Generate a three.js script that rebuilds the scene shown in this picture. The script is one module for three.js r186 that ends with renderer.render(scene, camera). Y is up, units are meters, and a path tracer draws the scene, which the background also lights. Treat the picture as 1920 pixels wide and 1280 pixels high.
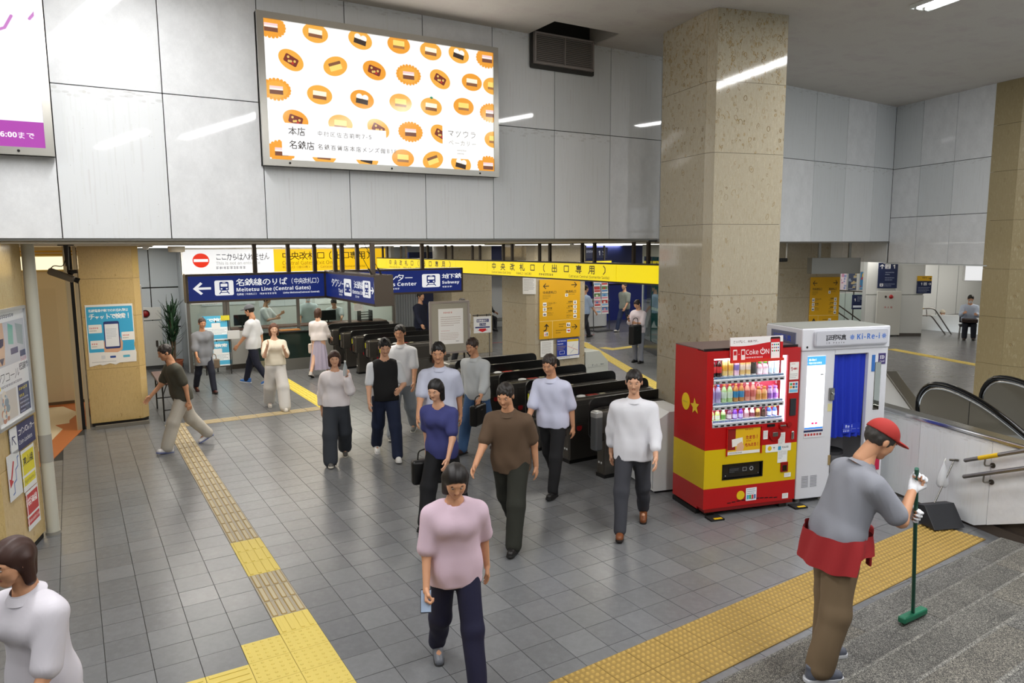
import * as THREE from 'three';
import { mergeGeometries } from 'three/addons/utils/BufferGeometryUtils.js';
import { RoundedBoxGeometry } from 'three/addons/geometries/RoundedBoxGeometry.js';
import { RectAreaLightUniformsLib } from 'three/addons/lights/RectAreaLightUniformsLib.js';
RectAreaLightUniformsLib.init();

// ---------------------------------------------------------------- camera, sky, exposure
const scene = new THREE.Scene();
const camera = new THREE.PerspectiveCamera(50.57, 1.5, 0.05, 200);
camera.position.set(0, 3.033, 0);
{ const pitch = 0.12936, yaw = 0.54663;
  camera.lookAt(Math.sin(yaw) * Math.cos(pitch), 3.033 - Math.sin(pitch), -Math.cos(yaw) * Math.cos(pitch));
  camera.rotateZ(-0.00656); }
scene.background = new THREE.Color(0.86, 0.93, 1.0);          // overcast daylight outside the glazed entrance behind the camera
const renderer = new THREE.WebGLRenderer();
renderer.toneMapping = THREE.LinearToneMapping;
renderer.toneMappingExposure = 1.0;
renderer.shadowMap.enabled = true;
const HALL = 44, LOW = 18;                                    // radiance of the hall tubes and of the concourse ceiling panels
const HC = 5.83, LC = 3.10, TILT = -14.5 * Math.PI / 180;      // hall ceiling, concourse ceiling, turn of the booth and the machine

// ---------------------------------------------------------------- helpers
const V = (x, y, z) => new THREE.Vector3(x, y, z);
let seed = 7;
const rnd = () => { seed = (seed * 1664525 + 1013904223) >>> 0; return seed / 4294967296; };
const rr = (a, b) => a + (b - a) * rnd();
const deg = (a) => a * Math.PI / 180;
const used = new Map();
const numbered = (n) => { const k = used.get(n) || 0; used.set(n, k + 1); return k ? n + '_' + String(k).padStart(3, '0') : n; };
function std(color, rough = 0.6, metal = 0, extra = {}) { return new THREE.MeshStandardMaterial({ color, roughness: rough, metalness: metal, ...extra }); }
const glow = (color, k) => new THREE.MeshStandardMaterial({ color: 0x111111, emissive: color, emissiveIntensity: k, roughness: 0.6 });
function prep(g) { let q = g.index ? g.toNonIndexed() : g; for (const k of Object.keys(q.attributes)) if (!['position', 'normal', 'uv'].includes(k)) q.deleteAttribute(k); if (!q.attributes.uv) q.setAttribute('uv', new THREE.BufferAttribute(new Float32Array(q.attributes.position.count * 2), 2)); return q; }
const join = (list) => list.length === 1 ? list[0] : mergeGeometries(list.map(prep));
const box = (w, h, d, x = 0, y = 0, z = 0) => new THREE.BoxGeometry(w, h, d).translate(x, y, z);
const span = (x0, x1, y0, y1, z0, z1) => box(x1 - x0, y1 - y0, z1 - z0, (x0 + x1) / 2, (y0 + y1) / 2, (z0 + z1) / 2);
const rbox = (w, h, d, r, x = 0, y = 0, z = 0, s = 2) => new RoundedBoxGeometry(w, h, d, s, r).translate(x, y, z);
const cyl = (r0, r1, h, x = 0, y = 0, z = 0, n = 20) => new THREE.CylinderGeometry(r0, r1, h, n).translate(x, y, z);
const ball = (r, x = 0, y = 0, z = 0, n = 16) => new THREE.SphereGeometry(r, n, Math.max(8, n / 2 | 0)).translate(x, y, z);
const lathe = (pts, n = 20) => new THREE.LatheGeometry(pts.map(([a, b]) => new THREE.Vector2(a, b)), n);
function bar(a, b, r, n = 10) { const d = b.clone().sub(a), g = new THREE.CylinderGeometry(r, r, d.length(), n); g.applyQuaternion(new THREE.Quaternion().setFromUnitVectors(V(0, 1, 0), d.normalize())); return g.translate((a.x + b.x) / 2, (a.y + b.y) / 2, (a.z + b.z) / 2); }
const tube = (pts, r, seg = 40, n = 10, tension = 0.5) => new THREE.TubeGeometry(new THREE.CatmullRomCurve3(pts.map((p) => p.isVector3 ? p : V(...p)), false, 'catmullrom', tension), seg, r, n);
function poly(pts) { const s = new THREE.Shape(); pts.forEach(([x, y], i) => i ? s.lineTo(x, y) : s.moveTo(x, y)); return s; }
const slabOf = (shape, d, bevel = 0) => new THREE.ExtrudeGeometry(shape, { depth: d, bevelEnabled: bevel > 0, bevelSize: bevel, bevelThickness: bevel, bevelSegments: 2, curveSegments: 12 });
function rrect(w, h, r) { const s = new THREE.Shape(), a = w / 2, b = h / 2; s.moveTo(-a + r, -b); s.lineTo(a - r, -b); s.quadraticCurveTo(a, -b, a, -b + r); s.lineTo(a, b - r); s.quadraticCurveTo(a, b, a - r, b); s.lineTo(-a + r, b); s.quadraticCurveTo(-a, b, -a, b - r); s.lineTo(-a, -b + r); s.quadraticCurveTo(-a, -b, -a + r, -b); return s; }
const shade = (o) => { o.castShadow = true; o.receiveShadow = true; return o; };
function thing(name, label, category, pos = [0, 0, 0], turn = 0, group) { const o = new THREE.Group(); o.name = numbered(name); o.position.set(...pos); o.rotation.y = turn; o.userData = { label, category }; if (group) o.userData.group = group; scene.add(o); return o; }
function part(parent, name, geo, mat, label) { const m = shade(new THREE.Mesh(Array.isArray(geo) ? join(geo) : geo, mat)); m.name = name; if (label) m.userData.label = label; parent.add(m); return m; }
function one(name, label, category, geo, mat, pos = [0, 0, 0], turn = 0, group) { const m = shade(new THREE.Mesh(Array.isArray(geo) ? join(geo) : geo, mat)); m.name = numbered(name); m.position.set(...pos); m.rotation.y = turn; m.userData = { label, category }; if (group) m.userData.group = group; scene.add(m); return m; }
function struct(name, label) { const o = new THREE.Group(); o.name = name; o.userData = { kind: 'structure', label, category: name.split('_')[0] }; scene.add(o); return o; }
function areaLight(name, w, h, I, pos, look, color = 0xffffff) { const l = new THREE.RectAreaLight(color, I, w, h); l.name = name; l.position.set(...pos); l.lookAt(V(...look)); scene.add(l); return l; }
function canvas(w, h, draw) { const c = document.createElement('canvas'); c.width = w; c.height = h; const x = c.getContext('2d'); draw(x, w, h); const t = new THREE.CanvasTexture(c); t.colorSpace = THREE.SRGBColorSpace; t.wrapS = t.wrapT = THREE.RepeatWrapping; return t; }
const fill = (c, col, x, y, w, h) => { c.fillStyle = col; c.fillRect(x, y, w, h); };
function rr2(c, col, x, y, w, h, r) { c.fillStyle = col; c.beginPath(); c.roundRect(x, y, w, h, r); c.fill(); }
function disc(c, col, x, y, r, ry = r) { c.fillStyle = col; c.beginPath(); c.ellipse(x, y, r, ry, 0, 0, 7); c.fill(); }
function line(c, col, lw, ...p) { c.strokeStyle = col; c.lineWidth = lw; c.beginPath(); for (let i = 0; i < p.length; i += 2) i ? c.lineTo(p[i], p[i + 1]) : c.moveTo(p[i], p[i + 1]); c.stroke(); }
function shape2(c, col, ...p) { c.fillStyle = col; c.beginPath(); for (let i = 0; i < p.length; i += 2) i ? c.lineTo(p[i], p[i + 1]) : c.moveTo(p[i], p[i + 1]); c.closePath(); c.fill(); }
// value noise on a grid that repeats after n cells
function noiseGrid(n, s) { seed = s; const a = Float32Array.from({ length: n * n }, rnd); const sm = (t) => t * t * (3 - 2 * t);
  return (x, y) => { const ix = Math.floor(x), iy = Math.floor(y), u = sm(x - ix), v = sm(y - iy), g = (i, j) => a[((j % n) + n) % n * n + ((i % n) + n) % n]; return (g(ix, iy) * (1 - u) + g(ix + 1, iy) * u) * (1 - v) + (g(ix, iy + 1) * (1 - u) + g(ix + 1, iy + 1) * u) * v; }; }
function grain(size, s, f) { const d = new Uint8Array(size * size * 4), n1 = noiseGrid(8, s), n2 = noiseGrid(32, s + 1), n3 = noiseGrid(128, s + 2); seed = s + 9;
  for (let j = 0; j < size; j++) for (let i = 0; i < size; i++) { const u = i / size, v = j / size, c = f(n1(u * 8, v * 8), n2(u * 32, v * 32), n3(u * 128, v * 128), rnd(), u, v); const o = (j * size + i) * 4; d[o] = Math.max(0, Math.min(255, c[0])); d[o + 1] = Math.max(0, Math.min(255, c[1])); d[o + 2] = Math.max(0, Math.min(255, c[2])); d[o + 3] = 255; }
  const t = new THREE.DataTexture(d, size, size); t.colorSpace = THREE.SRGBColorSpace; t.wrapS = t.wrapT = THREE.RepeatWrapping; t.magFilter = THREE.LinearFilter; t.minFilter = THREE.LinearFilter; t.needsUpdate = true; return t; }

// ---------------------------------------------------------------- stroke lettering for the Japanese signs: strokes on a 16 x 16 grid, two hex digits a point
const GLYPH = Object.fromEntries(`
中|23e3ea2a23 808f
央|3933d3d9 09f9 80894d0f 89bdff
改|126267171d7b a076 94f4 d49b6f 86bbff
札|0474 404f 450b 457a a0aefefa
口|22e2ed2d22
（|c0949bcf
）|30747b3f
出|808e 2127d7d1 181eeee8
専|12e2 8088 34d4d83834 36d6 0bfb babf9e 4c6e
用|313a0f 31e1efcf 35e5 3aea 818f
名|6015 52d2861c 4578 69e9ef6f69
鉄|4005 4085 2666 0979 464e 0e8d 2a3c 6a5c b095 93f3 87f7 c0c78f c7ff
線|401446 6319 0979 494f 1b0e 7b8d b0a2 92e2e79792 95e5 c7cfaf 8aba7f facb cbff
の|856b4d1b265392d4f8eb9f
り|424a69 b2b99c6f
ば|21192e 55d5 a1ad8f6e5c7bacdf c0d2 e0f2
タ|5007 42d2b93f 5699
ク|5007 42d2b93f
シ|2143 1638 1e8cf4
ー|18f8
近|1032 06464c0f 4cfe d173 736a 77f7 b7bd
バ|420d 93ed c0d2 e0f2
ス|23d38a1e 89ee
セ|07f5ca 616d7fef
ン|1245 1e9bf4
地|0575 313d 0d7b 66f4f9d9 c0cb 848eafffeb
下|02f2 727f 86ca
こ|33d3 3a3ded
か|15b4c8af8e 614a1f c3f8
ら|6295 433a98ebad5f
は|21192e 65f5 b1bd8f6e6c8bbcef
入|51830f 83a9ff
れ|313f 05450d 4994b5adcffd
ま|23d3 27d7 818c5f3d4b8cdf
せ|06f5 b1bb8a 424d5fdf
ん|801f 1e57879dbefa
電|21d1 8186 1613e3e6 38d8dc3c38 3ada 888efefc
車|12e2 34d4db3b34 37d7 0dfd 808f
や|0893d4e8ba88 336f 7092
駅|1119 1161 1464 1767 4147 19797e5e 1b0e 3b3d 92e2e797 929a7f b7ff
で|13e386687bbede c6d8 e5f7
お|1484 515d3e1c4897dbbe c2f5
忘|8082 13e3 3337d7 2a1e 5a5fcfdc 8b9c dafd
物|2016 1474 404f 0a79 a085 83f3ecce b46b e48e
チ|d022 07f7 828a4f
ャ|39e7bb 668f
ッ|272a 6669 d59d5f
ト|606f 66eb
検|0363 303f 350b 3568 a065 a0f5 86d6 78e8ec7c78 a6ab6f abff
索|22d2 8084 1714e4e7 853898 c73b 3bdb 8b8f 5c2f acdf
！|808a 8d8f
コ|23d3de 1ede
イ|d006 868f
ロ|22e2ed2d22
カ|14d4cdae 706a1f
東|12e2 34d4da3a34 37d7 808f 7a0f 9aff
山|808d 151e 1eee e5ee
桜|0363 303f 350b 7193 a0b2 f0c4 69f9 a68bdf d96f
通|1032 06464b0f 4bfe 72e2b4 75e5ec 757d 78e8 7beb a5ad
感|22e2 22280b 4575 4767694947 a0b6ea e587 2c1f 5c5fbfbd 8b9d ccef
謝|0262 1555 1858 1b5b5f1f1b 72b2be9e 727b 75b5 78b8 6bbb b96f c4f4 e0efcf c8da
市|8083 13f3 363d 36d6ddbc 838f
ワ|2227 22d2c95f
ル|515a0f b1bdf9
本|04f4 808f 850d 85fd 4cbc
店|8082 13f3 22290f 858a 88d8 5adadf5f5a
村|0464 303f 350c 75f5 d0dfaf 88ab
区|12f2 121efe b44b 45bb
佐|4007 242f 54f4 90865f 89e9 b9bf 6fff
古|03f3 8088 38d8df3f38
前|4152 b192 03f3 262f 26767e5e 2979 2c7c a6ac e5efcf
町|02727b0b02 0676 424b 83f3 c3cfaf
百|02f2 8265 36d6df3f36 3ada
貨|4015 2327 e194 8086e6e4 37d7dd3d37 39d9 3bdb 5d2f adef
メ|c12f 35dd
ズ|23c37a1e 79dd d0e2 f0f2
館|4006 4075 16666b1b16 1b1f6d b0b2 8583f3f5 969f 96e6ea9a 9cecef9f
マ|13e38b 68bd
ツ|2347 6275 e29b4f
ウ|8083 2723e3da5f
ラ|32c2 25e5cb4f
ベ|0a64fd a2b4 d2e4
リ|414a b1b95f
証|0262 1555 1858 1b5b5f1f1b 82f2 c2cd c7f7 979d 7dfd
明|12727d1d12 1777 919a7f 91f1fecf 95f5 99f9
写|1512e2e5 5448d8ceae 5696 0bfb
真|13e3 8085 35d5dc3c35 37d7 39d9 0dfd 5d1f adff
交|8083 13f3 5417 a4e7 b62f 57ef
付|4007 242f 64f4 c0cfaf 78ab
申|24e4eb2b24 27e7 808f
請|0262 1555 1858 1b5b5f1f1b 81f1 83f3 c0c5 75f5 979f 97e7ef 9aea 9cec
書|04f4 22e2e6 26e6 08f8 8088 3adadf3f3a 3cdc
を|12c2 7119 1976a6ab f57b7fdf
持|0565 303e1d 0b68 82f2 b0b5 75f5 7afa d7df9f 8cad
ち|13e3 6139a7ecbd5f
く|b048bf
だ|14b4 602f 87d7 7b9fef b1c3 e1f3
さ|14d3 51ba 393d6fbf
い|232b5e7b b4ea
。|2c4c5e3f2c
、|2c4f
げ|21192e 65e5 b1ba8f c0d2 e0f2
な|1373 411a 92e5 969d6f4d7bef
未|24d4 07f7 808f 780e 88fe
来|23d3 3456 c5a7 08f8 808f 780f 98ff
す|03f3 919b6c4a67899b4f
も|705b7fcfeb 14b4 18b8
え|6092 25c51f 69aeef
る|22c22977d8dd9f6f5d7b
た|14b4 602f 87d7 7b9fef
無|4013 12e2 333b 626b a2ab d3db 07f7 0bfb 1d0f 5d6f 9daf dcff
料|1133 6354 0676 404f 460c 467a 8193 8597 7bf9 d0df
西|02f2 15e5ee1e15 625a3b 929adb
ご|33d3 3a3ded c0d2 e0f2
あ|14c3 606c a58d3e1b5798dbaf
日|32d2de3e32 38d8
受|d021 2344 7274 c3a5 1916e6e9 39c92f 4aef
う|5182 2593d6ca6f
し|313b6fbeea
消|1133 0747 0e29 a0a4 7183 e2c4 767f 76e6ef 7aea
火|807a0f 7aff 2548 d4a7
栓|0363 303f 350b a065 a0f5 78e8 7bdb a8ae 6efe
空|8082 1512e2e5 5448 a4a8d8 3aca 8a8e 1eee
港|1133 0747 0e29 65f5 92a8 e2c8 6889 b0f9 ab9fcf
方|8083 13f3 636c1f 67c7bf9e
面|02f2 8265 1515 15e5ee1e15 55be 5a5a
切|0565 303ce b 72e2dfae a77f
`.trim().split('\n').map((l) => { const [k, v] = l.split('|'); return [k, v.split(' ').filter((s) => s.length > 3).map((s) => s.match(/../g).map((p) => [parseInt(p[0], 16) / 15, parseInt(p[1], 16) / 15]))]; }));
// one line of lettering, its left edge at x and its top at y; known glyphs are stroked, Latin text is set in the sans font
function text(c, str, x, y, size, o = {}) {
  const col = o.color || '#111', w = (o.weight || 0.1) * size, sx = o.sx || 1, gap = o.gap ?? 0.12;
  c.save(); c.translate(x, y); c.scale(sx, 1);
  if (o.align) { const full = measure(c, str, size, gap, o); c.translate(o.align === 'c' ? -full / 2 : -full, 0); }
  c.strokeStyle = c.fillStyle = col; c.lineWidth = w; c.lineCap = c.lineJoin = 'round';
  let px = 0;
  for (const ch of str) {
    const g = GLYPH[ch];
    if (g) { const k = 'ャッ'.includes(ch) ? 0.75 : 1, in0 = size * (0.06 + (1 - k) * 0.2), s = size * 0.88 * k, oy = size * 0.06 + (1 - k) * size * 0.7; for (const st of g) { c.beginPath(); st.forEach(([a, b], i) => i ? c.lineTo(px + in0 + a * s, oy + b * s) : c.moveTo(px + in0 + a * s, oy + b * s)); c.stroke(); } px += size * (1 + gap); }
    else { c.font = (o.bold ? 'bold ' : '') + size * 1.02 + 'px ' + (o.face || 'sans-serif'); c.textBaseline = 'alphabetic'; c.fillText(ch, px, size * 0.88); px += c.measureText(ch).width + (o.track || 0) * size; }
  }
  c.restore();
}
function measure(c, str, size, gap, o = {}) { let p = 0; c.font = (o.bold ? 'bold ' : '') + size * 1.02 + 'px ' + (o.face || 'sans-serif'); for (const ch of str) p += GLYPH[ch] ? size * (1 + gap) : c.measureText(ch).width + (o.track || 0) * size; return p - size * gap * (GLYPH[str.at(-1)] ? 1 : 0); }
// lines of print too small to read in the photograph
function print(c, x, y, w, rows, size, col, s = 1, lead = 1.9) { seed = s * 977 + 5; c.fillStyle = col; for (let r = 0; r < rows; r++) { let p = 0; const stop = w * (r === rows - 1 ? rr(0.4, 0.8) : rr(0.85, 1)); while (p < stop) { const k = size * rr(0.5, 0.9); c.fillRect(x + p, y + r * size * lead + size * rr(0, 0.15), k, size * 0.16); c.fillRect(x + p, y + r * size * lead + size * rr(0.4, 0.55), k, size * 0.16); c.fillRect(x + p + k * rr(0.1, 0.8), y + r * size * lead, size * 0.16, size * 0.85); p += k + size * 0.25; } } }
// pictograms inside a white rounded square
function pict(c, kind, x, y, s, fg = '#14265c', bg = '#fff') { rr2(c, bg, x, y, s, s, s * 0.1); const u = (a) => a * s; c.save(); c.translate(x, y);
  if (kind === 'train') { rr2(c, fg, u(.26), u(.1), u(.48), u(.58), u(.08)); rr2(c, bg, u(.32), u(.22), u(.36), u(.2), u(.03)); disc(c, bg, u(.36), u(.56), u(.05)); disc(c, bg, u(.64), u(.56), u(.05)); fill(c, bg, u(.42), u(.13), u(.16), u(.04)); line(c, fg, u(.05), u(.36), u(.7), u(.24), u(.9)); line(c, fg, u(.05), u(.64), u(.7), u(.76), u(.9)); line(c, fg, u(.05), u(.3), u(.8), u(.7), u(.8)); }
  if (kind === 'bus') { rr2(c, fg, u(.12), u(.32), u(.76), u(.36), u(.06)); fill(c, bg, u(.18), u(.38), u(.64), u(.12)); disc(c, fg, u(.3), u(.7), u(.09)); disc(c, fg, u(.7), u(.7), u(.09)); }
  if (kind === 'taxi') { shape2(c, fg, u(.3), u(.25), u(.7), u(.25), u(.8), u(.5), u(.88), u(.52), u(.88), u(.8), u(.12), u(.8), u(.12), u(.52), u(.2), u(.5)); fill(c, bg, u(.34), u(.32), u(.32), u(.16)); disc(c, bg, u(.25), u(.64), u(.06)); disc(c, bg, u(.75), u(.64), u(.06)); }
  if (kind === 'people') { disc(c, '#c22', u(.28), u(.2), u(.1)); shape2(c, '#c22', u(.28), u(.3), u(.44), u(.7), u(.12), u(.7)); fill(c, '#c22', u(.22), u(.7), u(.12), u(.2)); disc(c, fg, u(.72), u(.2), u(.1)); fill(c, fg, u(.6), u(.32), u(.24), u(.34)); fill(c, fg, u(.62), u(.6), u(.2), u(.3)); }
  if (kind === 'desk') { disc(c, fg, u(.3), u(.32), u(.12)); fill(c, fg, u(.16), u(.46), u(.28), u(.34)); disc(c, fg, u(.72), u(.42), u(.1)); fill(c, fg, u(.56), u(.58), u(.34), u(.24)); }
  if (kind === 'card') { rr2(c, '#c22', u(.4), u(.3), u(.5), u(.4), u(.05)); disc(c, fg, u(.24), u(.4), u(.12)); }
  if (kind === 'plane') { shape2(c, fg, u(.46), u(.1), u(.54), u(.1), u(.57), u(.36), u(.92), u(.58), u(.92), u(.66), u(.57), u(.56), u(.55), u(.78), u(.66), u(.88), u(.34), u(.88), u(.45), u(.78), u(.43), u(.56), u(.08), u(.66), u(.08), u(.58), u(.43), u(.36)); }
  if (kind === 'lift') { c.strokeStyle = fg; c.lineWidth = u(.07); c.strokeRect(u(.22), u(.12), u(.56), u(.76)); shape2(c, fg, u(.5), u(.2), u(.62), u(.34), u(.38), u(.34)); disc(c, fg, u(.5), u(.5), u(.09)); fill(c, fg, u(.4), u(.6), u(.2), u(.2)); }
  c.restore(); }
function arrow(c, col, x, y, s, ang, lw = 0.16) { c.save(); c.translate(x, y); c.rotate(ang); c.lineCap = 'butt'; line(c, col, s * lw, -s * .5, 0, s * .42, 0); c.lineJoin = 'miter'; line(c, col, s * lw, s * .05, -s * .42, s * .45, 0, s * .05, s * .42); c.restore(); }
const sheetMat = (t, rough = 0.55, k = 0) => new THREE.MeshStandardMaterial({ map: t, roughness: rough, ...(k ? { emissive: 0xffffff, emissiveMap: t, emissiveIntensity: k } : {}) });
// a sheet or plate with print on its front; the uv of all faces runs over the whole print
const sheet = (w, h, d = 0.004) => new THREE.BoxGeometry(w, h, d);
// ---------------------------------------------------------------- procedural surfaces
const metric = (g, s = 1, ox = 0, oy = 0) => { const p = g.attributes.position, n = g.attributes.normal, uv = new Float32Array(p.count * 2); for (let i = 0; i < p.count; i++) { const ax = Math.abs(n.getX(i)), ay = Math.abs(n.getY(i)), az = Math.abs(n.getZ(i)); const [u, v] = ay > ax && ay > az ? [p.getX(i), p.getZ(i)] : ax > az ? [p.getZ(i), p.getY(i)] : [p.getX(i), p.getY(i)]; uv[i * 2] = u * s + ox; uv[i * 2 + 1] = v * s + oy; } g.setAttribute('uv', new THREE.BufferAttribute(uv, 2)); return g; };
const texEnamel = grain(512, 11, (a, b, c, r, u, v) => { const k = 234 + (a - .5) * 9 + (b - .5) * 5 + (c - .5) * 4; return [k - 1, k, k + 1]; });
const texStain = canvas(512, 768, (c, w, h) => { fill(c, '#e7e9ea', 0, 0, w, h); seed = 31; for (let i = 0; i < 120; i++) { const x = rr(0, w), y = rr(0, h), l = rr(40, 260); c.globalAlpha = rr(.012, .05); fill(c, '#8d8878', x, y, rr(2, 9), l); } c.globalAlpha = 1; for (let i = 0; i < 30; i++) { c.globalAlpha = rr(.05, .14); disc(c, '#7d776a', rr(0, w), rr(0, 60), rr(8, 26), rr(3, 9)); } c.globalAlpha = 1; seed = 33; for (let i = 0; i < 14; i++) disc(c, '#77736a', rr(0, w), rr(0, h), rr(.6, 1.4)); });
const texPlaster = canvas(1024, 1024, (c, w, h) => { fill(c, '#c3bdb3', 0, 0, w, h); seed = 5; for (let i = 0; i < 5200; i++) { c.globalAlpha = rr(.15, .7); c.fillStyle = rnd() < .75 ? '#8b8479' : '#ded9cf'; c.fillRect(rr(0, w), rr(0, h), rr(1, 4.5), rr(.8, 2)); } for (let i = 0; i < 60; i++) { c.globalAlpha = .05; disc(c, '#8f8676', rr(0, w), rr(0, h), rr(30, 120), rr(20, 80)); } c.globalAlpha = 1; });
function marble(s, heavy, base = '#b3a993') { return canvas(512, 512, (c, w, h) => { fill(c, base, 0, 0, w, h); seed = s; c.lineCap = 'round';
  for (let i = 0; i < 1500; i++) { c.globalAlpha = rr(.06, .26); c.fillStyle = rnd() < .5 ? '#94825e' : '#ddd2b8'; c.fillRect(rr(0, w), rr(0, h), rr(1, 4), rr(8, 46)); }
  for (let i = 0; i < heavy; i++) { const x = rr(0, w), y = rr(0, h), r = rr(4, 15); c.globalAlpha = rr(.35, .8); c.strokeStyle = rnd() < .6 ? '#8a7246' : '#6a5736'; c.lineWidth = rr(1.6, 4.4); c.beginPath(); c.ellipse(x, y, r * rr(.4, 1), r * 1.5, rr(-.6, .6), rr(0, 6), rr(2, 5) + 3); c.stroke(); if (rnd() < .3) { c.fillStyle = '#9d8558'; c.beginPath(); c.ellipse(x + rr(-9, 9), y, rr(2, 7), rr(5, 14), rr(-.4, .4), 0, 7); c.fill(); } }
  for (let i = 0; i < 4200; i++) { c.globalAlpha = rr(.12, .42); c.fillStyle = '#7b6b4c'; c.fillRect(rr(0, w), rr(0, h), 1, rr(1, 6)); } c.globalAlpha = 1; }); }
const stoneMats = [marble(3, 260), marble(8, 110), marble(15, 26), marble(23, 8)].map((t) => std(0xffffff, 0.07, 0, { map: t }));
const warmStone = [marble(41, 6, '#cdbf9c'), marble(47, 2, '#d0c2a0')].map((t) => std(0xffedc6, 0.12, 0, { map: t }));
const texGranite = grain(512, 77, (a, b, c, r) => { const k = 98 + (a - .5) * 22 + (r < .34 ? -66 : r > .7 ? 78 : 8) + (c - .5) * 26; return [k, k * .985, k * .94]; });
const texTile = [1, 2, 3, 4].map((i) => grain(128, 200 + i * 7, (a, b, c, r) => { const k = 116 + (i - 2.5) * 2.4 + (a - .5) * 6 + (b - .5) * 4 + (c - .5) * 4 + (r - .5) * 4; return [k * .985, k * .995, k * 1.01]; }));
const tileMats = texTile.map((t, i) => std(0xffffff, [.26, .28, .25, .3][i], 0, { map: t }));
const enamel = [std(0xffffff, 0.04, 0, { map: texEnamel }), std(0xf4f5f5, 0.05, 0, { map: texStain }), std(0xffffff, 0.035, 0, { map: texStain })];
const steel = std(0x9a9893, 0.32, 1), steelDark = std(0x5d5953, 0.36, 1), chrome = std(0xc9c9c7, 0.18, 1), black = std(0x0b0b0c, 0.35), blackGloss = std(0x08080a, 0.12), jointDark = std(0x23211f, 0.9), white = std(0xe6e6e4, 0.35), navy = std(0x131f4a, 0.45), rubber = std(0x131313, 0.7), yellowPaint = std(0xe3b90c, 0.5), paper = std(0xeeede8, 0.7), bronze = std(0x6d6257, 0.42, 0.8), wood = std(0x5a3a2a, 0.45), pane = new THREE.MeshPhysicalMaterial({ color: 0xeef6f4, transmission: 1, thickness: 0, roughness: 0.02, ior: 1.45 });
const plaster = std(0xffffff, 0.9, 0, { map: texPlaster }), creamWall = std(0xe2d5b4, 0.5), softWhite = std(0xdcdedc, 0.75);

// ---------------------------------------------------------------- ceilings and outer shell
{ const o = struct('ceiling', 'pale textured plaster ceiling of the high hall');
  part(o, 'plaster_field', [metric(span(-8, 5.4, HC, HC + .2, -8.6, 9.2), .5), metric(span(6.43, 20, HC, HC + .2, -9.2, 9.2), .5), metric(span(5.4, 6.43, HC, HC + .2, -7.8, 9.2), .5)], plaster);
  part(o, 'vent_recess', [span(5.38, 6.45, HC + .2, HC + .45, -7.82, -7.78), span(5.36, 5.4, HC + .0, HC + .45, -8.6, -7.8), span(6.43, 6.47, HC + .0, HC + .45, -8.6, -7.8), span(5.36, 6.47, HC + .45, HC + .5, -8.6, -7.7)], plaster); }
{ const o = struct('ceiling_concourse', 'low white ceiling of the concourse beyond the panel wall');
  part(o, 'board', [span(-8, 7.7, LC, LC + .25, -32, -8.66), span(7.7, 36, LC, LC + .25, -32, -9.08), span(14.95, 20.3, LC, LC + .25, -9.08, 5)], std(0xd2cab8, 0.8));
  part(o, 'edge_trim', span(-8, 7.6, LC - .0, LC + .055, -8.66, -8.45), std(0xb5ab97, 0.45)); }
{ const o = struct('wall_rear', 'outer walls of the hall behind the stairs with a glazed entrance');
  part(o, 'wall', [span(-8, 20, 0, 6.2, 9.2, 9.5), span(-8.3, -8, 0, 6.2, -9, 9.5), span(20, 20.3, 0, 6.2, -7, 1), span(20, 20.3, 0, 6.2, 7, 9.5), span(20, 20.3, 4.6, 6.2, 1, 7)], softWhite);
  for (let k = 0; k < 5; k++) part(o, 'mullion', span(20.02, 20.2, 1.4, 4.6, 1 + k * 1.5 - .04, 1 + k * 1.5 + .04), steelDark);
  part(o, 'transom', span(20.02, 20.2, 3.6, 3.7, 1, 7), steelDark); }
{ const o = struct('wall_concourse', 'white outer walls of the low concourse');
  part(o, 'wall', [span(-8.3, -8, 0, 3.3, -32, -8.7), span(-8, 36, 0, 3.3, -32.3, -32), span(36, 36.3, 0, 3.3, -32, 9)], softWhite);
  part(o, 'wall_section', span(20.3, 36, 0, 6, 5, 5.3), softWhite);
  part(o, 'roof_section', span(20.3, 36, LC, LC + .25, -8.66, 5), std(0xd2cab8, 0.8)); }

// ---------------------------------------------------------------- floor
const TX = .3157, TZ = -5.562, T = .3;
const cellX = (x) => Math.floor((x - TX) / T + 1e-6), cellZ = (z) => Math.floor((z - TZ) / T + 1e-6);
const taken = new Set(), claim = (i, j) => taken.add(i + ',' + j);
const floor = struct('floor', 'dark grey square ceramic floor tiles with thin joints');
{ part(floor, 'grout_bed', [span(-8, 8.35, -.2, -.006, -32, 9), span(8.35, 26.2, -.2, -.006, -32, -7.3), span(26.2, 36, -.2, -.006, -32, -15.4), span(29.5, 36, -.2, -.006, -15.4, -7.3), span(26.2, 29.5, -.2, -.006, -12.6, -7.3), span(14.2, 36, -.2, -.006, -7.3, 5)], std(0x34332f, 0.9));
  for (let r = 0; r < 27; r++) claim(3, -1 - r);                                   // main guide strip
  for (let r = 0; r < 5; r++) { claim(2, r); claim(3, r); }
  for (let k = 0; k < 8; k++) claim(1 - k, 1);
  for (let k = 4; k < 12; k++) claim(k, -27);
  for (let r = 27; r < 43; r++) claim(12, -r); }
const hiddenBelow = (x, z) => (z > -7.3 && x > 8.3) || (x > 26.2 && x < 29.5 && z > -15.4 && z < -12.6) || z > -3.1 || (x < .1 + (z + 14.3) * -.2 && z < -12 && x < (-12.03 - z) * .2 - .47);

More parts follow.
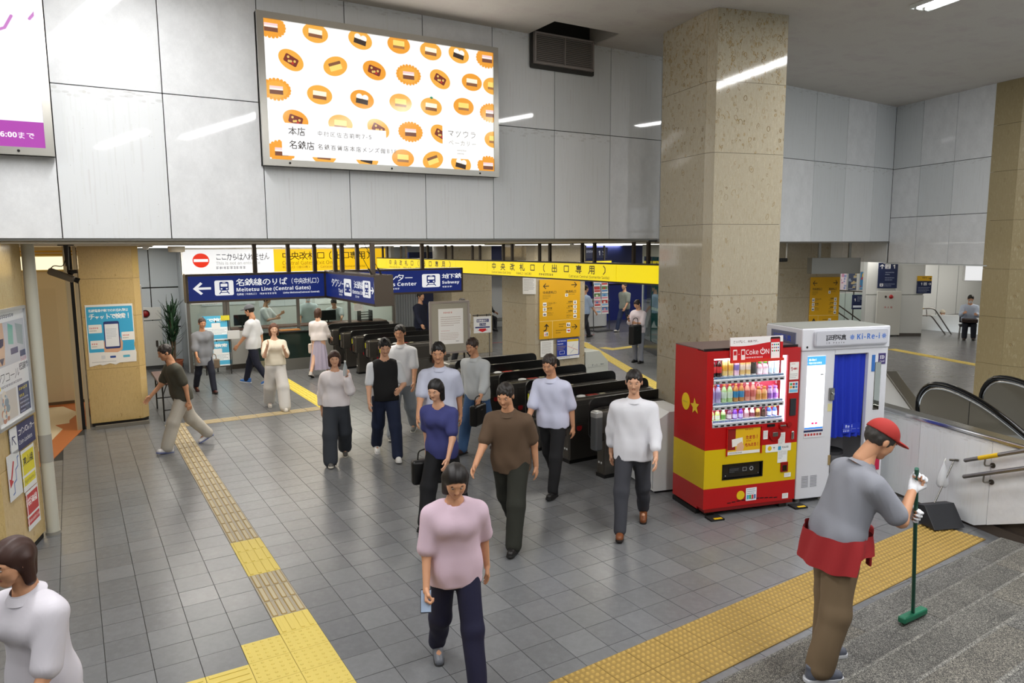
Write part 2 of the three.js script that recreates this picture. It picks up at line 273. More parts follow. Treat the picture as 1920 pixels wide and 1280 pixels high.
// ---------------------------------------------------------------- tactile paving
const yel = std(0xd6c063, 0.6), yelBright = std(0xe0cc4a, 0.55), sand = std(0xa49a86, 0.62), sandBar = std(0xb8ac8e, 0.62), sandEdge = std(0x9c7f3a, 0.6), ochre = std(0x957a3e, 0.6), ochreDot = std(0xb99a50, 0.6);
const tilePlate = box(.296, .02, .296, 0, -.006, 0), bars4 = join([0, 1, 2, 3].map((k) => rbox(.032, .008, .262, .0035, -.111 + k * .074, .007, 0, 1)));
const bars4e = join([0, 1, 2, 3].map((k) => rbox(.046, .005, .276, .002, -.111 + k * .074, .0055, 0, 1)));
const dotOf = (r) => new THREE.CylinderGeometry(r * .62, r, .007, 10);
const dots5 = join([...Array(25)].map((_, k) => dotOf(.014).translate(-.118 + (k % 5) * .059, .0072, -.118 + (k / 5 | 0) * .059)));
const dots6 = join([...Array(36)].map((_, k) => dotOf(.0165).scale(1, 1.2, 1).translate(-.125 + (k % 6) * .05, .0078, -.125 + (k / 6 | 0) * .05)));
function tactile(o, i, j, kind, turn = 0) { const m = kind === 'sand' ? [sand, sandBar] : kind === 'bright' ? [yelBright, yelBright] : [yel, yel]; const t = part(o, 'tile', tilePlate, m[0]); t.position.set(TX + (i + .5) * T, 0, TZ + (j + .5) * T); t.rotation.y = turn; if (kind === 'dots') part(t, 'raised_dots', dots5, yel); else { if (kind === 'sand') part(t, 'bar_edges', bars4e, sandEdge); part(t, 'raised_bars', bars4, m[1]); } return t; }
{ const o = thing('tactile_guide_strip', 'long tactile guide strip of sand and yellow bar tiles running along the left floor', 'tactile paving');
  for (let r = 0; r < 27; r++) tactile(o, 3, -1 - r, r < 1 || (r >= 4 && r < 7) ? 'yellow' : 'sand');
  const d = thing('tactile_warning_patch', 'patch of yellow dotted tactile tiles at the bottom where two strips meet', 'tactile paving');
  for (let r = 0; r < 5; r++) for (const i of [2, 3]) tactile(d, i, r, 'dots');
  const e = thing('tactile_guide_strip', 'yellow bar strip leaving the dotted patch to the left at the bottom', 'tactile paving');
  for (let k = 0; k < 8; k++) tactile(e, 1 - k, 1, 'yellow', Math.PI / 2);
  const f = thing('tactile_guide_strip', 'short sand coloured tactile strip crossing from the left strip towards the gates', 'tactile paving');
  for (let k = 4; k < 12; k++) tactile(f, k, -27, 'sand', Math.PI / 2);
  const g = thing('tactile_guide_strip', 'bright yellow tactile strip leading to the station office counter', 'tactile paving');
  for (let r = 27; r < 43; r++) tactile(g, 12, -r, 'bright');
  const st = thing('stair_warning_strip', 'wide ochre dotted warning strip along the foot of the granite stairs', 'tactile paving', [5.8, 0, -3.46], .05);
  for (let i = -18; i < 7; i++) for (let j = 0; j < 2; j++) { const t = part(st, 'tile', tilePlate, ochre); t.position.set(i * .3 + .15, .004, -.15 - j * .3); part(t, 'raised_dots', dots6, ochreDot); }
  const b1 = thing('tactile_guide_strip', 'tactile strip crossing the far floor behind the ticket gates towards the glass wall', 'tactile paving', [12.3, .001, -15.0], 1.147);
  for (let k = 0; k < 26; k++) { const t = part(b1, 'tile', tilePlate, yel); t.position.set((k - 13) * .3, 0, 0); t.rotation.y = Math.PI / 2; part(t, 'raised_bars', bars4, yel); }
  const b2 = thing('tactile_warning_patch', 'irregular patch of yellow tactile tiles left of the standing woman', 'tactile paving', [12.75, .002, -16.9], .1);
  for (let k = 0; k < 9; k++) for (let j = 0; j < 2; j++) if ((k < 6 || j) && Math.abs(k * .3 - .6 - (.4 + j * -.13)) > .36) { const t = part(b2, 'tile', tilePlate, yel); t.position.set(k * .3 - .6, 0, j * .3); part(t, 'raised_dots', dots5, yel); }
  const b3 = thing('tactile_guide_strip', 'thin yellow tactile strip on the grey floor beyond the photo booth', 'tactile paving', [19.9, .001, -10.6], 1.24);
  for (let k = 0; k < 12; k++) { const t = part(b3, 'tile', tilePlate, yel); t.position.set((k - 6) * .3, 0, 0); t.rotation.y = Math.PI / 2; part(t, 'raised_bars', bars4, yel); } }
{ const list = [], g = new THREE.BoxGeometry(T - .005, .02, T - .005).translate(0, -.01, 0); camera.updateMatrixWorld(); camera.updateProjectionMatrix(); const p = V(0, 0, 0);
  for (let i = -12; i < 112; i++) for (let j = -62; j < 9; j++) { if (taken.has(i + ',' + j)) continue; const x = TX + (i + .5) * T, z = TZ + (j + .5) * T; if (hiddenBelow(x, z)) continue; p.set(x, 0, z).project(camera); if (p.z > 1 || p.x < -1.4 || p.x > 1.4 || p.y < -1.5 || p.y > 1) continue; list.push([x, z, p.x > -1.03 && p.x < 1.03 && p.y > -1.05 ? Math.hypot(x, 3, z) : 90 + Math.hypot(x, z)]); }
  list.sort((a, b) => a[2] - b[2]); seed = 99;
  list.slice(0, 300).forEach(([x, z]) => { const m = part(floor, 'tile', g, tileMats[Math.floor(rnd() * 4)]); m.position.set(x, rr(-.0006, .0006), z); m.rotation.y = Math.floor(rnd() * 4) * Math.PI / 2; });
  const rest = list.slice(300), im = new THREE.InstancedMesh(g, std(0xffffff, .27, 0, { map: texTile[1] }), rest.length), M4 = new THREE.Matrix4(), col = new THREE.Color();
  rest.forEach(([x, z], k) => { im.setMatrixAt(k, M4.makeRotationY(Math.floor(rnd() * 4) * Math.PI / 2).setPosition(x, 0, z)); const v = rr(.93, 1.05); im.setColorAt(k, col.setRGB(v, v, v)); });
  im.name = 'distant_tiles'; im.userData.kind = 'stuff'; shade(im); floor.add(im); }
{ // alcove beyond the left pillar: cream tiles with an orange border
  const cream = std(0xd9ccae, 0.4), orange = std(0xb86a36, 0.45), flat = (pts, d) => slabOf(poly(pts.map(([x, z]) => [x, -z])), d).rotateX(-Math.PI / 2);
  part(floor, 'orange_border', flat([[-.47, -12.0], [.1, -14.6], [.1, -16.7], [-4, -16.7], [-4, -11.2], [-.62, -11.9]], .01).translate(0, -.006, 0), orange);
  for (const [a, b] of [[-1.18, .0], [-2.38, -1.2], [-3.58, -2.4]]) part(floor, 'cream_tile', flat(a > -1.2 ? [[-1.18, -12.5], [-.56, -12.9], [-.3, -14.3], [-.42, -14.7], [-.2, -14.75], [-.2, -15.0], [-.05, -15.6], [-.3, -16.4], [-1.18, -16.5]] : [[a, -12.5], [b, -12.5], [b, -16.5], [a, -16.5]], .012).translate(0, -.004, 0), cream); }

// ---------------------------------------------------------------- panel walls
function panelWall(o, a, b, cuts, rows, offset = 0, skip) { // a, b: ends of the wall foot line in plan, cuts: distances along it, rows: heights
  const d = V(b[0] - a[0], 0, b[1] - a[1]).normalize(), turn = Math.atan2(-d.z, d.x); seed = 61 + offset;
  for (let i = 0; i + 1 < cuts.length; i++) for (let j = 0; j + 1 < rows.length; j++) { if (skip && skip(i, j)) continue; const w = cuts[i + 1] - cuts[i], h = rows[j + 1] - rows[j], m = part(o, 'panel', new RoundedBoxGeometry(w - .009, h - .009, .03, 1, .003), enamel[Math.floor(rnd() * 3)]); const c = (cuts[i] + cuts[i + 1]) / 2; m.position.set(a[0] + d.x * c, (rows[j] + rows[j + 1]) / 2, a[1] + d.z * c); m.rotation.y = turn; m.translateZ(-.015 + rr(-.001, .001)); } }
{ const o = struct('wall_back', 'glossy white enamel panel wall carrying the billboards above the concourse opening');
  part(o, 'backing', [span(-8, 7.9, LC + .06, 6.4, -8.66, -8.432)], jointDark);
  panelWall(o, [-8, -8.4], [8, -8.4], [...Array(17)].map((_, k) => -.035 - 7 * .9755 + 8 + k * .9755), [3.145, 4.62, 5.85], 0);
  part(o, 'bottom_trim', span(-8, 7.9, 3.128, 3.143, -8.47, -8.405), steel); }
{ const o = struct('wall_right', 'white enamel panel wall to the right of the stone column');
  const a = [7.9, -8.56], b = [14.7, -8.94], L = Math.hypot(6.8, .38);
  const back = part(o, 'backing', box(L, 2.9, .2), jointDark); back.position.set(11.3, 4.56, -8.87); back.rotation.y = Math.atan2(.38, 6.8);
  panelWall(o, a, b, [0, 1.02, 2.03, 3.05, 4.04, 5.08, 6.09, L], [3.1, 4.585, 5.85], 3);
  const s = part(o, 'bottom_trim', box(L, .02, .1), steel); s.position.set(11.3, 3.09, -8.78); s.rotation.y = Math.atan2(.38, 6.8); }
{ const o = struct('wall_return', 'white panel wall turning towards the viewer beside the far right pillar');
  const a = [14.7, -8.94], b = [14.1, -6.76], d = [-.2654, .9641];
  const back = part(o, 'backing', box(2.4, 3.4, .25), jointDark); back.position.set(14.4 + .152, 4.36, -7.85 + .04); back.rotation.y = Math.atan2(-d[1], d[0]);
  panelWall(o, a, b, [0, .69, 1.47, 2.3], [2.66, 3.59, 4.578, 5.85], 8);
  panelWall(o, [15.9, -11.9], [14.72, -8.98], [0, .8, 1.6, 2.4, 3.14], [2.66, LC - .005], 12);
  const bb = part(o, 'beam_core', box(3.14, .43, .2), softWhite); bb.position.set(15.41, 2.885, -10.4); bb.rotation.y = Math.atan2(-2.92, -1.18);
  const c = part(o, 'soffit', box(2.4, .02, .3), softWhite); c.position.set(14.52, 2.65, -7.83); c.rotation.y = Math.atan2(-d[1], d[0]); }

// ---------------------------------------------------------------- stone pillars, clad in slabs
function pillar(name, label, foot, cuts, mats, group) { // foot: corners in plan, anticlockwise seen from above towards the viewer; every face is cut into courses
  const o = thing(name, label, 'pillar'); const cx = foot.reduce((s, p) => s + p[0], 0) / foot.length, cz = foot.reduce((s, p) => s + p[1], 0) / foot.length; o.position.set(cx, 0, cz);
  part(o, 'core', slabOf(poly(foot.map(([x, z]) => [(x - cx) * .97, -(z - cz) * .97])), cuts.at(-1)).rotateX(-Math.PI / 2), jointDark);
  foot.forEach((p, i) => { const q = foot[(i + 1) % foot.length], L = Math.hypot(q[0] - p[0], q[1] - p[1]), turn = Math.atan2(-(q[1] - p[1]), q[0] - p[0]);
    for (let k = 0; k + 1 < cuts.length; k++) { const h = cuts[k + 1] - cuts[k], m = part(o, 'slab', box(L - .003, h - .004, .025), mats[(k * 7 + i * 3) % mats.length]); if (mats === stoneMats) m.material = mats[k > 5 ? 0 : k > 4 ? 1 : k === 2 ? 1 : 2 + (k + i) % 2]; m.position.set((p[0] + q[0]) / 2 - cx, (cuts[k] + cuts[k + 1]) / 2, (p[1] + q[1]) / 2 - cz); m.rotation.y = turn; m.translateZ(-.0125); } });
  return o; }
{ const u = [Math.cos(deg(13)), Math.sin(deg(13))], v = [u[1], -u[0]], at = (a, b) => [6.77 + u[0] * a + v[0] * b, -6.38 + u[1] * a + v[1] * b];
  pillar('stone_column', 'tall beige marble column with chamfered corners rising to the hall ceiling', [at(0, 0), at(1.0, 0), at(1.1, .12), at(1.1, 1.1), at(1.0, 1.2), at(0, 1.2), at(-.09, 1.12), at(-.06, .12)], [0, .66, 1.53, 2.42, 3.3, 4.16, 5.0, HC], stoneMats); }
pillar('stone_pillar', 'beige stone pillar at the left edge with posters and a pipe', [[-1.95, -8.27], [-.68, -7.93], [-.42, -8.93], [-1.7, -9.3]], [.07, 1.0, 2.0, 3.12], warmStone);
pillar('stone_pillar', 'yellow beige stone pillar with the blue smartphone poster', [[.13, -14.2], [.93, -14.2], [1.04, -14.32], [1.04, -16.0], [.13, -16.0]], [.06, 1.0, 1.9, 2.55, LC], warmStone);
pillar('stone_pillar', 'stone pillar behind the gates carrying the yellow exit directory', [[8.62, -13.2], [9.98, -13.2], [9.98, -14.4], [8.5, -14.4], [8.5, -13.35]], [0, .9, 1.8, 2.5, LC], stoneMats.slice(2));
pillar('stone_pillar', 'stone pillar in the middle distance left of the yellow directory pillar', [[9.1, -18.2], [10.4, -18.2], [10.4, -19.4], [9.1, -19.4]], [0, .9, 1.8, 2.5, LC], stoneMats.slice(2));
pillar('stone_pillar', 'shaded stone pillar with yellow directory behind the photo booth', [[13.75, -11.75], [15.05, -11.05], [15.7, -10.7], [16.2, -11.7], [14.3, -12.7]], [0, .9, 1.8, 2.5, LC], stoneMats.slice(2));
pillar('stone_pillar', 'tall stone pillar at the right edge of the picture', [[14.1, -6.78], [14.0, -6.3], [14.5, -4.8], [16, -5.2], [15.6, -7.1]], [0, .9, 1.75, 2.6, 3.45, 4.3, 5.1, HC], [std(0xffffff, .3, 0, { map: marble(61, 5, '#a3936d') })]);  // browner stone, its base colour also darkened for the weak light here
part(scene.children.find((o) => o.name === 'stone_pillar'), 'plinth', box(1.34, .07, .06).translate(-.1, .035, .52).rotateY(-.26), std(0x77736a, .5));
part(scene.children.find((o) => o.name === 'stone_pillar_001'), 'plinth', box(.82, .06, .05).translate(-.06, .03, .98), std(0x77736a, .5));
{ const o = thing('drain_pipe', 'pale round pipe with a grey tape band beside the left pillar', 'pipe', [-.355, 0, -8.98]);
  part(o, 'pipe', cyl(.058, .062, 3.1, 0, 1.55, 0, 24), std(0xc9c7b8, 0.5)); part(o, 'tape_band', cyl(.063, .063, .3, 0, .95, 0, 24), std(0xa6a39a, .4)); part(o, 'floor_collar', cyl(.07, .075, .03, 0, .015, 0, 24), std(0x8d8a80, .5)); }

// ---------------------------------------------------------------- granite stairs down from the viewer's landing
const stairs = struct('floor_stairs', 'speckled grey granite stairs at the lower right');
{ stairs.position.set(5.8, 0, -3.235); stairs.rotation.y = .05; const gm = [0, 1, 2].map((k) => std([0xdadada, 0xd4d3d0, 0xdcd8d0][k], .62, 0, { map: texGranite }));
  for (let k = 0; k < 9; k++) { const z0 = k * .365, y1 = (k + 1) * .155; let x = -9; const cuts = [-9, -6.2, -3.2 - (k % 2) * .5, -.9 + (k % 3) * .35, 1.2 - (k % 2) * .4, 1.9 - k * .02]; for (let i = 0; i + 1 < cuts.length; i++) { const d = k === 8 ? 9.2 : .372, m = part(stairs, 'granite_block', metric(new RoundedBoxGeometry(cuts[i + 1] - cuts[i] - .004, .155, d, 2, .012), .62, i * .3, k * .4), gm[(i + k) % 3]); m.position.set((cuts[i] + cuts[i + 1]) / 2, y1 - .0775, z0 + d / 2); } }
  const nose = std(0xf6f6f4, .55, 0, { map: texGranite }); for (let k = 0; k < 9; k++) { const m = part(stairs, 'nosing', metric(new RoundedBoxGeometry(10.88 - k * .02, .03, .032, 2, .01), .62, .2, k * .13), nose); m.position.set(-3.55 - k * .01, (k + 1) * .155 - .0135, k * .365 + .004); }
  part(stairs, 'underbuild', [...Array(9)].map((_, k) => span(-9, 1.88, -.1, k * .155 + .002, k * .365 + .02, k === 8 ? 12 : k * .365 + .39)), jointDark); }

// ---------------------------------------------------------------- hall lamps
const tubeGlow = glow(0xffffff, 9), trayWhite = std(0xdfe2df, 0.4);
function hallLamp(x, z, n, label, group) { const turn = deg(-12.5); for (let k = 0; k < n; k++) { const s = k * 1.27, px = x + Math.sin(turn) * -0 - .2164 * s * 1, pz = z + .9763 * s; const out = k && group === 'lamps in the right row', o = thing('ceiling_light', out ? 'twin tube fluorescent fitting above the frame, from the inferred and added rows' : label, 'ceiling light', [px, HC, pz], turn, out ? 'hall lamps above the frame' : group);
    part(o, 'tray', [box(.28, .012, 1.25, 0, -.004, 0), box(.012, .05, 1.25, -.14, -.02, 0), box(.012, .05, 1.25, .14, -.02, 0), box(.28, .05, .012, 0, -.02, .62), box(.28, .05, .012, 0, -.02, -.62)], trayWhite);
    for (const q of [-.065, .065]) { part(o, 'fluorescent_tube', cyl(.016, .016, 1.17, 0, 0, 0, 12).rotateX(Math.PI / 2).translate(q, -.035, 0), tubeGlow); part(o, 'tube_socket', [box(.04, .04, .03, q, -.03, .6), box(.04, .04, .03, q, -.03, -.6)], steel); }
    const l = areaLight('ceiling_light_source', .26, 1.2, HALL, [px, HC - .06, pz], [px, 0, pz]); l.rotation.set(-Math.PI / 2, 0, turn); } }
hallLamp(8.68, -4.55, 3, 'twin tube fluorescent fitting at the upper right edge of the ceiling', 'lamps in the right row');
for (const [x, z, n] of [[.48, -7.0, 4], [3.6, -1.2, 4], [11.5, -4.3, 1], [5.9, -2.6, 3], [-3.6, -4.5, 4], [1.6, 3, 3], [8.2, 3.2, 1]]) hallLamp(x, z, n, 'twin tube fluorescent fitting above the frame, from the inferred and added rows', 'hall lamps above the frame');  // some rows follow the wall reflections, the others are added for illumination
// ---------------------------------------------------------------- concourse lamps; the later entries are unseen ones added to brighten dim areas
const stripGlow = glow(0xfffbf2, 5);
for (const [x, z, w] of [[2.2, -10.9, 2.4], [5.0, -11.2, 2.4], [2.2, -13.2, 2.4], [4.9, -13.6, 2.4], [8.3, -10.4, 1.2], [8.3, -12.4, 1.2], [2.4, -15.6, 2.4], [4.9, -16.2, 2.4], [8.3, -16.2, 2.4], [2.6, -18, 2.4], [4.9, -18.2, 2.4], [10.6, -12.1, 2.4], [11.8, -15.2, 2.4], [11.9, -18, 2.4], [13.8, -20.4, 2.4], [16.6, -19.2, 2.4], [16.2, -15.6, 2.4], [11.2, -10.2, 2.4], [18.5, -12, 2.4], [18.6, -8, 2.4], [22.4, -10.5, 2.4], [22.5, -14.2, 2.4], [26.5, -12, 2.4], [27.5, -17.5, 2.4], [31, -14, 2.4], [8, -22, 2.4], [13, -24.5, 2.4], [24, -4, 2.4], [-1.6, -13.5, 1.2], [3.6, -20.8, 2.4], [6.4, -20.8, 2.4], [20.2, -18.6, 2.4], [24.2, -18.8, 2.4], [21, -15.6, 2.4], [17.5, -22.4, 2.4], [26, -10, 2.4], [1.7, -12.3, 1.2], [1.4, -19.0, 1.2], [25, -15.8, 1.2], [29.5, -12, 2.4], [29.5, -16, 2.4], [33, -15, 2.4]]) {
  const o = thing('ceiling_light', 'slim bright lamp panel, among the seen and added ones, in the low concourse ceiling', 'ceiling light', [x, LC, z], 0, 'concourse ceiling lamps');
  part(o, 'frame', box(w + .06, .014, .28, 0, -.007, 0), trayWhite); part(o, 'diffuser', box(w, .008, .22, 0, -.016, 0), stripGlow); areaLight('ceiling_light_source', w, .22, LOW, [x, LC - .03, z], [x, 0, z + 1e-4], 0xfff8ee); }
// ---------------------------------------------------------------- billboards on the panel wall
function lightbox(name, label, category, w, h, pos, tex, k, frameMat = steel, depth = .1, power = 0, border = .07) { // pos: centre of the front face
  const o = thing(name, label, category, pos);
  part(o, 'case', box(w, h, depth - .02, 0, 0, -depth / 2 - .01), frameMat);
  part(o, 'frame', [box(w, border, depth, 0, h / 2 - border / 2, -depth / 2 + .02), box(w, border, depth, 0, -h / 2 + border / 2, -depth / 2 + .02), box(border, h - border * 2, depth, -w / 2 + border / 2, 0, -depth / 2 + .02), box(border, h - border * 2, depth, w / 2 - border / 2, 0, -depth / 2 + .02)], frameMat);
  const f = part(o, 'lit_face', sheet(w - border * 2, h - border * 2, .006), new THREE.MeshStandardMaterial({ map: tex, color: 0x6a6a6a, roughness: .12, emissive: 0xffffff, emissiveMap: tex, emissiveIntensity: k })); f.position.z = 0;
  if (power) areaLight(name + '_source', w - border * 2, h - border * 2, power, [pos[0], pos[1], pos[2] + .03], [pos[0], pos[1], pos[2] + 1]);
  return o; }
const frameSteel = std(0xb9b6ae, .3, .9);
const texBakery = canvas(1414, 725, (c, w, h) => {
  fill(c, '#fdfdfb', 0, 0, w, h);
  const P = [[165, 185, 0], [435, 225, 1], [725, 268, 2], [990, 300, 3], [1222, 348, 1], [1435, 372, 2], [1660, 405, 0], [277, 420, 4], [555, 458, 5], [815, 485, 4], [1055, 515, 0], [1288, 547, 4], [1535, 570, 1], [180, 632, 0], [447, 665, 1], [725, 693, 2], [993, 715, 3], [1217, 742, 1], [1467, 742, 3], [1685, 790, 0], [1705, 600, 3], [290, 850, 4], [575, 875, 3], [830, 905, 4], [1060, 925, 0], [1285, 940, 4], [1712, 980, 3], [195, 1080, 0], [460, 1105, 1], [745, 1122, 2], [1000, 1118, 3], [1222, 1130, 5], [1440, 1155, 2], [1660, 1165, 0]];
  P.forEach(([x, y, k], i) => { const u = (x - 120) / 1587, v = (y - (125 + 243 * u)) / (1015 - 175 * u); c.save(); c.translate(u * w, v * h); c.rotate([0, .05, .2, .03, .45, -.35][k] * (i % 3 ? 1 : .6)); const R = 71, r = 51;
    c.fillStyle = ['#f2a33c', '#f4b04a', '#f5b24c'][i % 3]; c.beginPath(); c.ellipse(0, 0, R, r, 0, 0, 7); c.fill(); if (k === 0) for (let a = 0; a < 22; a++) disc(c, '#f2a33c', Math.cos(a * .2856) * R, Math.sin(a * .2856) * r, 9);
    if (k === 0) { fill(c, '#f6d3d3', -36, -18, 72, 20); fill(c, '#fff4ee', -36, -6, 72, 9); fill(c, '#7c5140', -36, 3, 72, 22); }
    if (k === 1) { rr2(c, '#fff7de', -38, -20, 76, 26, 4); fill(c, '#8a5d42', -38, 5, 76, 18); if (i % 2) shape2(c, '#3b8f6a', 0, -60, 12, -52, 0, -44, -12, -52); }
    if (k === 2) { disc(c, '#fffdf6', -18, -12, 19, 17); disc(c, '#fffdf6', 18, -12, 19, 17); fill(c, '#3f342f', -36, -2, 72, 27); }
    if (k === 3) { rr2(c, '#fbe07a', -36, -22, 72, 30, 5); fill(c, '#a9764a', -36, 8, 72, 14); }
    if (k === 4) { rr2(c, '#7d3c31', -38, -22, 76, 44, 8); for (const [a, b] of [[-20, -8], [2, 6], [20, -4], [-8, 10]]) disc(c, '#e8c06a', a, b, 7); disc(c, '#c33d35', 14, 10, 7); }
    if (k === 5) { rr2(c, '#8a5d42', -36, -22, 72, 16, 4); rr2(c, '#fbe07a', -36, -6, 72, 28, 4); }
    c.restore(); });
  shape2(c, '#fdfdfe', 70, 528, 680, 528, 680, 702, 70, 702); shape2(c, '#fdfdfb', 1050, 470, 1330, 470, 1330, 660, 1050, 660);
  text(c, '本店', 108, 545, 46, { weight: .08, color: '#3a3530', gap: .06 }); text(c, '中村区佐古前町7-5', 268, 556, 30, { weight: .07, color: '#55504a', gap: .25, track: .25 });
  text(c, '名鉄店', 108, 618, 46, { weight: .08, color: '#3a3530', gap: .06 }); text(c, '名鉄百貨店本店メンズ館B1F', 268, 628, 30, { weight: .07, color: '#55504a', gap: .25, track: .2 });
  text(c, 'マツウラ', 1085, 488, 44, { weight: .06, color: '#4c463f', gap: .18 }); text(c, 'ベーカリー', 1092, 548, 34, { weight: .06, color: '#8b857b', gap: .18 }); print(c, 1150, 606, 70, 2, 10, '#b6b0a6', 3); });
lightbox('billboard', 'large backlit billboard with rows of orange filled buns on white', 'billboard', 2.97, 1.61, [3.37, 4.745, -8.29], texBakery, 1.0, frameSteel, .1, 1.6);
const texClinic = canvas(1024, 560, (c, w, h) => { fill(c, '#f4f2fa', 0, 0, w, h); fill(c, '#b04fae', 0, 470, w, 90); text(c, 'リニック', 700, 60, 120, { weight: .07, color: '#c77fc4', gap: .04 }); text(c, '日の受付は16:00まで', 760, 506, 24, { weight: .09, color: '#fff', gap: .04, bold: true }); print(c, 60, 300, 480, 3, 26, '#d8c8e4', 5); });
lightbox('billboard', 'backlit billboard with a purple bottom band at the upper left corner', 'billboard', 2.97, 1.61, [-1.525, 4.725, -8.29], texClinic, 1.0, frameSteel, .1, 1.4);
for (const [x, n] of [[3.37, 3], [-1.525, 3]]) for (let k = 0; k < n; k++) { const b = scene.children.find((o) => o.name === (x > 0 ? 'billboard' : 'billboard_001')); part(b, 'frame_screw', cyl(.012, .012, .008).rotateX(Math.PI / 2).translate(-1.2 + k * 1.2, -.77, .022), jointDark); }
// ---------------------------------------------------------------- air vent under the ceiling
{ const o = thing('air_vent', 'grey louvred air vent in a dark frame at the top of the wall', 'air vent', [5.935, 5.65, -8.38]);
  part(o, 'back_plate', slabOf(rrect(1.06, .47, .03), .02).translate(0, -.02, -.01), std(0x3a3936, .7)); part(o, 'frame', [box(.98, .022, .05, 0, .19, .04), box(.98, .022, .05, 0, -.19, .04), box(.022, .38, .05, -.48, 0, .04), box(.022, .38, .05, .48, 0, .04), box(.012, .36, .04, 0, 0, .045)], std(0x9b938e, .45));
  for (let k = 0; k < 15; k++) part(o, 'slat', box(.95, .019, .004).rotateX(-.55).translate(0, -.165 + k * .0236, .045), std(0x9b938e, .45)); }

// ---------------------------------------------------------------- hanging signs
const BLUE = '#15286f';
const texBlueA = canvas(1200, 256, (c, w, h) => { fill(c, BLUE, 0, 0, w, h); arrow(c, '#fff', 115, 128, 140, Math.PI, .17); pict(c, 'train', 215, 48, 160, BLUE); text(c, '名鉄線のりば', 395, 34, 78, { weight: .115, color: '#fff', gap: -.02 }); text(c, '（中央改札口）', 868, 40, 70, { weight: .085, color: '#fff', gap: -.1, sx: .68 }); text(c, 'Meitetsu Line (Central Gates)', 395, 126, 52, { color: '#fff', bold: true, sx: .9 }); text(c, '名鉄線（中央札口）', 398, 190, 24, { weight: .11, color: '#fff', gap: 0, sx: .85 }); print(c, 600, 194, 190, 1, 24, '#fff', 2); text(c, 'Linha Meitetsu(Catracas Central)', 810, 188, 27, { color: '#fff', bold: true, sx: .78 }); });
const texBlueB = canvas(900, 200, (c, w, h) => { fill(c, BLUE, 0, 0, w, h); text(c, 'タクシー', 120, 38, 70, { weight: .11, color: '#fff', gap: -.05 }); text(c, 'Taxi', 260, 112, 44, { color: '#fff', bold: true }); print(c, 270, 160, 80, 1, 20, '#fff', 4); pict(c, 'taxi', 372, 30, 140, BLUE); text(c, '近鉄線', 560, 38, 62, { weight: .11, color: '#fff', gap: -.06 }); text(c, 'Kintetsu Line', 530, 108, 40, { color: '#fff', bold: true, sx: .8 }); print(c, 580, 156, 120, 1, 20, '#fff', 6); pict(c, 'train', 716, 30, 130, BLUE); arrow(c, '#fff', 866, 100, 60, 0, .2); });
const texBlueC = canvas(1100, 256, (c, w, h) => { fill(c, BLUE, 0, 0, w, h); pict(c, 'bus', 40, 46, 165, BLUE); text(c, '名鉄バスセンター', 120, 40, 82, { weight: .115, color: '#fff', gap: -.04, sx: .86 }); text(c, 'Meitetsu Bus Center', 190, 128, 56, { color: '#fff', bold: true, sx: .9 }); print(c, 420, 200, 250, 1, 24, '#fff', 8); pict(c, 'train', 745, 46, 160, BLUE); text(c, '地下鉄', 922, 44, 62, { weight: .12, color: '#fff', gap: -.06 }); text(c, 'Subway', 922, 128, 46, { color: '#fff', bold: true, sx: .92 }); print(c, 925, 196, 110, 1, 24, '#fff', 9); });
function hangSign(name, label, w, h, d, pos, turn, tex, k, posts, mat = bronze, top = LC) { const o = thing(name, label, 'sign', pos, turn);
  part(o, 'case', box(w, h, d), mat); part(o, 'rim', [box(w + .012, .018, d + .012, 0, h / 2, 0), box(w + .012, .018, d + .012, 0, -h / 2, 0), box(.018, h, d + .012, -w / 2, 0, 0), box(.018, h, d + .012, w / 2, 0, 0)], mat);
  if (tex) { const f = part(o, 'lit_face', sheet(w - .04, h - .04, .004), new THREE.MeshStandardMaterial({ map: tex, color: 0x8a8a8a, roughness: .35, emissive: 0xffffff, emissiveMap: tex, emissiveIntensity: k })); f.position.z = d / 2 + .003; }
  for (const p of posts) part(o, 'hanger', box(.05, top - pos[1] - h / 2, .05, p, (top - pos[1] + h / 2) / 2, 0), mat); return o; }
hangSign('hanging_sign', 'dark blue hanging sign with left arrow and train symbol for the central gates', 1.77, .35, .22, [2.125, 2.54, -10.02], 0, texBlueA, .75, [-.02, .42, .78]);
{ const o = hangSign('hanging_sign', 'short dark blue hanging sign at right angles with taxi symbol and right arrow', 1.88, .35, .22, [3.13, 2.54, -8.97], -Math.PI / 2, texBlueB, .7, [.6, -.85, -.55]);
  for (const z of [-.06, .06]) { part(o, 'stay_wire', bar(V(.72, .18, z), V(.15, .56, z), .004, 6), black); part(o, 'turnbuckle', bar(V(.72, .18, z), V(.62, .247, z), .011, 8), steelDark); } }
hangSign('hanging_sign', 'dark blue hanging sign with train symbol for bus centre and subway', 2.1, .36, .2, [4.16, 2.54, -10.14], 0, texBlueC, .75, [.42, -.6]);
const texExit = canvas(2048, 160, (c, w, h) => { fill(c, '#ffe400', 0, 0, w, h); const s = '中央改札口（出口専用）'; [...s].forEach((ch, i) => text(c, ch, 90 + i * 178, 12, 90, { weight: .105, color: '#17130a', sx: 1 })); text(c, 'Central Gates (Exit Only)', 90, 110, 34, { color: '#3d350c' }); text(c, '中央札口（出口用）', 560, 112, 32, { weight: .08, color: '#3d350c', gap: 0 }); print(c, 960, 114, 380, 1, 30, '#3d350c', 3); text(c, 'Catracas Central (Somente Saída)', 1420, 110, 36, { color: '#3d350c' }); });
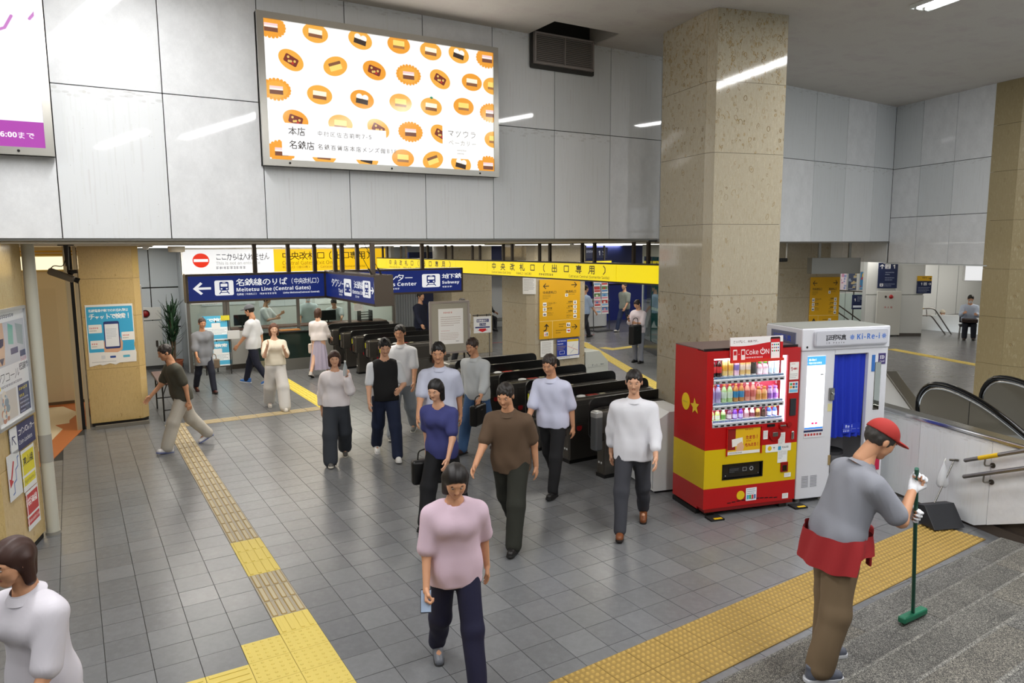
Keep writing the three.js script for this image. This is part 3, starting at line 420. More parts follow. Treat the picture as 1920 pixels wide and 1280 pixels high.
{ const o = thing('hanging_sign', 'very long yellow illuminated exit sign hanging above the ticket gates', 'sign', [7.1, 2.64, -12.95], -Math.PI / 2);   // local x runs towards the viewer
  const L = 11.0; part(o, 'case', box(L, .28, .16), std(0x2b2721, .5)); part(o, 'rim', [box(L, .02, .18, 0, .14, 0), box(L, .02, .18, 0, -.14, 0)], std(0x2b2721, .5));
  const m = new THREE.MeshStandardMaterial({ map: texExit, color: 0x8a8a8a, roughness: .4, emissive: 0xffffff, emissiveMap: texExit, emissiveIntensity: .8 }), p = new THREE.MeshStandardMaterial({ color: 0x8a7b00, roughness: .4, emissive: 0xffe400, emissiveIntensity: .8 });
  for (const [a, b, t] of [[-5.48, -4.8, 0], [-4.8, -.85, 1], [-.85, .5, 0], [.5, 4.45, 1], [4.45, 5.48, 0]]) { const f = part(o, 'lit_face', sheet(b - a - .008, .255, .006), t ? m : p); f.position.set((a + b) / 2, 0, .084); }
  for (let k = 0; k < 9; k++) for (const q of [-.16, .16]) part(o, 'hanger', box(.045, .32, .045, -5.1 + k * 1.25 + q, .3, 0), std(0x3a3229, .45, .5)); }
const texEntry = canvas(1640, 200, (c, w, h) => { fill(c, '#f6f6f6', 0, 0, w, h); fill(c, '#ffc91a', 680, 0, 960, h); disc(c, '#e8371f', 130, 92, 60); fill(c, '#f6f6f6', 78, 80, 104, 24); text(c, 'ここからは入れません', 235, 30, 64, { weight: .085, color: '#3c3c42', gap: -.06, sx: .68 }); text(c, 'This is not an entrance', 238, 100, 34, { color: '#9a9a9a', sx: .95 }); print(c, 238, 146, 400, 1, 26, '#77777c', 3); text(c, '中央改札口（出口専用）', 740, 22, 76, { weight: .085, color: '#3a2f08', gap: -.06 }); text(c, 'Central Gates (Exit Only)', 745, 102, 44, { color: '#8a6a08', sx: .95 }); text(c, '中央札口（出口用）', 745, 150, 24, { weight: .09, color: '#6b5508', gap: .1 }); text(c, 'Catracas Central (Somente Saída)', 1060, 150, 26, { color: '#8a6a08' }); });
{ const o = lightbox('entrance_sign', 'white and yellow illuminated sign with a red no entry disc above the office', 'sign', 5.1, .62, [4.8, 2.75, -18.6], texEntry, .82, std(0xd8d8d4, .4), .2, .5, .03); }

// ---------------------------------------------------------------- directories on the far pillars
const texDirectory = canvas(640, 606, (c, w, h) => { fill(c, '#e3ac12', 0, 0, w, h); const K = '#23201a'; arrow(c, K, 100, 95, 90, Math.PI, .13); arrow(c, K, 540, 90, 90, 0, .13);
  text(c, '中央改札口', 46, 165, 44, { weight: .1, color: K, gap: -.04 }); text(c, 'Central Gates', 46, 216, 20, { color: '#5d4a10' }); print(c, 46, 244, 130, 2, 13, '#5d4a10', 1); text(c, '西改札口', 404, 165, 44, { weight: .1, color: K, gap: -.04 }); text(c, 'West Gates', 452, 216, 20, { color: '#5d4a10' }); pict(c, 'train', 398, 214, 46, K);
  [['bus', 'バスセンター'], ['train', '地下鉄'], ['taxi', 'タクシー']].forEach(([k, s], i) => { pict(c, k, 50, 330 + i * 72, 56, K); text(c, s, 116, 332 + i * 72, 26, { weight: .1, color: K, gap: -.05 }); print(c, 116, 366 + i * 72, 110, 1, 12, '#5d4a10', i); });
  ['近鉄線', '地下鉄', '近鉄線', 'タクシー'].forEach((s, i) => { pict(c, i === 3 ? 'taxi' : 'train', 530, 322 + i * 68, 54, K); text(c, s, 516, 324 + i * 68, 25, { weight: .1, color: K, gap: -.05, align: 'r' }); print(c, 420, 356 + i * 68, 96, 1, 12, '#5d4a10', i + 7); });
  fill(c, '#f5e2a6', 0, 600, w, 5); }), texDirectory2 = canvas(640, 260, (c, w, h) => { fill(c, '#e3ac12', 0, 0, w, h); const K = '#23201a'; fill(c, '#f5e2a6', 196, 0, 5, h); line(c, K, 16, 60, 140, 90, 135, 106, 110, 106, 50); line(c, K, 16, 76, 80, 106, 46, 136, 80); pict(c, 'people', 68, 155, 64, K); pict(c, 'desk', 420, 40, 62, K); pict(c, 'card', 420, 130, 62, K); print(c, 300, 50, 110, 2, 18, K, 3); print(c, 250, 140, 160, 2, 18, K, 4); arrow(c, K, 548, 110, 90, 0, .13); });
function directory(label, pos, turn, w, h1, h2) { const o = thing('directory_sign', label, 'sign', pos, turn); for (const [t, y, h] of [[texDirectory, 0, h1], [texDirectory2, -(h1 + h2) / 2, h2]]) { const f = part(o, 'sign_plate', sheet(w, h, .02), sheetMat(t, .45)); f.position.set(0, y, .012); } return o; }
directory('yellow directory sign with black arrows on the pillar behind the gates', [9.27, 1.87, -13.18], 0, 1.1, .92, .39);
directory('yellow directory sign on the shaded pillar behind the photo booth', [15.365, 1.825, -10.87], -.494, .72, .92, .44);
const texMapPoster = canvas(512, 400, (c, w, h) => { fill(c, '#1d3aa5', 0, 0, w, h); fill(c, '#eef0f2', 0, 345, w, 55); rr2(c, '#f3f2ec', 230, 20, 265, 310, 12); fill(c, '#e9c31b', 230, 20, 265, 45); print(c, 14, 30, 190, 2, 30, '#fff', 1); print(c, 14, 140, 180, 3, 16, '#e9c31b', 2); line(c, '#d66', 6, 240, 150, 330, 190, 480, 250); line(c, '#999', 4, 330, 190, 380, 130); line(c, '#47a', 5, 300, 300, 390, 220); print(c, 20, 358, 460, 1, 22, '#555', 6); c.strokeStyle = '#fff'; c.lineWidth = 5; c.strokeRect(60, 240, 110, 60); });
const texNote = (s) => canvas(256, 320, (c, w, h) => { fill(c, '#efefec', 0, 0, w, h); print(c, 24, 30, 200, 9, 14, '#6a6a6a', s); });
one('poster', 'blue and white route map poster below the yellow directory', 'poster', sheet(.62, .46), sheetMat(texMapPoster), [9.5, .76, -13.17]);
one('notice', 'small white paper notice beside the route map poster', 'notice', sheet(.34, .36), sheetMat(texNote(5)), [8.92, .8, -13.17]);
one('notice', 'white paper notice taped to the left of the yellow directory top', 'notice', sheet(.3, .36), sheetMat(texNote(6)), [8.53, 2.2, -13.28], -.9);

// ---------------------------------------------------------------- grey hanging case and camera
hangSign('hanging_sign_case', 'blank grey metal sign case hanging from two posts right of the column', 1.02, .32, .24, [14.05, 2.6, -9.75], -.55, null, 0, [-.32, .33], std(0x8d8b84, .35, .7));
{ const o = thing('security_camera', 'grey security camera on a ceiling bracket at the left', 'camera', [-.02, LC, -10.2]); const cm = std(0x7d7568, .4), dk = std(0x2a2723, .4);
  part(o, 'ceiling_plate', box(.17, .012, .1, 0, -.006, 0), dk); part(o, 'stem', [cyl(.028, .02, .25, 0, -.13, 0), cyl(.014, .014, .08, .005, -.29, 0)], dk); part(o, 'joint', [ball(.035, .03, -.33, 0), cyl(.022, .022, .07).rotateZ(1.57).translate(.06, -.32, .02)], dk);
  part(o, 'body', rbox(.29, .085, .09, .03, 0, 0, 0, 3).rotateZ(-.42).translate(-.07, -.36, .02), cm); part(o, 'lens', cyl(.03, .034, .05).rotateZ(1.57 - .42).translate(.085, -.425, .02), black); part(o, 'cable', tube([[-.01, -.16, 0], [-.05, -.25, .02], [-.14, -.25, .03], [-.19, -.31, .02]], .006, 20, 6), dk); }
{ const o = thing('security_camera', 'small dark camera bracket beside the right panel wall', 'camera', [11.4, 3.1, -8.9]); part(o, 'stem', cyl(.012, .012, .32, 0, -.16, 0), std(0xb5b0a5, .5)); part(o, 'body', rbox(.2, .07, .07, .02, -.09, -.33, 0), black); part(o, 'lens', cyl(.025, .025, .04).rotateZ(1.57).translate(-.2, -.33, 0), black); }
{ const o = thing('smoke_detector', 'round white smoke detector on the low ceiling left of the sign', 'smoke detector', [1.0, LC, -12.2]); part(o, 'base', cyl(.09, .1, .03, 0, -.015, 0, 24), white); part(o, 'dome', cyl(.05, .03, .04, 0, -.045, 0, 24), white); }
{ const o = thing('ceiling_speaker', 'drum shaped cream ceiling speaker near the pillar top', 'speaker', [1.35, LC, -11.6]); part(o, 'drum', cyl(.12, .11, .1, 0, -.05, 0, 28), std(0xd8cfbd, .6)); part(o, 'grille', cyl(.09, .09, .006, 0, -.102, 0, 24), std(0xaaa294, .6)); }

// ---------------------------------------------------------------- left pillar: posters
const texShop = canvas(420, 640, (c, w, h) => { fill(c, '#eef0f3', 0, 0, w, h); print(c, 30, 18, 330, 1, 26, '#6c6f86', 2); fill(c, '#c9ced8', 10, 60, 400, 250); shape2(c, '#d6b49b', 60, 60, 150, 60, 160, 180, 140, 300, 70, 300, 50, 170); shape2(c, '#27305e', 70, 150, 150, 150, 140, 190, 110, 200, 80, 190); shape2(c, '#27305e', 80, 260, 140, 260, 110, 300); shape2(c, '#7fc0b4', 210, 70, 270, 90, 260, 200, 200, 190); shape2(c, '#9fb0b5', 300, 80, 390, 100, 380, 220, 310, 200); rr2(c, '#2d3a72', 220, 220, 90, 36, 4); rr2(c, '#2d3a72', 330, 250, 70, 36, 4); text(c, 'Sale', 330, 280, 40, { color: '#d889a0', face: 'serif' }); text(c, 'のワコール', 14, 340, 60, { weight: .07, color: '#3d3f52', gap: -.06 }); text(c, '感謝市', 300, 320, 46, { weight: .09, color: '#3d3f52', gap: -.12 }); fill(c, '#ecd62f', 14, 412, 50, 22); print(c, 74, 414, 320, 1, 18, '#55576a', 7); fill(c, '#d8d2cc', 10, 450, 230, 170); for (let i = 0; i < 24; i++) { seed = i * 31 + 7; disc(c, ['#b9c6d2', '#c58f7a', '#e8e0d4', '#8fa0b0'][i % 4], rr(20, 230), rr(460, 610), rr(8, 26)); } fill(c, '#34416f', 262, 450, 146, 170); print(c, 276, 466, 110, 2, 22, '#e8d23a', 3); print(c, 276, 530, 110, 4, 13, '#dfe4ee', 4); });
const rightFace = (d, y) => { const u = [.2515, -.9679]; return [-.68 + u[0] * d + .012, y, -7.93 + u[1] * d + .003]; }, RF = Math.atan2(.9679, .2515);
{ const o = thing('framed_poster', 'framed advertising poster with portraits on the left pillar', 'poster', rightFace(.49, 1.93), RF); part(o, 'frame', [box(.92, .03, .03, 0, .54, 0), box(.92, .03, .03, 0, -.54, 0), box(.03, 1.1, .03, -.46, 0, 0), box(.03, 1.1, .03, .46, 0, 0)], std(0xc4c6c8, .35, .6)); const f = part(o, 'print', sheet(.9, 1.06), sheetMat(texShop, .12)); f.position.z = -.006; }
const texLocker = canvas(512, 240, (c, w, h) => { fill(c, '#232a63', 0, 0, w, h); fill(c, '#eef0f2', 0, 0, 140, h); arrow(c, '#232a63', 70, 120, 110, -2.25, .1); text(c, 'コインロッカー', 160, 44, 62, { weight: .11, color: '#fff', gap: -.12, sx: .9 }); text(c, 'Coin Lockers', 160, 140, 54, { color: '#fff', sx: .9 }); });
const texStairs = canvas(256, 380, (c, w, h) => { fill(c, '#e9ebec', 0, 0, w, h); line(c, '#2f5fb3', 12, 60, 340, 100, 330, 100, 250, 150, 235, 150, 150, 200, 130, 200, 60, 230, 50); c.lineCap = 'butt'; line(c, '#c8202c', 26, 120, 70, 50, 210); shape2(c, '#c8202c', 12, 190, 92, 230, 20, 270); });
const texLine = (jp, en, col, ink, fg) => canvas(256, 340, (c, w, h) => { fill(c, '#eceded', 0, 0, w, h); fill(c, col, 14, 26, 228, 180); text(c, jp, 22, 60, 70, { weight: .115, color: ink, gap: -.0, sx: .95 }); fill(c, col, 14, 226, 228, 70); text(c, en, 22, 240, 40, { color: fg, sx: .8 }); });
const plate = (name, label, t, d, y, w, h) => one(name, label, 'sign', sheet(w, h, .006), sheetMat(t, .35), rightFace(d, y), RF);
plate('direction_sign', 'navy coin locker sign with white arrow panel on the left pillar', texLocker, .6, 1.22, .68, .26);
plate('direction_sign', 'white sign with red arrow and blue stairs on the left pillar', texStairs, .3, .9, .32, .44);
plate('line_sign', 'yellow subway line sign on the left pillar', texLine('東山線', 'Higashiyama Line', '#e9dc23', '#2b2b18', '#5d5a10'), .68, .865, .36, .42);
plate('line_sign', 'red subway line sign lowest on the left pillar', texLine('桜通線', 'Sakuradori Line', '#c6242c', '#fff', '#fff'), .7, .445, .34, .4);
// ---------------------------------------------------------------- second pillar: smartphone poster, notice frame, door rails, alcove
const texChat = canvas(560, 760, (c, w, h) => { fill(c, '#f2f1ec', 0, 0, w, h); rr2(c, '#41b2e0', 18, 26, 524, 560, 10); text(c, '名鉄電車や駅でのお忘れ物は', 40, 54, 38, { weight: .13, color: '#fff', gap: -.04, sx: .96 }); text(c, 'チャットで検索！', 44, 112, 66, { weight: .14, color: '#fff', gap: -.1, sx: 1.0 });
  shape2(c, '#e0b08e', 190, 590, 180, 500, 210, 400, 380, 400, 410, 480, 400, 570, 340, 600); rr2(c, '#2b3c78', 200, 210, 180, 340, 22); rr2(c, '#eef1f4', 212, 244, 156, 280, 4); print(c, 226, 300, 120, 7, 10, '#9fb0c2', 2); for (const [x, y, t] of [[30, 244, 4], [40, 440, 5], [400, 350, 6]]) { rr2(c, '#f8f6f0', x, y, 150, 104, 8); print(c, x + 12, y + 34, 120, 1, 22, '#d2434a', t); print(c, x + 12, y + 70, 110, 1, 12, '#666', t); } rr2(c, '#2b4d9a', 250, 640, 66, 26, 8); rr2(c, '#5fb9d6', 400, 640, 80, 30, 8); fill(c, '#dfe2e4', 150, 630, 44, 44); print(c, 40, 704, 420, 1, 10, '#888', 9); });
{ const s = slabOf(poly([[-.36, .52], [.36, .52], [.36, -.1], [.34, -.2], [.37, -.34], [.36, -.5], [.1, -.5], [.04, -.53], [-.05, -.5], [-.16, -.53], [-.2, -.51], [-.36, -.54]]), .004); const p = s.attributes.position, uv = s.attributes.uv; for (let i = 0; i < p.count; i++) uv.setXY(i, (p.getX(i) + .37) / .74, (p.getY(i) + .54) / 1.06); one('poster', 'blue poster of a hand holding a smartphone with torn lower corner', 'poster', s, sheetMat(texChat, .5), [.53, 1.59, -14.196]); }
const texBoard = canvas(300, 640, (c, w, h) => { fill(c, '#e3e4ea', 0, 0, w, h); fill(c, '#5a5f85', 0, 0, w, 70); fill(c, '#d85a5c', 20, 100, 150, 200); fill(c, '#e6c840', 190, 80, 90, 230); print(c, 200, 100, 70, 6, 18, '#b0402a', 2); fill(c, '#c9503e', 20, 320, 260, 130); print(c, 34, 340, 220, 4, 14, '#f4d8d0', 3); fill(c, '#4b78c4', 30, 470, 90, 100); print(c, 140, 480, 130, 6, 10, '#667', 4); });
{ const o = thing('framed_notice', 'tall framed notice board on the side of the smartphone poster pillar', 'notice board', [1.055, 1.8, -14.85], Math.PI / 2); part(o, 'frame', box(.82, 1.22, .03), std(0xb9bbbd, .35, .6)); const f = part(o, 'print', sheet(.74, 1.14), sheetMat(texBoard, .15)); f.position.z = .016; }
{ const t = canvas(300, 400, (c, w, h) => { fill(c, '#ebecee', 0, 0, w, h); fill(c, '#27357f', 80, 10, 210, 150); text(c, 'コインロッカー', 92, 40, 40, { weight: .1, color: '#fff', gap: -.14, sx: .72 }); shape2(c, '#c8202c', 30, 270, 90, 220, 90, 250, 150, 250, 150, 300, 90, 300, 90, 330); fill(c, '#27357f', 180, 190, 100, 110); }); one('direction_sign', 'small white and navy locker sign with red arrow below the notice frame', 'sign', sheet(.5, .66, .006), sheetMat(t), [1.045, .82, -14.78], Math.PI / 2); }
{ const o = thing('shutter_rail', 'pair of steel shutter rails with a black slot beside the smartphone poster pillar', 'shutter rail', [.03, 0, -14.12]); part(o, 'channel', [box(.07, LC, .1, -.075, LC / 2, 0), box(.05, LC, .1, .05, LC / 2, 0)], std(0xb7a88a, .4, .4)); part(o, 'slot', box(.05, LC, .06, -.015, LC / 2, -.02), black); part(o, 'brass_edge', box(.012, LC, .11, -.11, LC / 2, 0), std(0xcdb98a, .35, .5)); }
{ const o = struct('wall_alcove', 'cream wall of the small alcove behind the left pillar'); part(o, 'wall', [span(-5, .1, 0, LC, -16.9, -16.7), span(-5.1, -5, 0, LC, -16.9, -9.4)], creamWall); part(o, 'door_panel', span(-2.2, .03 - .3, .04, 2.3, -16.7, -16.69), std(0xddd0ae, .45)); part(o, 'base_rail', span(-5, .1, 0, .06, -16.7, -16.67), std(0x6b5d45, .5)); part(o, 'brass_strip', [span(-5, .1, 2.94, 2.965, -16.7, -16.68), span(-5, .1, 3.0, 3.03, -16.7, -16.66), span(-5, .1, 2.63, 2.65, -16.7, -16.68)], std(0xc79d2e, .35, .6)); }
{ const o = thing('wall_light', 'long warm light box on the alcove wall behind the camera', 'light', [-1.6, 2.79, -16.68]); part(o, 'frame', box(3.2, .3, .03), std(0xd9c48a, .4, .4)); part(o, 'lit_panel', box(3.1, .25, .02, 0, 0, .02), glow(0xffeec4, 1.3)); areaLight('wall_light_source', 3.1, .25, 5, [-1.6, 2.79, -16.62], [-1.6, 2.6, -15], 0xffe9bd); }
// ---------------------------------------------------------------- vending machine (local x along the front, z out of the front)
const red = std(0xb80f12, 0.3), yellowBody = std(0xd8b90a, 0.32), VM = [5.87, 0, -5.55];
{ const o = thing('vending_machine', 'red drinks vending machine with a yellow band and lit display window', 'vending machine', VM, TILT), W = 1.21, D = .68;
  part(o, 'foot', box(.1, .07, .1, .12, .035, -.1), steelDark); part(o, 'foot', box(.1, .07, .1, W - .12, .035, -.1), steelDark); part(o, 'foot', box(.1, .07, .1, .12, .035, -D + .1), steelDark); part(o, 'foot', box(.1, .07, .1, W - .12, .035, -D + .1), steelDark);
  part(o, 'cabinet', [span(0, W, .78, 1.895, -D, -.2), span(0, W, .07, .335, -D, -.13)], red); part(o, 'yellow_cabinet_band', span(0, W, .335, .78, -D, -.13), yellowBody, 'yellow band of the cabinet side'); part(o, 'top_plate', span(-.002, W + .002, 1.895, 1.905, -D, -.06), std(0x6d5a56, .5)); part(o, 'top_edge', span(0, W, 1.885, 1.912, -.075, -.05), black);
  const door = part(o, 'door', [span(0, .085, .78, 1.885, -.2, 0), span(1.045, W, .78, 1.885, -.2, 0), span(.085, 1.045, 1.81, 1.885, -.2, 0), span(.085, 1.045, .78, 1.03, -.2, 0), span(0, W, .1, .335, -.13, 0)], red); part(o, 'yellow_door_band', [span(0, W, .6, .78, -.13, 0), span(0, W, .335, .42, -.13, 0), span(0, .23, .42, .6, -.13, 0), span(.76, W, .42, .6, -.13, 0)], yellowBody);
  part(o, 'kick_plate', [span(.02, W - .02, .06, .1, -.12, -.004)], std(0x7d0c0e, .4)); for (let k = 0; k < 11; k++) part(o, 'vent_slot', box(.045, .008, .012, .33 + k * .062, .145 + Math.sin(k / 10 * Math.PI) * .018, -.001), black);
  part(o, 'display_liner', [span(.085, 1.045, 1.03, 1.035, -.2, -.01), span(.085, .09, 1.03, 1.81, -.2, -.01), span(.085, 1.045, 1.805, 1.81, -.2, -.01)], std(0xf3e8ec, .4));
  const back = part(o, 'display_back', sheet(.96, .78, .01), sheetMat(canvas(768, 624, (c, w, h) => { fill(c, '#e8415f', 0, 0, w, h); seed = 21; for (let i = 0; i < 150; i++) { const x = rr(0, w), y = rr(0, h), r = rr(6, 22); disc(c, rnd() < .6 ? '#f9dfe4' : '#f3a4b4', x, y, r); if (rnd() < .4) disc(c, '#e8415f', x, y, r * .6); } for (const y of [0, 230, 450]) fill(c, '#f7d3dc', 0, y + 150, w, 34); }), .4)); back.position.set(.565, 1.42, -.19);
  part(o, 'lamp_column', span(1.0, 1.04, 1.04, 1.8, -.06, -.02), glow(0xffe6ff, 3.2), 'white glowing lamp column'); part(o, 'lamp_bar', span(.1, 1.0, 1.785, 1.8, -.08, -.04), glow(0xfff0fb, 3.2));
  { const c = Math.cos(TILT), s = Math.sin(TILT), w = (x, y, z) => [VM[0] + x * c + z * s, y, VM[2] - x * s + z * c]; areaLight('display_lamp', .86, .05, 14, w(.54, 1.775, -.06), w(.54, 1.3, -.13), 0xfff0fb).rotation.z += 0; areaLight('display_lamp', .05, .74, 9, w(.99, 1.42, -.04), w(.5, 1.42, -.14), 0xffe6ff); for (const y of [1.515, 1.215]) areaLight('display_lamp', .86, .04, 10, w(.54, y, -.06), w(.54, y - .3, -.12), 0xfff0fb); }
  const texPrice = canvas(768, 48, (c, w, h) => { fill(c, '#e9ebf4', 0, 0, w, h); for (let k = 0; k < 12; k++) { fill(c, '#2b4bb5', k * 64 + 3, 8, 58, 30); text(c, '¥' + [160, 130, 140, 150][k % 4], k * 64 + 8, 10, 24, { color: '#fff', bold: true, sx: .9 }); } });
  for (const y of [1.555, 1.262, 1.062]) { part(o, 'shelf', span(.09, 1.0, y + .022, y + .03, -.19, -.02), std(0xf2eef2, .3)); part(o, 'button_rail', rbox(.92, .05, .03, .008, .55, y - .008, -.012), std(0xd7d9de, .3, .4)); const f = part(o, 'price_strip', sheet(.9, .026, .004), sheetMat(texPrice, .4)); f.position.set(.55, y + .032, -.012); for (let k = 0; k < 12; k++) part(o, 'button', rbox(.042, .017, .014, .006, .135 + k * .0755, y - .012, .006), blackGloss); }
  part(o, 'glass', span(.088, 1.042, 1.096, 1.806, -.009, -.006), pane);
  // front fittings
  const P = (name, x, y, w, h, t, label) => { const f = part(o, name, sheet(w, h, .004), sheetMat(t, .4), label); f.position.set(x, y, .003); return f; };
  P('offer_poster', .5, .855, .42, .3, canvas(512, 366, (c, w, h) => { fill(c, '#e9b91b', 0, 0, w, h); fill(c, '#8c1a1a', 0, 0, 120, 300); shape2(c, '#f4f1ea', 60, 150, 230, 130, 240, 230, 70, 260); shape2(c, '#e2b390', 130, 320, 150, 220, 220, 190, 260, 260, 230, 366, 150, 366); print(c, 270, 16, 220, 1, 26, '#b01c1c', 3); text(c, 'たまる！', 280, 110, 54, { weight: .15, color: '#b01c1c', gap: -.06 }); print(c, 290, 180, 130, 1, 22, '#b01c1c', 6); text(c, 'もらえる！', 270, 216, 52, { weight: .15, color: '#b01c1c', gap: -.14 }); fill(c, '#f0eee8', 0, 322, w, 44); print(c, 30, 334, 420, 1, 22, '#555', 5); }), 'yellow offer poster');
  part(o, 'pocket_frame', [box(.46, .012, .02, .5, 1.01, .006), box(.012, .32, .02, .275, .855, .006), box(.012, .32, .02, .725, .855, .006)], red);
  const coin = part(o, 'coin_unit', [cyl(.075, .08, .025).rotateX(Math.PI / 2).translate(.9, .9, .008), cyl(.045, .05, .025).rotateX(Math.PI / 2).translate(1.0, .99, .008), cyl(.03, .032, .022).rotateX(Math.PI / 2).translate(1.09, 1.0, .008)], std(0x9d0b0e, .25)); part(coin, 'coin_slot', [rbox(.07, .05, .02, .006, .9, .9, .016), rbox(.075, .018, .02, .006, 1.0, .995, .018)], steel); part(o, 'lock', rbox(.035, .1, .03, .014, 1.14, .87, .01), chrome); part(o, 'card_reader', rbox(.08, .2, .02, .006, 1.13, 1.2, .006), std(0x2a2c31, .3)); part(o, 'status_screen', rbox(.1, .03, .01, .003, .85, 1.005, .005), black);
  P('sticker', 1.13, 1.62, .12, .2, canvas(180, 300, (c, w, h) => { fill(c, '#f4f3ef', 0, 0, w, h); print(c, 30, 24, 120, 1, 16, '#b22', 1); text(c, '1', 14, 70, 90, { color: '#b3272d', bold: true }); text(c, '本無料！', 62, 96, 38, { weight: .14, color: '#b3272d', gap: -.22, sx: .85 }); print(c, 14, 200, 150, 3, 16, '#777', 4); }), 'white one free sticker'); P('sticker', 1.13, 1.43, .12, .13, canvas(160, 170, (c, w, h) => { fill(c, '#e7eaea', 0, 0, w, h); ['#2a6', '#c33', '#26a', '#e90', '#555', '#39c'].forEach((k, i) => rr2(c, k, 14 + (i % 3) * 48, 20 + (i / 3 | 0) * 46, 38, 34, 6)); fill(c, '#7cc3e4', 8, 118, 144, 42); })); P('sticker', .78, .9, .06, .1, texNote(8)); P('sticker', 1.0, .83, .09, .16, texNote(9)); P('sticker', 1.02, .5 + .13, .13, .15, canvas(200, 240, (c, w, h) => { fill(c, '#eceeee', 0, 0, w, h); print(c, 16, 20, 90, 6, 14, '#777', 3); fill(c, '#dcdcdc', 110, 20, 74, 74); }));
  P('payment_strip', .96, .735, .34, .09, canvas(512, 130, (c, w, h) => { rr2(c, '#eef1f0', 0, 0, w, h, 14); disc(c, '#e8c21a', 80, 65, 40); text(c, 'で', 140, 40, 44, { weight: .12 }); rr2(c, '#3aa0c8', 250, 20, 60, 90, 6); text(c, 'もらえる', 330, 44, 36, { weight: .12, gap: -.1 }); }));
  P('sticker', .62, .22, .14, .15, canvas(220, 240, (c, w, h) => { rr2(c, '#e9eef2', 0, 0, w, h, 12); print(c, 20, 20, 170, 4, 20, '#456', 6); ['#3ac', '#2a6', '#c44', '#57a'].forEach((k, i) => rr2(c, k, 20 + i * 48, 130, 40, 80, 6)); })); part(o, 'round_sticker', cyl(.052, .052, .004, 0, 0, 0, 24).rotateX(Math.PI / 2).translate(.48, .22, .003), std(0xe8c418, .4)); P('sticker', 1.08, .15, .08, .06, texNote(12)); P('sticker', 1.1, .4, .09, .05, texNote(13));
  part(o, 'delivery_slot', [span(.23, .76, .42, .6, -.12, -.1), span(.23, .76, .42, .43, -.1, .006), span(.23, .76, .59, .6, -.1, .006), span(.23, .245, .42, .6, -.1, .006), span(.745, .76, .42, .6, -.1, .006)], black); const flap = part(o, 'delivery_flap', span(.25, .74, .435, .585, -.03, -.018), std(0x17181a, .2)); P('flap_print', .5, .52, .34, .07, canvas(512, 110, (c, w, h) => { fill(c, '#191a1c', 0, 0, w, h); print(c, 10, 30, 180, 3, 14, '#8b8d90', 4); disc(c, '#c9cacc', 440, 55, 36); disc(c, '#191a1c', 440, 55, 26); c.strokeStyle = '#c9cacc'; c.lineWidth = 5; c.strokeRect(270, 25, 70, 60); })).position.z = -.015; for (const x of [.28, .71]) part(o, 'flap_bolt', ball(.009, x, .46, -.012, 8), chrome);
  part(o, 'coin_return', [rbox(.1, .12, .02, .02, 1.05, .5, .004)], std(0x8d0a0d, .3)); part(o, 'coin_return_cup', rbox(.06, .07, .02, .014, 1.05, .49, .01), blackGloss);
  const tm = sheetMat(canvas(800, 330, (c, w, h) => { fill(c, '#c9141a', 0, 0, w, h); c.fillStyle = '#f3efee'; c.beginPath(); c.moveTo(0, 0); c.lineTo(w, 0); c.lineTo(w, 90); c.bezierCurveTo(500, 60, 420, 150, 0, 120); c.fill(); text(c, 'さりげなく、未来です。', 40, 42, 40, { weight: .08, color: '#5a2a2a', gap: -.1 }); text(c, 'Coke', 228, 168, 92, { color: '#fff', sx: .95 }); text(c, 'N', 526, 168, 92, { color: '#fff' }); c.strokeStyle = '#fff'; c.lineWidth = 12; c.beginPath(); c.arc(488, 214, 34, -1.1, 4.25); c.stroke(); line(c, '#fff', 12, 488, 160, 488, 212); print(c, 228, 282, 360, 1, 26, '#fff', 4); for (const x of [40, 160]) { rr2(c, '#f5e6e2', x, 170, 60, 150, 10); rr2(c, '#c9141a', x + 8, 190, 44, 60, 4); } text(c, '+', 116, 216, 44, { color: '#fff' }); rr2(c, '#2b1b1b', 606, 14, 150, 330, 18); rr2(c, '#f6f2f0', 614, 44, 134, 300, 4); fill(c, '#d8232a', 614, 44, 134, 50); ['#d22', '#26a', '#2a6', '#333', '#c33', '#777', '#a22', '#36c', '#a22', '#2a6', '#c22', '#444'].forEach((k, i) => disc(c, k, 636 + (i % 4) * 30, 126 + (i / 4 | 0) * 44, 11)); }), .3); const tp = part(o, 'topper_sign', sheet(.68, .26, .012), tm, 'red and white topper sign'); tp.position.set(.615, 1.905, .012); tp.rotation.x = -.05; part(tp, 'topper_edge', box(.68, .03, .03, 0, -.135, .012), std(0xd8321c, .3));
  // side stickers
  const side = (name, g, m, y, z) => { const f = part(o, name, g, m); f.position.set(-.003, y, z); f.rotation.y = -Math.PI / 2; return f; };
  side('oval_sticker', (() => { const g = new THREE.CylinderGeometry(1, 1, .004, 32).rotateX(Math.PI / 2).scale(.085, .1, 1); return g; })(), std(0xecc715, .4), 1.26, -.42); const tg = side('sticker_word', sheet(.13, .04, .004), sheetMat(canvas(160, 50, (c, w, h) => { fill(c, '#edc916', 0, 0, w, h); text(c, 'manaca', 8, 8, 34, { color: '#6f6f3a' }); })), 1.26, -.42); tg.position.x = -.006;
  side('star_sticker', slabOf(poly([...Array(10)].map((_, k) => { const r = k % 2 ? .042 : .095, a = Math.PI / 2 + k * Math.PI / 5 + .12; return [Math.cos(a) * r, Math.sin(a) * r]; })), .004), std(0xe6c22b, .4), 1.24, -.22);
  part(o, 'anchor_plate', [box(.17, .02, .14, .12, .01, .05), box(.17, .02, .14, W + .04, .01, .02)], rubber); part(o, 'hazard_mark', [box(.1, .006, .035, .13, .022, .1), box(.1, .006, .035, W + .05, .022, .07)], yellowPaint); part(o, 'side_skirt', span(.0, .05, .0, .05, -D, -.16), rubber); }
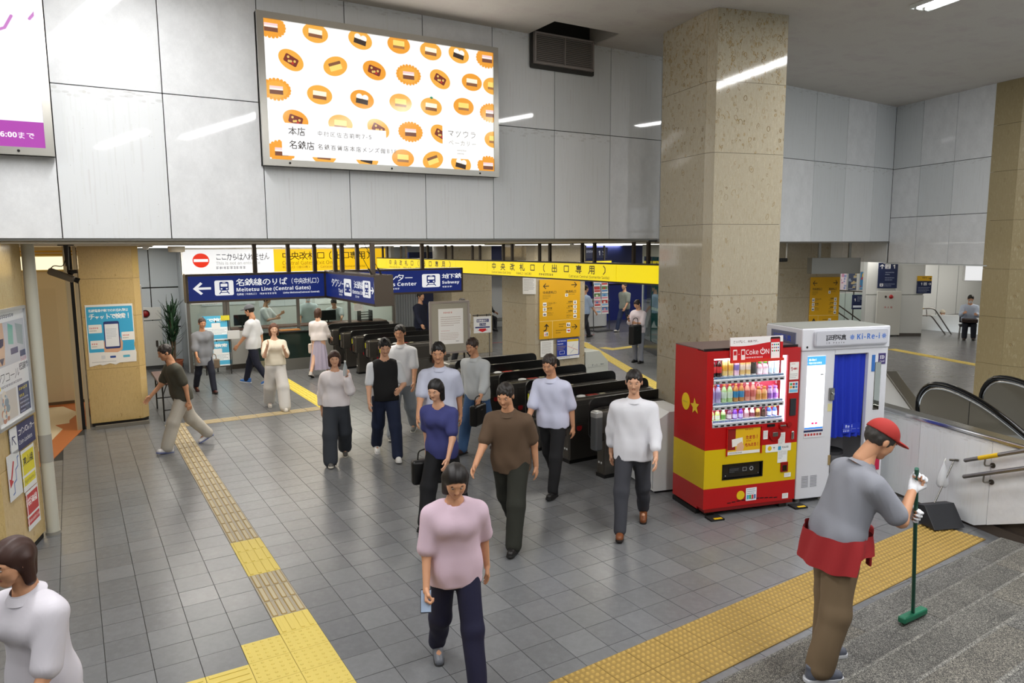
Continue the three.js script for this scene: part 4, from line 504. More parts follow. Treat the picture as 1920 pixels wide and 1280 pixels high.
// the drinks on show
const capMats = {}, tint = (h, r = .3) => capMats[h + '_' + r] || (capMats[h + '_' + r] = std(h, r));
const bottleBody = lathe([[0, 0], [.024, 0], [.027, .006], [.027, .03], [.024, .05], [.027, .07], [.027, .1], [.02, .125], [.011, .145], [.011, .152], [0, .152]], 16), bottleCap = lathe([[0, .15], [.013, .15], [.013, .166], [0, .167]], 14), bottleLabel = lathe([[.0278, .04], [.0278, .098]], 16);
const canBody = lathe([[0, 0], [.022, 0], [.025, .006], [.025, .15], [.02, .162], [0, .16]], 16), canLabel = lathe([[.0256, .012], [.0256, .146]], 16), smallBody = lathe([[0, 0], [.026, 0], [.028, .006], [.028, .06], [.024, .085], [.014, .1], [.014, .106], [0, .106]], 16), smallCap = lathe([[0, .104], [.017, .104], [.017, .124], [0, .125]], 14), smallLabel = lathe([[.0288, .012], [.0288, .058]], 16);
const stock = [
  [['bottle', 0x2a0d08, 0xc3161c, 0xb01218, 'dark cola bottle with red label'], ['bottle', 0x2a0d08, 0xc3161c, 0xb01218, 'dark cola bottle with red label'], ['can', 0xe2c27a, 0xd7a02c, 0, 'gold coffee can with dark print'], ['can', 0xe2c27a, 0xd7a02c, 0, 'gold coffee can with dark print'], ['can', 0xe5b9d2, 0x7a68b0, 0, 'pink and violet can'], ['can', 0xd9b46a, 0xe6d2c0, 0, 'cream coffee can with gold top'], ['can', 0xd9b46a, 0xe6d2c0, 0, 'cream coffee can with gold top'], ['can', 0x2a231c, 0x3a3026, 0, 'black coffee can'], ['small', 0xf2c6d4, 0xf6e6ea, 0x5cae3a, 'short pink bottle with green cap'], ['small', 0xf2c6d4, 0xf6e6ea, 0x5cae3a, 'short pink bottle with green cap'], ['can', 0xcfe4ec, 0xe6f0f4, 0, 'pale blue water can'], ['can', 0xcfe4ec, 0xe6f0f4, 0, 'pale blue water can']],
  [['bottle', 0xc9b6dc, 0xb79ad2, 0x8cc63e, 'lilac water bottle with green cap'], ['bottle', 0xc9b6dc, 0xb79ad2, 0x4a7ac8, 'lilac water bottle with blue cap'], ['bottle', 0xbcd79a, 0xe9f0dc, 0xd97a3a, 'green tea bottle with pale label'], ['bottle', 0xbcd79a, 0xe9f0dc, 0xd97a3a, 'green tea bottle with pale label'], ['bottle', 0xc98a4a, 0x3f8fc4, 0xd97a3a, 'barley tea bottle with blue label'], ['bottle', 0xc98a4a, 0x3f8fc4, 0xd97a3a, 'barley tea bottle with blue label'], ['bottle', 0xf0a08c, 0xe0685e, 0xf3dcd4, 'peach bottle with red label'], ['bottle', 0xf0a08c, 0xe0685e, 0xf3dcd4, 'peach bottle with red label'], ['small', 0xf0b070, 0xd99030, 0xe98a3a, 'short orange bottle with dark label'], ['small', 0xf0b070, 0xd99030, 0xe98a3a, 'short orange bottle with dark label'], ['small', 0xc9a0d8, 0x8a4aa8, 0xb078cc, 'short purple grape bottle'], ['small', 0xc9a0d8, 0x8a4aa8, 0xb078cc, 'short purple grape bottle']],
  [['small', 0xd4e88a, 0xf2f6e2, 0xe46a8a, 'short lime bottle with pink cap'], ['small', 0xd4e88a, 0xf2f6e2, 0xe46a8a, 'short lime bottle with pink cap'], ['small', 0xbcd79a, 0x6aa046, 0xffffff, 'short green bottle with white cap'], ['small', 0x7a4a6a, 0xe6d6dc, 0x5a2a4a, 'short plum bottle with pale label'], ['small', 0x7a3ab4, 0xd8c8ee, 0x6a2aa0, 'short violet bottle'], ['small', 0x7a3ab4, 0xd8c8ee, 0x6a2aa0, 'short violet bottle'], ['small', 0xe6d8d0, 0xd8a0a8, 0xffffff, 'short cream bottle with pink label'], ['small', 0xe8e2e0, 0x9a4a5a, 0xffffff, 'short white bottle with wine label'], ['small', 0xd6b26a, 0x8a5a2a, 0x3a2418, 'short caramel bottle with brown cap'], ['small', 0x3a241c, 0x5a3a2a, 0x241612, 'short dark coffee bottle'], ['small', 0x4a6ac0, 0xe8ecf4, 0xe6c23a, 'short blue bottle with yellow cap'], ['small', 0x4a6ac0, 0xe8ecf4, 0xe6c23a, 'short blue bottle with yellow cap']]];
{ const c = Math.cos(TILT), s = Math.sin(TILT), ord = ['first', 'second', 'third', 'fourth', 'fifth', 'sixth', 'seventh', 'eighth', 'ninth', 'tenth', 'eleventh', 'twelfth'];
  stock.forEach((row, r) => row.forEach(([kind, col, lab, cap, words], i) => { const x = .135 + i * .0755, z = -.1, y = [1.585, 1.292, 1.092][r] + .0005; const o = thing(kind === 'can' ? 'drink_can' : 'drink_bottle', words + ', ' + ord[i] + ' on the ' + ['top', 'middle', 'bottom'][r] + ' display shelf', kind === 'can' ? 'can' : 'bottle', [VM[0] + x * c + z * s, y, VM[2] - x * s + z * c], TILT, 'drinks in the vending machine window');
    if (r < 2) o.scale.setScalar(1.22); const [b, l, k] = kind === 'can' ? [canBody, canLabel] : kind === 'small' ? [smallBody, smallLabel, smallCap] : [bottleBody, bottleLabel, bottleCap]; part(o, 'body', b, tint(kind === 'can' ? 0xc9c9c9 : col, .2)); part(o, 'label_wrap', l, tint(kind === 'can' ? col : lab, .4)); if (k) part(o, 'cap', k, tint(cap, .4)); else part(o, 'print_band', canLabel.clone().scale(1.012, .38, 1.012).translate(0, .05, 0), tint(lab, .4)); })); }

// ---------------------------------------------------------------- photo booth
{ const A = deg(-16), o = thing('photo_booth', 'white photo booth with blue curtain and lit instruction panel', 'photo booth', [7.13, 0, -5.3], A), W = 1.2, D = .66, H = 2.08, w = std(0xdfe0e6, .35), w2 = std(0xd2d3da, .4);
  part(o, 'foot', cyl(.03, .04, .05, .08, .025, -.08), steel); part(o, 'foot', cyl(.03, .04, .05, .4, .025, -.08), steel); part(o, 'foot', cyl(.03, .04, .05, W - .08, .025, -.08), steel); part(o, 'foot', cyl(.03, .04, .05, .08, .025, -D + .08), steel);
  part(o, 'machine_cabinet', [rbox(.46, 1.78, D, .012, .23, .94, -D / 2)], w); part(o, 'right_panel', [span(.93, W, .05, 1.83, -.05, 0), span(W - .03, W, .05, 1.83, -D, -.05)], w); part(o, 'back_panel', span(.46, W, .05, 1.83, -D, -D + .03), w2); part(o, 'floor_plate', span(.46, W, .05, .08, -D, -.01), steelDark); part(o, 'door_header', span(.46, .93, 1.77, 1.83, -.05, 0), w);
  part(o, 'head_case', rbox(W + .02, .26, D + .03, .015, W / 2, 1.955, -D / 2), w); part(o, 'roof', span(.0, W, 2.08, 2.088, -D, 0), std(0x9ea09a, .6));
  const sign = part(o, 'name_sign', slabOf(rrect(1.0, .17, .03), .03, .008).translate(.64, 1.965, .012), std(0xc6c7cf, .4)); const nt = part(o, 'sign_print', sheet(.98, .15, .003), sheetMat(canvas(1024, 160, (c, w_, h) => { fill(c, '#c9cad2', 0, 0, w_, h); text(c, '証明写真', 130, 28, 76, { weight: .115, color: '#2b2b30', gap: -.06 }); text(c, 'ID Photo', 140, 118, 28, { color: '#44444a', bold: true, track: .7 }); const star = (x) => { for (let k = 0; k < 8; k++) { c.save(); c.translate(x, 72); c.rotate(k * Math.PI / 4); line(c, '#1f62c0', 9, 0, 6, 0, 34); c.restore(); } }; star(508); star(974); text(c, 'Ki-Re-i', 570, 22, 92, { color: '#1f62c0', bold: true, track: .1 }); }), .4)); nt.position.set(.64, 1.965, .054);
  part(o, 'side_window', span(-.018, -.008, 1.885, 2.03, -.56, -.1), std(0x6d7187, .3)); const sw = part(o, 'side_word', sheet(.4, .12, .004), sheetMat(canvas(512, 160, (c, w_, h) => { fill(c, '#6d7187', 0, 0, w_, h); text(c, '証明写真', 20, 26, 108, { weight: .11, color: '#2c4bb8', gap: .02 }); }), .3)); sw.position.set(-.02, 1.957, -.33); sw.rotation.y = -Math.PI / 2; part(o, 'lock_button', cyl(.014, .014, .012).rotateX(Math.PI / 2).translate(.06, 1.87, .01), black);
  const lit = canvas(256, 900, (c, w_, h) => { fill(c, '#f7fbff', 0, 0, w_, h); fill(c, '#3d8fe0', 0, 0, w_, 110); text(c, 'Ki-Re-i', 14, 24, 34, { color: '#fff', bold: true }); print(c, 14, 72, 220, 1, 26, '#fff', 2); fill(c, '#2f6fc0', 0, 880, w_, 20); fill(c, '#555', 190, 220, 44, 14); print(c, 100, 400, 130, 1, 16, '#557', 2); print(c, 80, 480, 150, 3, 14, '#99b', 3, 3); print(c, 80, 620, 140, 3, 10, '#bbb', 5, 3); rr2(c, '#c2386a', 90, 820, 36, 24, 4); rr2(c, '#c2386a', 140, 820, 36, 24, 4); }); const dp = part(o, 'lit_instruction_panel', sheet(.24, .86, .01), sheetMat(lit, .3, 1.25)); dp.position.set(.205, 1.33, .003); { const c = Math.cos(A), s = Math.sin(A), q = (x, y, z) => [7.13 + x * c + z * s, y, -5.3 - x * s + z * c]; areaLight('panel_lamp', .22, .8, 1.6, q(.205, 1.33, .03), q(.205, 1.33, 1)); }
  const st = part(o, 'payment_strip', sheet(.26, .09, .004), sheetMat(canvas(320, 110, (c, w_, h) => { fill(c, '#e6e7ec', 0, 0, w_, h); fill(c, '#20305e', 0, 0, w_, 30); ['#a33', '#c44', '#b33', '#c44', '#a55', '#844'].forEach((k, i) => rr2(c, k, 12 + i * 50, 50, 34, 34, 5)); }))); st.position.set(.205, .84, .003); part(o, 'coin_box', rbox(.065, .15, .04, .01, .425, 1.3, .01), std(0x8f8f8c, .25, .9)); part(o, 'coin_box_lock', cyl(.014, .014, .02).rotateX(Math.PI / 2).translate(.43, 1.31, .035), chrome); part(o, 'small_sticker', box(.06, .09, .004, .42, 1.14, .003), std(0xe0d9a0, .5)); part(o, 'hinge', box(.03, .12, .01, .445, .5, .004), std(0xb9a070, .4, .5)); for (const x of [.12, .24]) for (let k = 0; k < 8; k++) part(o, 'vent_slot', box(.09, .006, .006, x, .2 + k * .018, .001), std(0x8c8d94, .6));
  const cp = new THREE.PlaneGeometry(.44, 1.02, 60, 30), pp = cp.attributes.position; for (let i = 0; i < pp.count; i++) { const x = pp.getX(i), y = pp.getY(i); pp.setZ(i, Math.sin(x * 62 + Math.sin(y * 3) * .8) * .014 * (1.1 - y) + Math.sin(x * 17) * .012); pp.setX(i, x * (1 - .12 * Math.max(0, .5 - y) * .6) ); } cp.computeVertexNormals(); const cl = std(0x1230b8, .75, 0, { side: THREE.DoubleSide }); const cu = part(o, 'curtain', cp, cl, 'royal blue pleated curtain'); cu.position.set(.71, 1.26, -.05); const cw = part(o, 'curtain_print', sheet(.24, .12, .002), new THREE.MeshStandardMaterial({ map: canvas(300, 150, (c, w_, h) => { fill(c, '#1230b8', 0, 0, w_, h); text(c, 'Re-i', 40, 14, 60, { color: '#cfdcf8', bold: true, track: .1 }); line(c, '#cfdcf8', 3, 0, 88, 300, 88); print(c, 10, 104, 220, 1, 30, '#cfdcf8', 3); }), roughness: .8 })); cw.position.set(.76, .86, -.026); part(o, 'curtain_rail', bar(V(.46, 1.765, -.04), V(.93, 1.765, -.04), .012), steel); part(o, 'stool', [cyl(.16, .16, .04, .72, .5, -.34, 28), cyl(.03, .03, .42, .72, .28, -.34)], std(0x3a3a3e, .6)); part(o, 'inner_wall', span(.462, .47, .1, 1.8, -D + .03, -.03), std(0x1b2140, .6));
  part(o, 'mirror', rbox(.085, .58, .01, .004, 1.07, 1.36, .002), std(0x9a9c94, .05, 1)); const id = part(o, 'id_plate', sheet(.1, .13, .005), sheetMat(canvas(160, 200, (c, w_, h) => { fill(c, '#3a2b6c', 0, 0, w_, h); text(c, 'ID', 26, 26, 90, { color: '#fff', face: 'serif', bold: true }); text(c, 'Card', 26, 124, 48, { color: '#fff', face: 'serif' }); }))); id.position.set(1.12, 1.69, .003); const pk = part(o, 'blue_sticker', box(.045, .2, .004, 1.0, 1.64, .003), std(0x2f6fc0, .4)); const pr = part(o, 'offer_poster', sheet(.16, .62, .004), sheetMat(canvas(220, 860, (c, w_, h) => { fill(c, '#c91f4a', 0, 0, w_, h); fill(c, '#1a1517', 0, 0, w_, 150); text(c, '交付申請書を', 12, 26, 38, { weight: .14, color: '#fff', gap: -.16 }); text(c, 'お持ちください。', 14, 92, 28, { weight: .13, color: '#fff', gap: -.14 }); [...'マイナンバー'].forEach((ch, i) => text(c, ch, 150, 190 + i * 62, 50, { weight: .1, color: '#fff' })); [...'ここで申請書'].forEach((ch, i) => text(c, ch, 34, 250 + i * 70, 56, { weight: .12, color: '#5a0d20' })); }))); pr.position.set(1.09, .63, .003); }

// ---------------------------------------------------------------- ticket gates
const gateBody = std(0x6a6762, .3, .75), gateFace = std(0x6c6963, .28, .8), gateBrown = std(0x4a2b1e, .4), gateGrey = std(0x55504d, .4), lens = std(0xdcdcda, .25);
function makeGate(k) { const g = thing('ticket_gate', 'x', 'ticket gate', [5.74, 0, 0], 0, 'ticket gates');
  part(g, 'pedestal', rbox(1.5, .5, .17, .012, .84, .28, 0), gateBody); part(g, 'base_skirt', box(1.52, .05, .18, .84, .025, 0), black); part(g, 'pedestal_plate', rbox(.008, .42, .13, .003, .087, .28, 0), gateFace); part(g, 'pedestal_display', [box(.006, .07, .05, .083, .42, -.02)], black); part(g, 'socket', [box(.006, .025, .025, .082, .2, -.03), box(.006, .025, .025, .082, .2, .02)], lens);
  part(g, 'housing', rbox(1.64, .4, .2, .035, .83, .72, 0, 3), gateBody); part(g, 'front_face', rbox(.02, .36, .17, .008, .004, .72, .0), gateFace); part(g, 'front_panel', rbox(.01, .14, .1, .004, -.006, .645, .02), k % 2 ? gateGrey : gateBrown); part(g, 'upper_panel', rbox(.01, .1, .1, .004, -.006, .8, .02), gateGrey); part(g, 'yellow_sticker', box(.004, .12, .032, -.008, .8, -.062), std(0xd9d81c, .4)); part(g, 'top_plate', rbox(1.5, .012, .15, .005, .84, .924, 0), gateFace);
  part(g, 'card_reader', new THREE.SphereGeometry(.06, 20, 10, 0, 7, 0, 1.57).scale(1.25, .35, .9).translate(.34, .93, .0), lens); part(g, 'ticket_slot', box(.05, .006, .06, .12, .93, 0), black); part(g, 'marking', [box(.11, .003, .08, .5, .9315, 0), box(.05, .003, .08, .6, .9315, 0)], std(0xb8463c, .4)); part(g, 'arrow_mark', box(.09, .003, .05, .72, .9315, 0), std(0xd9d2b0, .4));
  part(g, 'side_guard', slabOf(rrect(1.72, .56, .12), .022, .004).translate(.84, .77, -.128), black); part(g, 'flap', rbox(.2, .34, .016, .02, 1.25, .6, .16), std(0x5a3428, .3)); part(g, 'side_panel', rbox(1.3, .26, .006, .01, .84, .7, .102), std(0x4a4743, .35, .5)); part(g, 'stop_mark', cyl(.045, .045, .004, 0, 0, 0, 20).rotateX(Math.PI / 2).translate(.25, .5, .088), std(0xb0252a, .4)); part(g, 'wand', bar(V(.02, .94, -.115), V(1.66, .99, -.115), .006, 6), chrome); return g; }
{ const proto = [makeGate(0), makeGate(1)]; const Z = [[-7.25, 'near row'], [-8.03, 'near row'], [-8.81, 'near row'], [-9.6, 'near row'], [-10.38, 'near row'], [-11.15, 'near row'], [-14.9, 'far row'], [-15.82, 'far row'], [-16.75, 'far row'], [-17.68, 'far row'], [-18.55, 'far row']]; const ord = ['first', 'second', 'third', 'fourth', 'fifth', 'sixth'];
  Z.forEach(([z, row], i) => { let g; if (i < 2) g = proto[i]; else { g = proto[i % 2].clone(); g.name = numbered('ticket_gate'); scene.add(g); } g.position.z = z - .085; const n = row === 'near row' ? i : i - 6; g.userData = { label: ord[n] + ' black and steel ticket gate of the ' + row + ', counted from the viewer', category: 'ticket gate', group: 'ticket gates' }; }); }
{ const o = thing('wide_ticket_gate', 'wide grey ticket gate with blue label in front of the notice board', 'ticket gate', [5.9, 0, -12.1]); part(o, 'pedestal', rbox(1.5, .8, .3, .02, .75, .4, 0), std(0x7e7b75, .3, .6)); part(o, 'top', rbox(1.62, .1, .36, .04, .78, .86, 0), std(0x8f8d87, .3, .6)); part(o, 'slot_groove', box(1.3, .012, .04, .75, .912, 0), black); part(o, 'blue_label', box(.3, .1, .004, 1.2, .74, .152), std(0x2346b4, .4)); part(o, 'teal_door', rbox(.02, .62, .26, .008, -.012, .42, 0), std(0x147d93, .4)); }
{ const o = thing('fare_box', 'white metal fare box with sloping top next to the vending machine', 'fare box', [5.965, 0, -6.46], deg(-14)); const w = std(0xd9dad8, .35); const s = slabOf(poly([[0, .03], [0, .9], [.2, 1.02], [.46, 1.02], [.46, .03]]), .62).translate(0, 0, -.62); part(o, 'cabinet', s, w); part(o, 'plinth', span(.03, .44, 0, .03, -.6, -.02), black); part(o, 'window', slabOf(rrect(.44, .6, .05), .006).rotateY(-Math.PI / 2).translate(-.002, .44, -.33), std(0x2c2b2a, .25)); part(o, 'door_gap', [span(-.003, .002, .06, .86, -.028, -.022)], std(0x77777a, .6)); part(o, 'eye', cyl(.03, .03, .006).rotateZ(.54).translate(.08, .955, -.2), std(0x9fa2a2, .3)); part(o, 'red_print', box(.13, .003, .02).rotateZ(.54).translate(.12, .975, -.4), std(0xc2433c, .5)); part(o, 'green_tag', box(.004, .03, .05, -.003, .07, -.2), std(0x2b6b3a, .5)); }
{ const o = thing('ticket_bin', 'tall narrow grey ticket bin fixed to the nearest gate front', 'bin', [5.64, 0, -7.19]); part(o, 'body', rbox(.12, .5, .13, .03, 0, .68, 0, 3), std(0x6f7274, .3, .6)); part(o, 'cap', rbox(.124, .1, .134, .03, 0, .9, 0, 3), std(0xb4b6b4, .3, .5)); part(o, 'bracket', box(.06, .1, .06, .07, .6, 0), steelDark); }
// ---------------------------------------------------------------- low wall beside the stairs with rails
{ const o = struct('wall_parapet', 'low white panel wall with steel cap between the photo booth and the stairs'); o.position.set(8.6, 0, -5.4); o.rotation.y = Math.atan2(-.959, -.283);
  const bot = (s) => s < 1.668 ? .03 : .03 + (s - 1.668) * .417, P = (a, b) => slabOf(poly([[a + .003, bot(a)], ...(a < 1.668 && b > 1.668 ? [[1.668, .03]] : []), [b - .003, bot(b)], [b - .003, b > 2.6 ? 1.0 + (b - 2.6) * .42 : 1.0], ...(a < 2.6 && b > 2.6 ? [[2.6, 1.0]] : []), [a + .003, a > 2.6 ? 1.0 + (a - 2.6) * .42 : 1.0]]), .03).translate(0, 0, -.03);
  [[0, .876], [.876, 1.814], [1.814, 3.0], [3.0, 4.6]].forEach(([a, b], i) => part(o, 'panel', P(a, b), enamel[(i + 1) % 3]));
  part(o, 'core', [span(0, 1.66, 0, .98, -.2, -.032), span(1.66, 4.6, .3, .98, -.2, -.032)], std(0xc9c9c6, .6)); part(o, 'base_board', [span(0, 4.6, -.1, .1, -.16, -.03), slabOf(poly([[1.5, 0], [4.6, 1.2], [4.6, 0]]), .06).translate(0, 0, -.14)], std(0x4a4038, .6));
  part(o, 'cap_rail', [rbox(2.62, .06, .2, .02, 1.3, 1.02, -.08), rbox(2.2, .06, .2, .02).rotateZ(.4).translate(3.58, 1.43, -.08)], chrome); part(o, 'end_cap', rbox(.04, 1.0, .2, .01, 0, .5, -.1), steel); }
function wallRail(label, y) { const o = thing('handrail', label, 'handrail', [8.6, 0, -5.4], Math.atan2(-.959, -.283)), f = (s) => y + (s - 1.6) * .44; part(o, 'rail', [bar(V(1.6, f(1.6), .1), V(4.2, f(4.2), .1), .022, 14), ball(.0225, 1.6, f(1.6), .1)], steel); for (const s of [1.83, 2.9]) { part(o, 'bracket', tube([[s, f(s) - .02, .1], [s, f(s) - .085, .1], [s + .005, f(s) - .095, .05], [s + .01, f(s) - .095, .0]], .009, 14, 8), steel); part(o, 'wall_rose', cyl(.028, .028, .012, 0, 0, 0, 18).rotateX(Math.PI / 2).translate(s + .01, f(s) - .095, .006), steelDark); } return o; }
{ const h = wallRail('upper steel stair handrail with yellow tape on the low wall', .74); part(h, 'yellow_tape', bar(V(1.76, .74 + .16 * .44, .1), V(1.98, .74 + .38 * .44, .1), .0232, 14), yellowPaint, 'yellow braille tape'); wallRail('lower steel stair handrail on the low wall', .56); }
// ---------------------------------------------------------------- stairwell and escalators behind it
const dir = [-.283, .959], turnE = Math.atan2(-.959, -.283);
function balustrade(label, x, z) { const o = thing('escalator_balustrade', label, 'escalator', [x, 0, z], turnE); const top = [[.1, .3], [0, .55], [.03, .78], [.18, .95], [.45, 1.0], [1.0, .9], [1.5, .7], [2.1, .38], [3.0, -.18], [4.6, -1.2]];
  part(o, 'glass_panel', slabOf(poly([[.14, .02], ...top.map(([a, b]) => [a, b]), [4.6, -2.0], [2.7, -.8], [1.7, -.1], [1.2, .02]]), .02), new THREE.MeshPhysicalMaterial({ color: 0x6f6a5e, roughness: .1, metalness: .2, clearcoat: 1 })); part(o, 'handrail_belt', new THREE.TubeGeometry(new THREE.CatmullRomCurve3(top.map(([a, b]) => V(a, b, .01))), 60, .042, 10), blackGloss); part(o, 'rail_trim', new THREE.TubeGeometry(new THREE.CatmullRomCurve3(top.map(([a, b]) => V(a + .02, b - .055, .01))), 60, .02, 8), chrome);
  for (const s of [.9, 1.9]) part(o, 'panel_joint', box(.006, .8, .03, s, s > 1 ? .0 : .45, .01), jointDark); part(o, 'skirt', slabOf(poly([[.05, -.05], [.05, .06], [1.2, .06], [1.7, -.06], [4.6, -1.96], [4.6, -2.5], [1, -1]]), .3).translate(0, 0, -.14), steelDark); return o; }
balustrade('near escalator balustrade with black handrail descending at the right', 10.9, -6.0); balustrade('far escalator balustrade with black handrail at the right edge', 12.25, -5.75);
{ const o = struct('wall_stairwell', 'white sloping wall of the stairwell behind the photo booth'); o.position.set(11.5, 0, -6.8); o.rotation.y = Math.atan2(-.9, -.436); part(o, 'wall', slabOf(poly([[-.6, -.2], [-.6, .93], [0, .9], [2.6, -.75], [2.6, -3], [0, -3]]), .12).translate(0, 0, -.06), white); part(o, 'sloping_cap', rbox(3.2, .05, .2, .015).rotateZ(-.565).translate(1.3, .085, 0), steel); part(o, 'well_floor', span(-1, 5, -3.1, -3, -3, 3), jointDark); }
{ const o = thing('handrail', 'steel stairwell handrail with yellow tape descending behind the booth', 'handrail', [11.2, 0, -6.75], Math.atan2(-.9, -.436)); for (const y of [.72, .48]) part(o, 'rail', bar(V(-.1, y, .12), V(2.4, y - 1.6, .12), .022, 12), steel); part(o, 'yellow_tape', bar(V(.25, .72 - .224 + .0, .12), V(.6, .72 - .448, .12), .024, 12), yellowPaint); part(o, 'bracket', bar(V(.9, .1, .12), V(.9, .06, .02), .01, 8), steel); }
// ---------------------------------------------------------------- dustpan and plastic bag on the low wall
{ const o = thing('dustpan', 'black long handled dustpan standing against the low white wall', 'dustpan', [7.86, .019, -4.02], -.35); const b = std(0x24262b, .5);
  part(o, 'pan', slabOf(poly([[-.14, .012], [.13, .012], [.13, .2], [.02, .22], [-.1, .06]]), .36, .006).rotateY(Math.PI / 2).rotateX(0).translate(-.18, 0, 0), b); part(o, 'bail', tube([[-.2, .05, -.1], [-.2, .2, -.12], [.2, .2, -.12], [.2, .05, -.1]], .008, 30, 6, .1), steelDark); part(o, 'handle', bar(V(.02, .2, -.11), V(.26, .66, -.14), .009, 8), steel); part(o, 'grip', bar(V(.22, .665, -.16), V(.3, .665, -.12), .013, 8), steelDark); }
{ const g = lathe([[0, 0], [.05, .01], [.075, .05], [.07, .12], [.045, .2], [.02, .27], [.01, .3]], 28), p = g.attributes.position; for (let i = 0; i < p.count; i++) { const a = Math.atan2(p.getZ(i), p.getX(i)), k = 1 + .12 * Math.sin(a * 5 + p.getY(i) * 20) + .06 * Math.sin(a * 11); p.setX(i, p.getX(i) * k); p.setZ(i, p.getZ(i) * k * .7); } g.computeVertexNormals(); const o = thing('plastic_bag', 'crumpled white plastic bag hanging on the dustpan handle', 'bag', [8.06, .37, -4.12]); part(o, 'bag', g, new THREE.MeshPhysicalMaterial({ color: 0xe9ebee, roughness: .35, transmission: .35, thickness: 0, side: THREE.DoubleSide })); part(o, 'loop', tube([[-.01, .28, 0], [.02, .33, .005], [.03, .3, .0]], .004, 12, 6), paper); }

// ---------------------------------------------------------------- folding table with papers, plant, cabinets at the left rear
{ const o = thing('folding_table', 'brown folding table with black steel legs beside the second pillar', 'table', [1.42, 0, -14.6]); part(o, 'table_top', rbox(.45, .03, 1.5, .006, 0, .69, 0), wood); part(o, 'edge_band', box(.455, .02, 1.505, 0, .68, 0), std(0x2a1c14, .5)); for (const x of [-.17, .17]) for (const z of [-.62, .62]) part(o, 'leg', bar(V(x, 0, z), V(x, .67, z), .014, 8), black); for (const z of [-.62, .62]) part(o, 'crossbar', bar(V(-.17, .2, z), V(.17, .2, z), .012, 8), black); part(o, 'brace', [bar(V(-.17, .45, -.6), V(-.05, .66, -.3), .01, 6), bar(V(-.17, .45, .6), V(-.05, .66, .3), .01, 6)], black); }
one('paper_sheet', 'white paper lying on the front of the folding table', 'paper', box(.26, .003, .3), paper, [1.4, .7065, -14.3], .15); one('paper_sheet', 'white paper lying at the back of the folding table', 'paper', box(.26, .003, .3), paper, [1.45, .7065, -14.95], -.1);
{ const o = thing('potted_plant', 'tall dracaena plant in a brown pot in front of the white cabinet wall', 'plant', [2.02, 0, -19.2]); part(o, 'pot', lathe([[0, 0], [.15, 0], [.2, .34], [.22, .36], [.19, .36], [.18, .3], [0, .3]], 24), std(0x8a4a2e, .6)); part(o, 'soil', cyl(.18, .18, .02, 0, .31, 0), std(0x2b2019, .9)); for (const [x, h] of [[-.03, 1.35], [.05, 1.05]]) part(o, 'stem', bar(V(x * .4, .3, 0), V(x, h, 0), .022, 8), std(0x5b4a38, .8));
  const leaf = std(0x1f3b26, .45, 0, { side: THREE.DoubleSide }), leaf2 = std(0x2f5236, .45, 0, { side: THREE.DoubleSide }); seed = 515; for (let k = 0; k < 150; k++) { const tier = k < 110 ? rr(.95, 1.75) : k < 130 ? rr(.75, 1.0) : rr(.42, .7), a = rr(0, 6.28), L = rr(.22, .36), up = rr(-.15, .75), g = new THREE.PlaneGeometry(.055, L, 2, 5); const p = g.attributes.position; for (let i = 0; i < p.count; i++) { const t = p.getY(i) / L + .5; p.setX(i, p.getX(i) * (1 - Math.abs(t - .35) * 1.1)); p.setZ(i, -t * t * .14 + Math.abs(p.getX(i)) * .3); p.setY(i, t * L); } g.computeVertexNormals(); g.rotateX(1.3 - up * 1.2).rotateY(a); const m = part(o, 'leaf', g, k % 3 ? leaf : leaf2); m.position.set(Math.sin(a) * .03 + (tier < .72 ? -.12 : 0), tier * .98 - .05, Math.cos(a) * .03); } }
{ const o = struct('wall_cabinet', 'pale panel wall with a hose cabinet left of the station office'); seed = 3; for (let i = 0; i < 3; i++) for (let j = 0; j < 3; j++) { const m = part(o, 'panel', rbox(.64, [.0, 1.0, 1.0][j] ? .99 : .98, .03, .003), std(0xc3ccd3, .3)); m.position.set(.72 + i * .66, .55 + j * 1.02, -20.42); } part(o, 'backing', span(.1, 2.4, 0, LC, -20.7, -20.44), jointDark); part(o, 'side', span(2.36, 2.42, 0, LC, -20.6, -19.3), std(0xb9c2c9, .35)); part(o, 'plinth', span(.1, 2.4, 0, .1, -20.44, -20.39), std(0x55585a, .5)); }
{ const o = thing('hose_cabinet', 'white fire hose cabinet with red lamp behind the plant', 'fire cabinet', [1.55, 0, -20.37]); part(o, 'door', rbox(.72, 1.15, .03, .006, 0, .67, .015), std(0xcfd3d3, .35)); part(o, 'upper_plate', rbox(.72, .32, .03, .006, 0, 1.43, .015), std(0xd6d8d6, .35)); part(o, 'lamp', ball(.085, 0, 1.43, .02, 18).scale(1, 1, .6), std(0x8f1318, .3)); part(o, 'lamp_ring', new THREE.TorusGeometry(.09, .012, 8, 24).translate(0, 1.43, .035), std(0x3a1012, .4)); part(o, 'latch', box(.05, .16, .02, .22, .66, .04), steelDark); }

